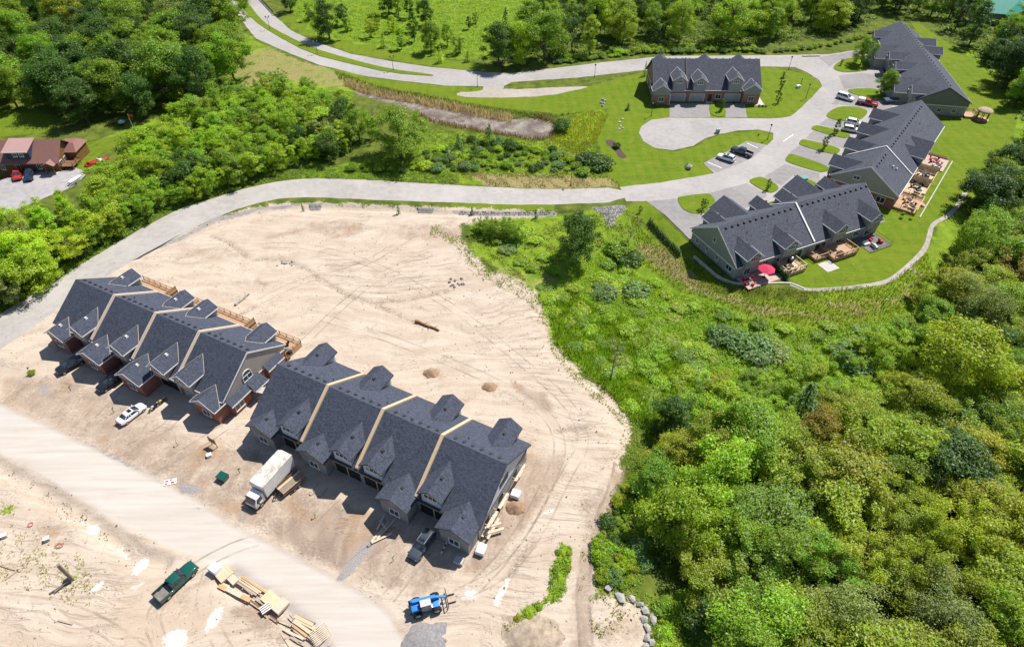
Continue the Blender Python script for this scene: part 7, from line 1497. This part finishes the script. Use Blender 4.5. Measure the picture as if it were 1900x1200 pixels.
# ------------------------------------------------------------------ ground cover (nobody could count it)
def weeds(name, label, polys, dens, h, r, leaves, ls, c, seed, mtl=None, asp=.7, upright=.5, thin=None, cat='weeds'):
    rg = np.random.default_rng(seed); Cs, Ns, Ss = [], [], []
    for poly in polys:
        P = np.asarray(poly); x0, y0 = P.min(0); x1, y1 = P.max(0); n = int((x1 - x0) * (y1 - y0) * dens)
        X = rg.uniform(x0, x1, n); Y = rg.uniform(y0, y1, n); k = inside(poly, X, Y); X, Y = X[k], Y[k]
        if thin is not None:
            k = rg.uniform(0, 1, len(X)) < thin(X, Y); X, Y = X[k], Y[k]
        big = np.clip(.55 + .5 * np.sin(X * .55 + np.sin(Y * .4) * 2) * np.sin(Y * .63 + np.sin(X * .33) * 2) + rg.normal(0, .22, len(X)), .15, 1.3)
        Z = hgt(X, Y); hh = h * big * rg.uniform(.6, 1.25, len(X)); rr = r * (.6 + .6 * big)
        for _ in range(leaves):
            a = rg.uniform(0, 6.283, len(X)); q = np.sqrt(rg.uniform(0, 1, len(X))) * rr; f = rg.uniform(.15, 1.0, len(X))
            Cs.append(np.stack([X + q * np.cos(a), Y + q * np.sin(a), Z + hh * f * (1 - .35 * q / (rr + 1e-6))], 1))
            Ns.append(np.stack([np.cos(a) * upright, np.sin(a) * upright, np.full(len(X), .9)], 1) + rg.normal(0, .4, (len(X), 3))); Ss.append(ls * rg.uniform(.5, 1.3, len(X)) * (.7 + .4 * big))
    me = quads_mesh(name, np.concatenate(Cs), np.concatenate(Ns), np.concatenate(Ss), mtl or M_WEED, asp, seed)
    o = link(name, me); o.color = (*c, 1); return tag(o, label, cat, kind='stuff')
def blades(name, label, polys, dens, h, w, c, seed, lean=.25, thin=None, cat='grass'):
    rg = np.random.default_rng(seed); Vs = []
    for poly in polys:
        P = np.asarray(poly); x0, y0 = P.min(0); x1, y1 = P.max(0); n = int((x1 - x0) * (y1 - y0) * dens)
        X = rg.uniform(x0, x1, n); Y = rg.uniform(y0, y1, n); k = inside(poly, X, Y); X, Y = X[k], Y[k]
        if thin is not None:
            k = rg.uniform(0, 1, len(X)) < thin(X, Y); X, Y = X[k], Y[k]
        Z = hgt(X, Y); a = rg.uniform(0, 6.283, len(X)); b_ = rg.uniform(0, 6.283, len(X)); H = h * rg.uniform(.5, 1.2, len(X)); L = H * lean * rg.uniform(.2, 1.4, len(X)); dx, dy = np.cos(a) * w / 2, np.sin(a) * w / 2
        Vs.append(np.stack([np.stack([X - dx, Y - dy, Z], 1), np.stack([X + dx, Y + dy, Z], 1), np.stack([X + dx * .6 + np.cos(b_) * L * .5, Y + dy * .6 + np.sin(b_) * L * .5, Z + H * .65], 1), np.stack([X + np.cos(b_) * L, Y + np.sin(b_) * L, Z + H], 1)], 1).reshape(-1, 3))
    v = np.concatenate(Vs); n = len(v) // 4; me = bpy.data.meshes.new(name); me.vertices.add(4 * n); me.vertices.foreach_set('co', v.astype(np.float32).ravel())
    me.loops.add(4 * n); me.loops.foreach_set('vertex_index', np.arange(4 * n, dtype=np.int32)); me.polygons.add(n); me.polygons.foreach_set('loop_start', np.arange(0, 4 * n, 4, dtype=np.int32)); me.update(calc_edges=True); me.materials.append(M_WEED)
    o = link(name, me); o.color = (*c, 1); return tag(o, label, cat, kind='stuff')
def patchy(sc, lo, seed):
    def f(X, Y):
        n = np.sin(X * sc + seed) * np.sin(Y * sc * 1.3 + seed * 2) + .6 * np.sin(X * sc * 2.7 + Y * sc * 1.9 + seed); return np.clip((n - lo) * 1.5, 0, 1)
    return f
BANDW = G([(1060, 500), (1110, 470), (1160, 500), (1260, 545), (1380, 590), (1500, 610), (1640, 600), (1700, 590), (1660, 680), (1600, 760), (1450, 830), (1330, 840), (1230, 850), (1190, 800), (1300, 720), (1260, 650), (1180, 600), (1060, 560)])
blades('scrub_grass', 'bright tall grass through the valley scrub', [BANDW], 4, .9, .13, (.36, .52, .025), 55, .5)
weeds('scrub', 'bright leafy scrub filling the valley between the sand pad and the bank', [BANDW], 10, .95, .55, 7, .14, (.30, .46, .018), 5, upright=.3)
REEDG = G([(1015, 565), (1060, 545), (1180, 600), (1260, 650), (1300, 715), (1200, 800), (1165, 775), (1130, 730), (1075, 680), (1030, 640)])
blades('tall_grass', 'tall rush green grass along the edge of the sand pad', [REEDG], 26, 1.25, .14, (.22, .37, .026), 6, .3)
weeds('weeds', 'rough yellow green weeds between the verge and the sand pad', [G([(880, 415), (1000, 408), (1160, 390), (1200, 410), (1160, 440), (1110, 470), (1060, 500), (1010, 540), (960, 515), (900, 490), (870, 440)])], 4.5, .5, .45, 5, .18, (0.256, 0.312, 0.026), 7, thin=patchy(.5, -.6, 2))
blades('bank_grass', 'rough olive grass on the bank below the grey stone row', [G([(1170, 400), (1255, 475), (1290, 482), (1335, 525), (1420, 532), (1490, 540), (1640, 530), (1720, 470), (1735, 520), (1650, 610), (1500, 605), (1380, 585), (1260, 540), (1180, 480)])], 14, .55, .14, (0.198, 0.240, 0.022), 8, .5)
VLEFT = G([(-120, 670), (0, 578), (95, 522), (215, 449), (335, 383), (475, 342), (560, 330), (700, 333), (850, 343), (850, 325), (700, 318), (560, 300), (470, 325), (330, 375), (215, 430), (95, 500), (0, 545), (-120, 620)])
weeds('verge_weeds', 'leafy verge weeds along the curved gravel road', [VLEFT], 7.5, .7, .5, 7, .15, (0.206, 0.328, 0.019), 9)
weeds('verge_weeds', 'rough weeds and wildflowers between the reed pond and the road', [G([(640, 310), (700, 295), (790, 240), (900, 250), (1040, 262), (1110, 262), (1130, 330), (1000, 330), (850, 325), (700, 320)])], 6, .5, .45, 6, .14, (0.231, 0.312, 0.022), 10)
blades('dry_grass', 'dry pale grass on the verge above the road', [G([(860, 318), (1060, 322), (1140, 328), (1152, 345), (1050, 350), (900, 346), (760, 338)])], 16, .4, .12, (.30, .25, .12), 11, .7, patchy(.6, -.4, 1))
TMEAD = G([(510, -60), (1030, -60), (1000, 20), (935, 60), (915, 112), (820, 108), (720, 88), (600, 66), (540, 25)])
weeds('meadow', 'bright tall meadow weeds beyond the upper lane', [TMEAD], 2.2, .45, .7, 5, .20, (0.256, 0.400, 0.017), 12)
blades('meadow_grass', 'mixed yellow flowering grass at the end of the reed pond', [G([(1035, 232), (1100, 205), (1130, 212), (1108, 262), (1070, 290), (1020, 262)])], 12, .6, .16, (0.330, 0.328, 0.017), 13, .4)
RB = chaikin(U([(640, 153), (690, 168), (750, 179), (825, 194), (887, 207), (950, 217)]), 1, False)
def band(line, w0, w1): return [(x, y + w1) for x, y in line] + [(x, y - w0) for x, y in line[::-1]]
blades('reeds', 'dead straw coloured reeds along the far shore of the pond', [band(RB, 2.4, .9)], 15, 1.9, .15, (.55, .44, .34), 14, .3, cat='reeds')
blades('reeds', 'brown dead reeds along the near shore of the pond', [band(chaikin(U([(770, 208), (800, 224), (850, 235), (900, 243), (950, 252), (985, 258), (1020, 256), (1034, 234), (1026, 222), (990, 215)]), 1, False), 1.3, 1.3)], 10, 1.4, .14, (.27, .17, .13), 15, .3, cat='reeds')
blades('reeds', 'sparse dead reed stubble standing in the pond', [PONDP], 2.2, .7, .12, (.32, .25, .20), 16, .6, patchy(.4, -.5, 3), cat='reeds')
blades('bank_grass', 'tall dark grass on the mown bank above the reeds', [G([(620, 132), (700, 160), (800, 178), (890, 196), (960, 207), (1030, 214), (1090, 208), (1030, 219), (950, 214), (880, 203), (790, 184), (690, 166), (630, 148)])], 11, .7, .16, (0.140, 0.200, 0.017), 17, .4)
weeds('weeds', 'leafy weeds on the bank between the sand pad corner and the wood', [G([(1150, 725), (1200, 760), (1250, 840), (1225, 900), (1205, 1000), (1190, 1090), (1160, 1095), (1150, 1060), (1180, 960), (1165, 900), (1160, 850), (1175, 810), (1165, 770)])], 8, .8, .5, 6, .15, (.22, .34, .02), 33)
weeds('weeds', 'low bright weeds around the limestone blocks', [G([(1105, 1060), (1150, 1085), (1215, 1110), (1290, 1110), (1345, 1190), (1350, 1300), (1235, 1300), (1218, 1190), (1190, 1125), (1140, 1110), (1105, 1110)])], 6, .45, .4, 6, .13, (.25, .36, .02), 34, thin=patchy(.7, -.9, 3))
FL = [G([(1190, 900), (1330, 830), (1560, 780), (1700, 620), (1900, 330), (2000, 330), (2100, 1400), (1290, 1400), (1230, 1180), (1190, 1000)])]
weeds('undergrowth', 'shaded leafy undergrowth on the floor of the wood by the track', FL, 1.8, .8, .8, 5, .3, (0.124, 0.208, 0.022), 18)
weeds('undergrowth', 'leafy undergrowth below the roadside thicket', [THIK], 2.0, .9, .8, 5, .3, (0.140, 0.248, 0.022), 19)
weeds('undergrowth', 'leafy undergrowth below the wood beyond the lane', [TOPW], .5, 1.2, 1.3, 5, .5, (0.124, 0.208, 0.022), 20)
SW = G([(-40, 990), (60, 985), (130, 1010), (178, 1060), (190, 1110), (150, 1130), (60, 1100), (-40, 1060)])
blades('sparse_weeds', 'sparse olive weed tufts on the near sand', [SW], 9, .35, .12, (0.396, 0.352, 0.048), 21, .8, patchy(.9, -.1, 4)); weeds('sparse_weeds', 'green weed patches on the near sand by the post', [G([(60, 1050), (150, 1040), (180, 1090), (110, 1110)]), G([(-10, 930), (26, 935), (30, 955), (-10, 965)]), G([(10, 975), (30, 972), (32, 992), (14, 992)])], 3.5, .3, .3, 4, .13, (0.247, 0.304, 0.024), 22, thin=patchy(.8, .0, 1))
weeds('sparse_weeds', 'scattered weeds on the rim of the sand pad', [G([(850, 430), (880, 425), (905, 495), (1000, 540), (1015, 600), (1000, 600), (960, 530), (880, 500), (855, 460)]), G([(1010, 600), (1035, 620), (1075, 690), (1160, 740), (1175, 800), (1160, 850), (1150, 850), (1150, 790), (1120, 740), (1060, 690), (1020, 640)])], 3.0, .35, .3, 5, .13, (0.264, 0.304, 0.036), 23, thin=patchy(.9, -.1, 5))
weeds('sparse_weeds', 'thin weeds of the strip beside the tyre track', [WST], 16, .55, .35, 6, .12, (.22, .34, .02), 40, thin=patchy(1.3, -.75, 2))
RIM = chaikin(G([(1150, 1000), (1160, 900), (1170, 810), (1140, 742), (1085, 705), (1050, 665), (1018, 625), (1005, 560), (950, 522), (880, 495), (850, 440), (800, 418)]), 1, False)
RIMP = band(RIM, 3.6, 1.5)
blades('rim_weeds', 'ragged weed tufts straying from the scrub onto the sand pad', [RIMP], 10, .45, .12, (.25, .30, .035), 41, .8, patchy(.8, -.3, 6)); weeds('rim_weeds', 'leafy weeds straying from the scrub onto the sand pad', [RIMP], 5, .4, .3, 5, .12, (.23, .33, .02), 42, thin=patchy(.6, -.2, 9))
weeds('sparse_weeds', 'weed strip and tufts along the tyre track', [G([(1078, 1015), (1088, 1015), (1083, 1100), (1073, 1098)]), G([(1100, 1010), (1125, 1030), (1140, 1090), (1120, 1110), (1098, 1060)]), G([(930, 1160), (1000, 1140), (1050, 1180), (1040, 1215), (940, 1215)]), G([(1095, 1100), (1130, 1100), (1180, 1130), (1120, 1200), (1098, 1200)])], 4.5, .4, .3, 5, .14, (0.231, 0.288, 0.030), 24, thin=patchy(1.1, -.3, 2))
blades('ditch_weeds', 'dark weed tufts along the road ditch', [G([(0, 860), (60, 892), (110, 925), (165, 960), (215, 1000), (270, 1040), (262, 1046), (205, 1010), (155, 972), (100, 940), (50, 905), (0, 875)])], 8, .4, .14, (0.264, 0.240, 0.054), 25, .7, patchy(1.0, .1, 7))
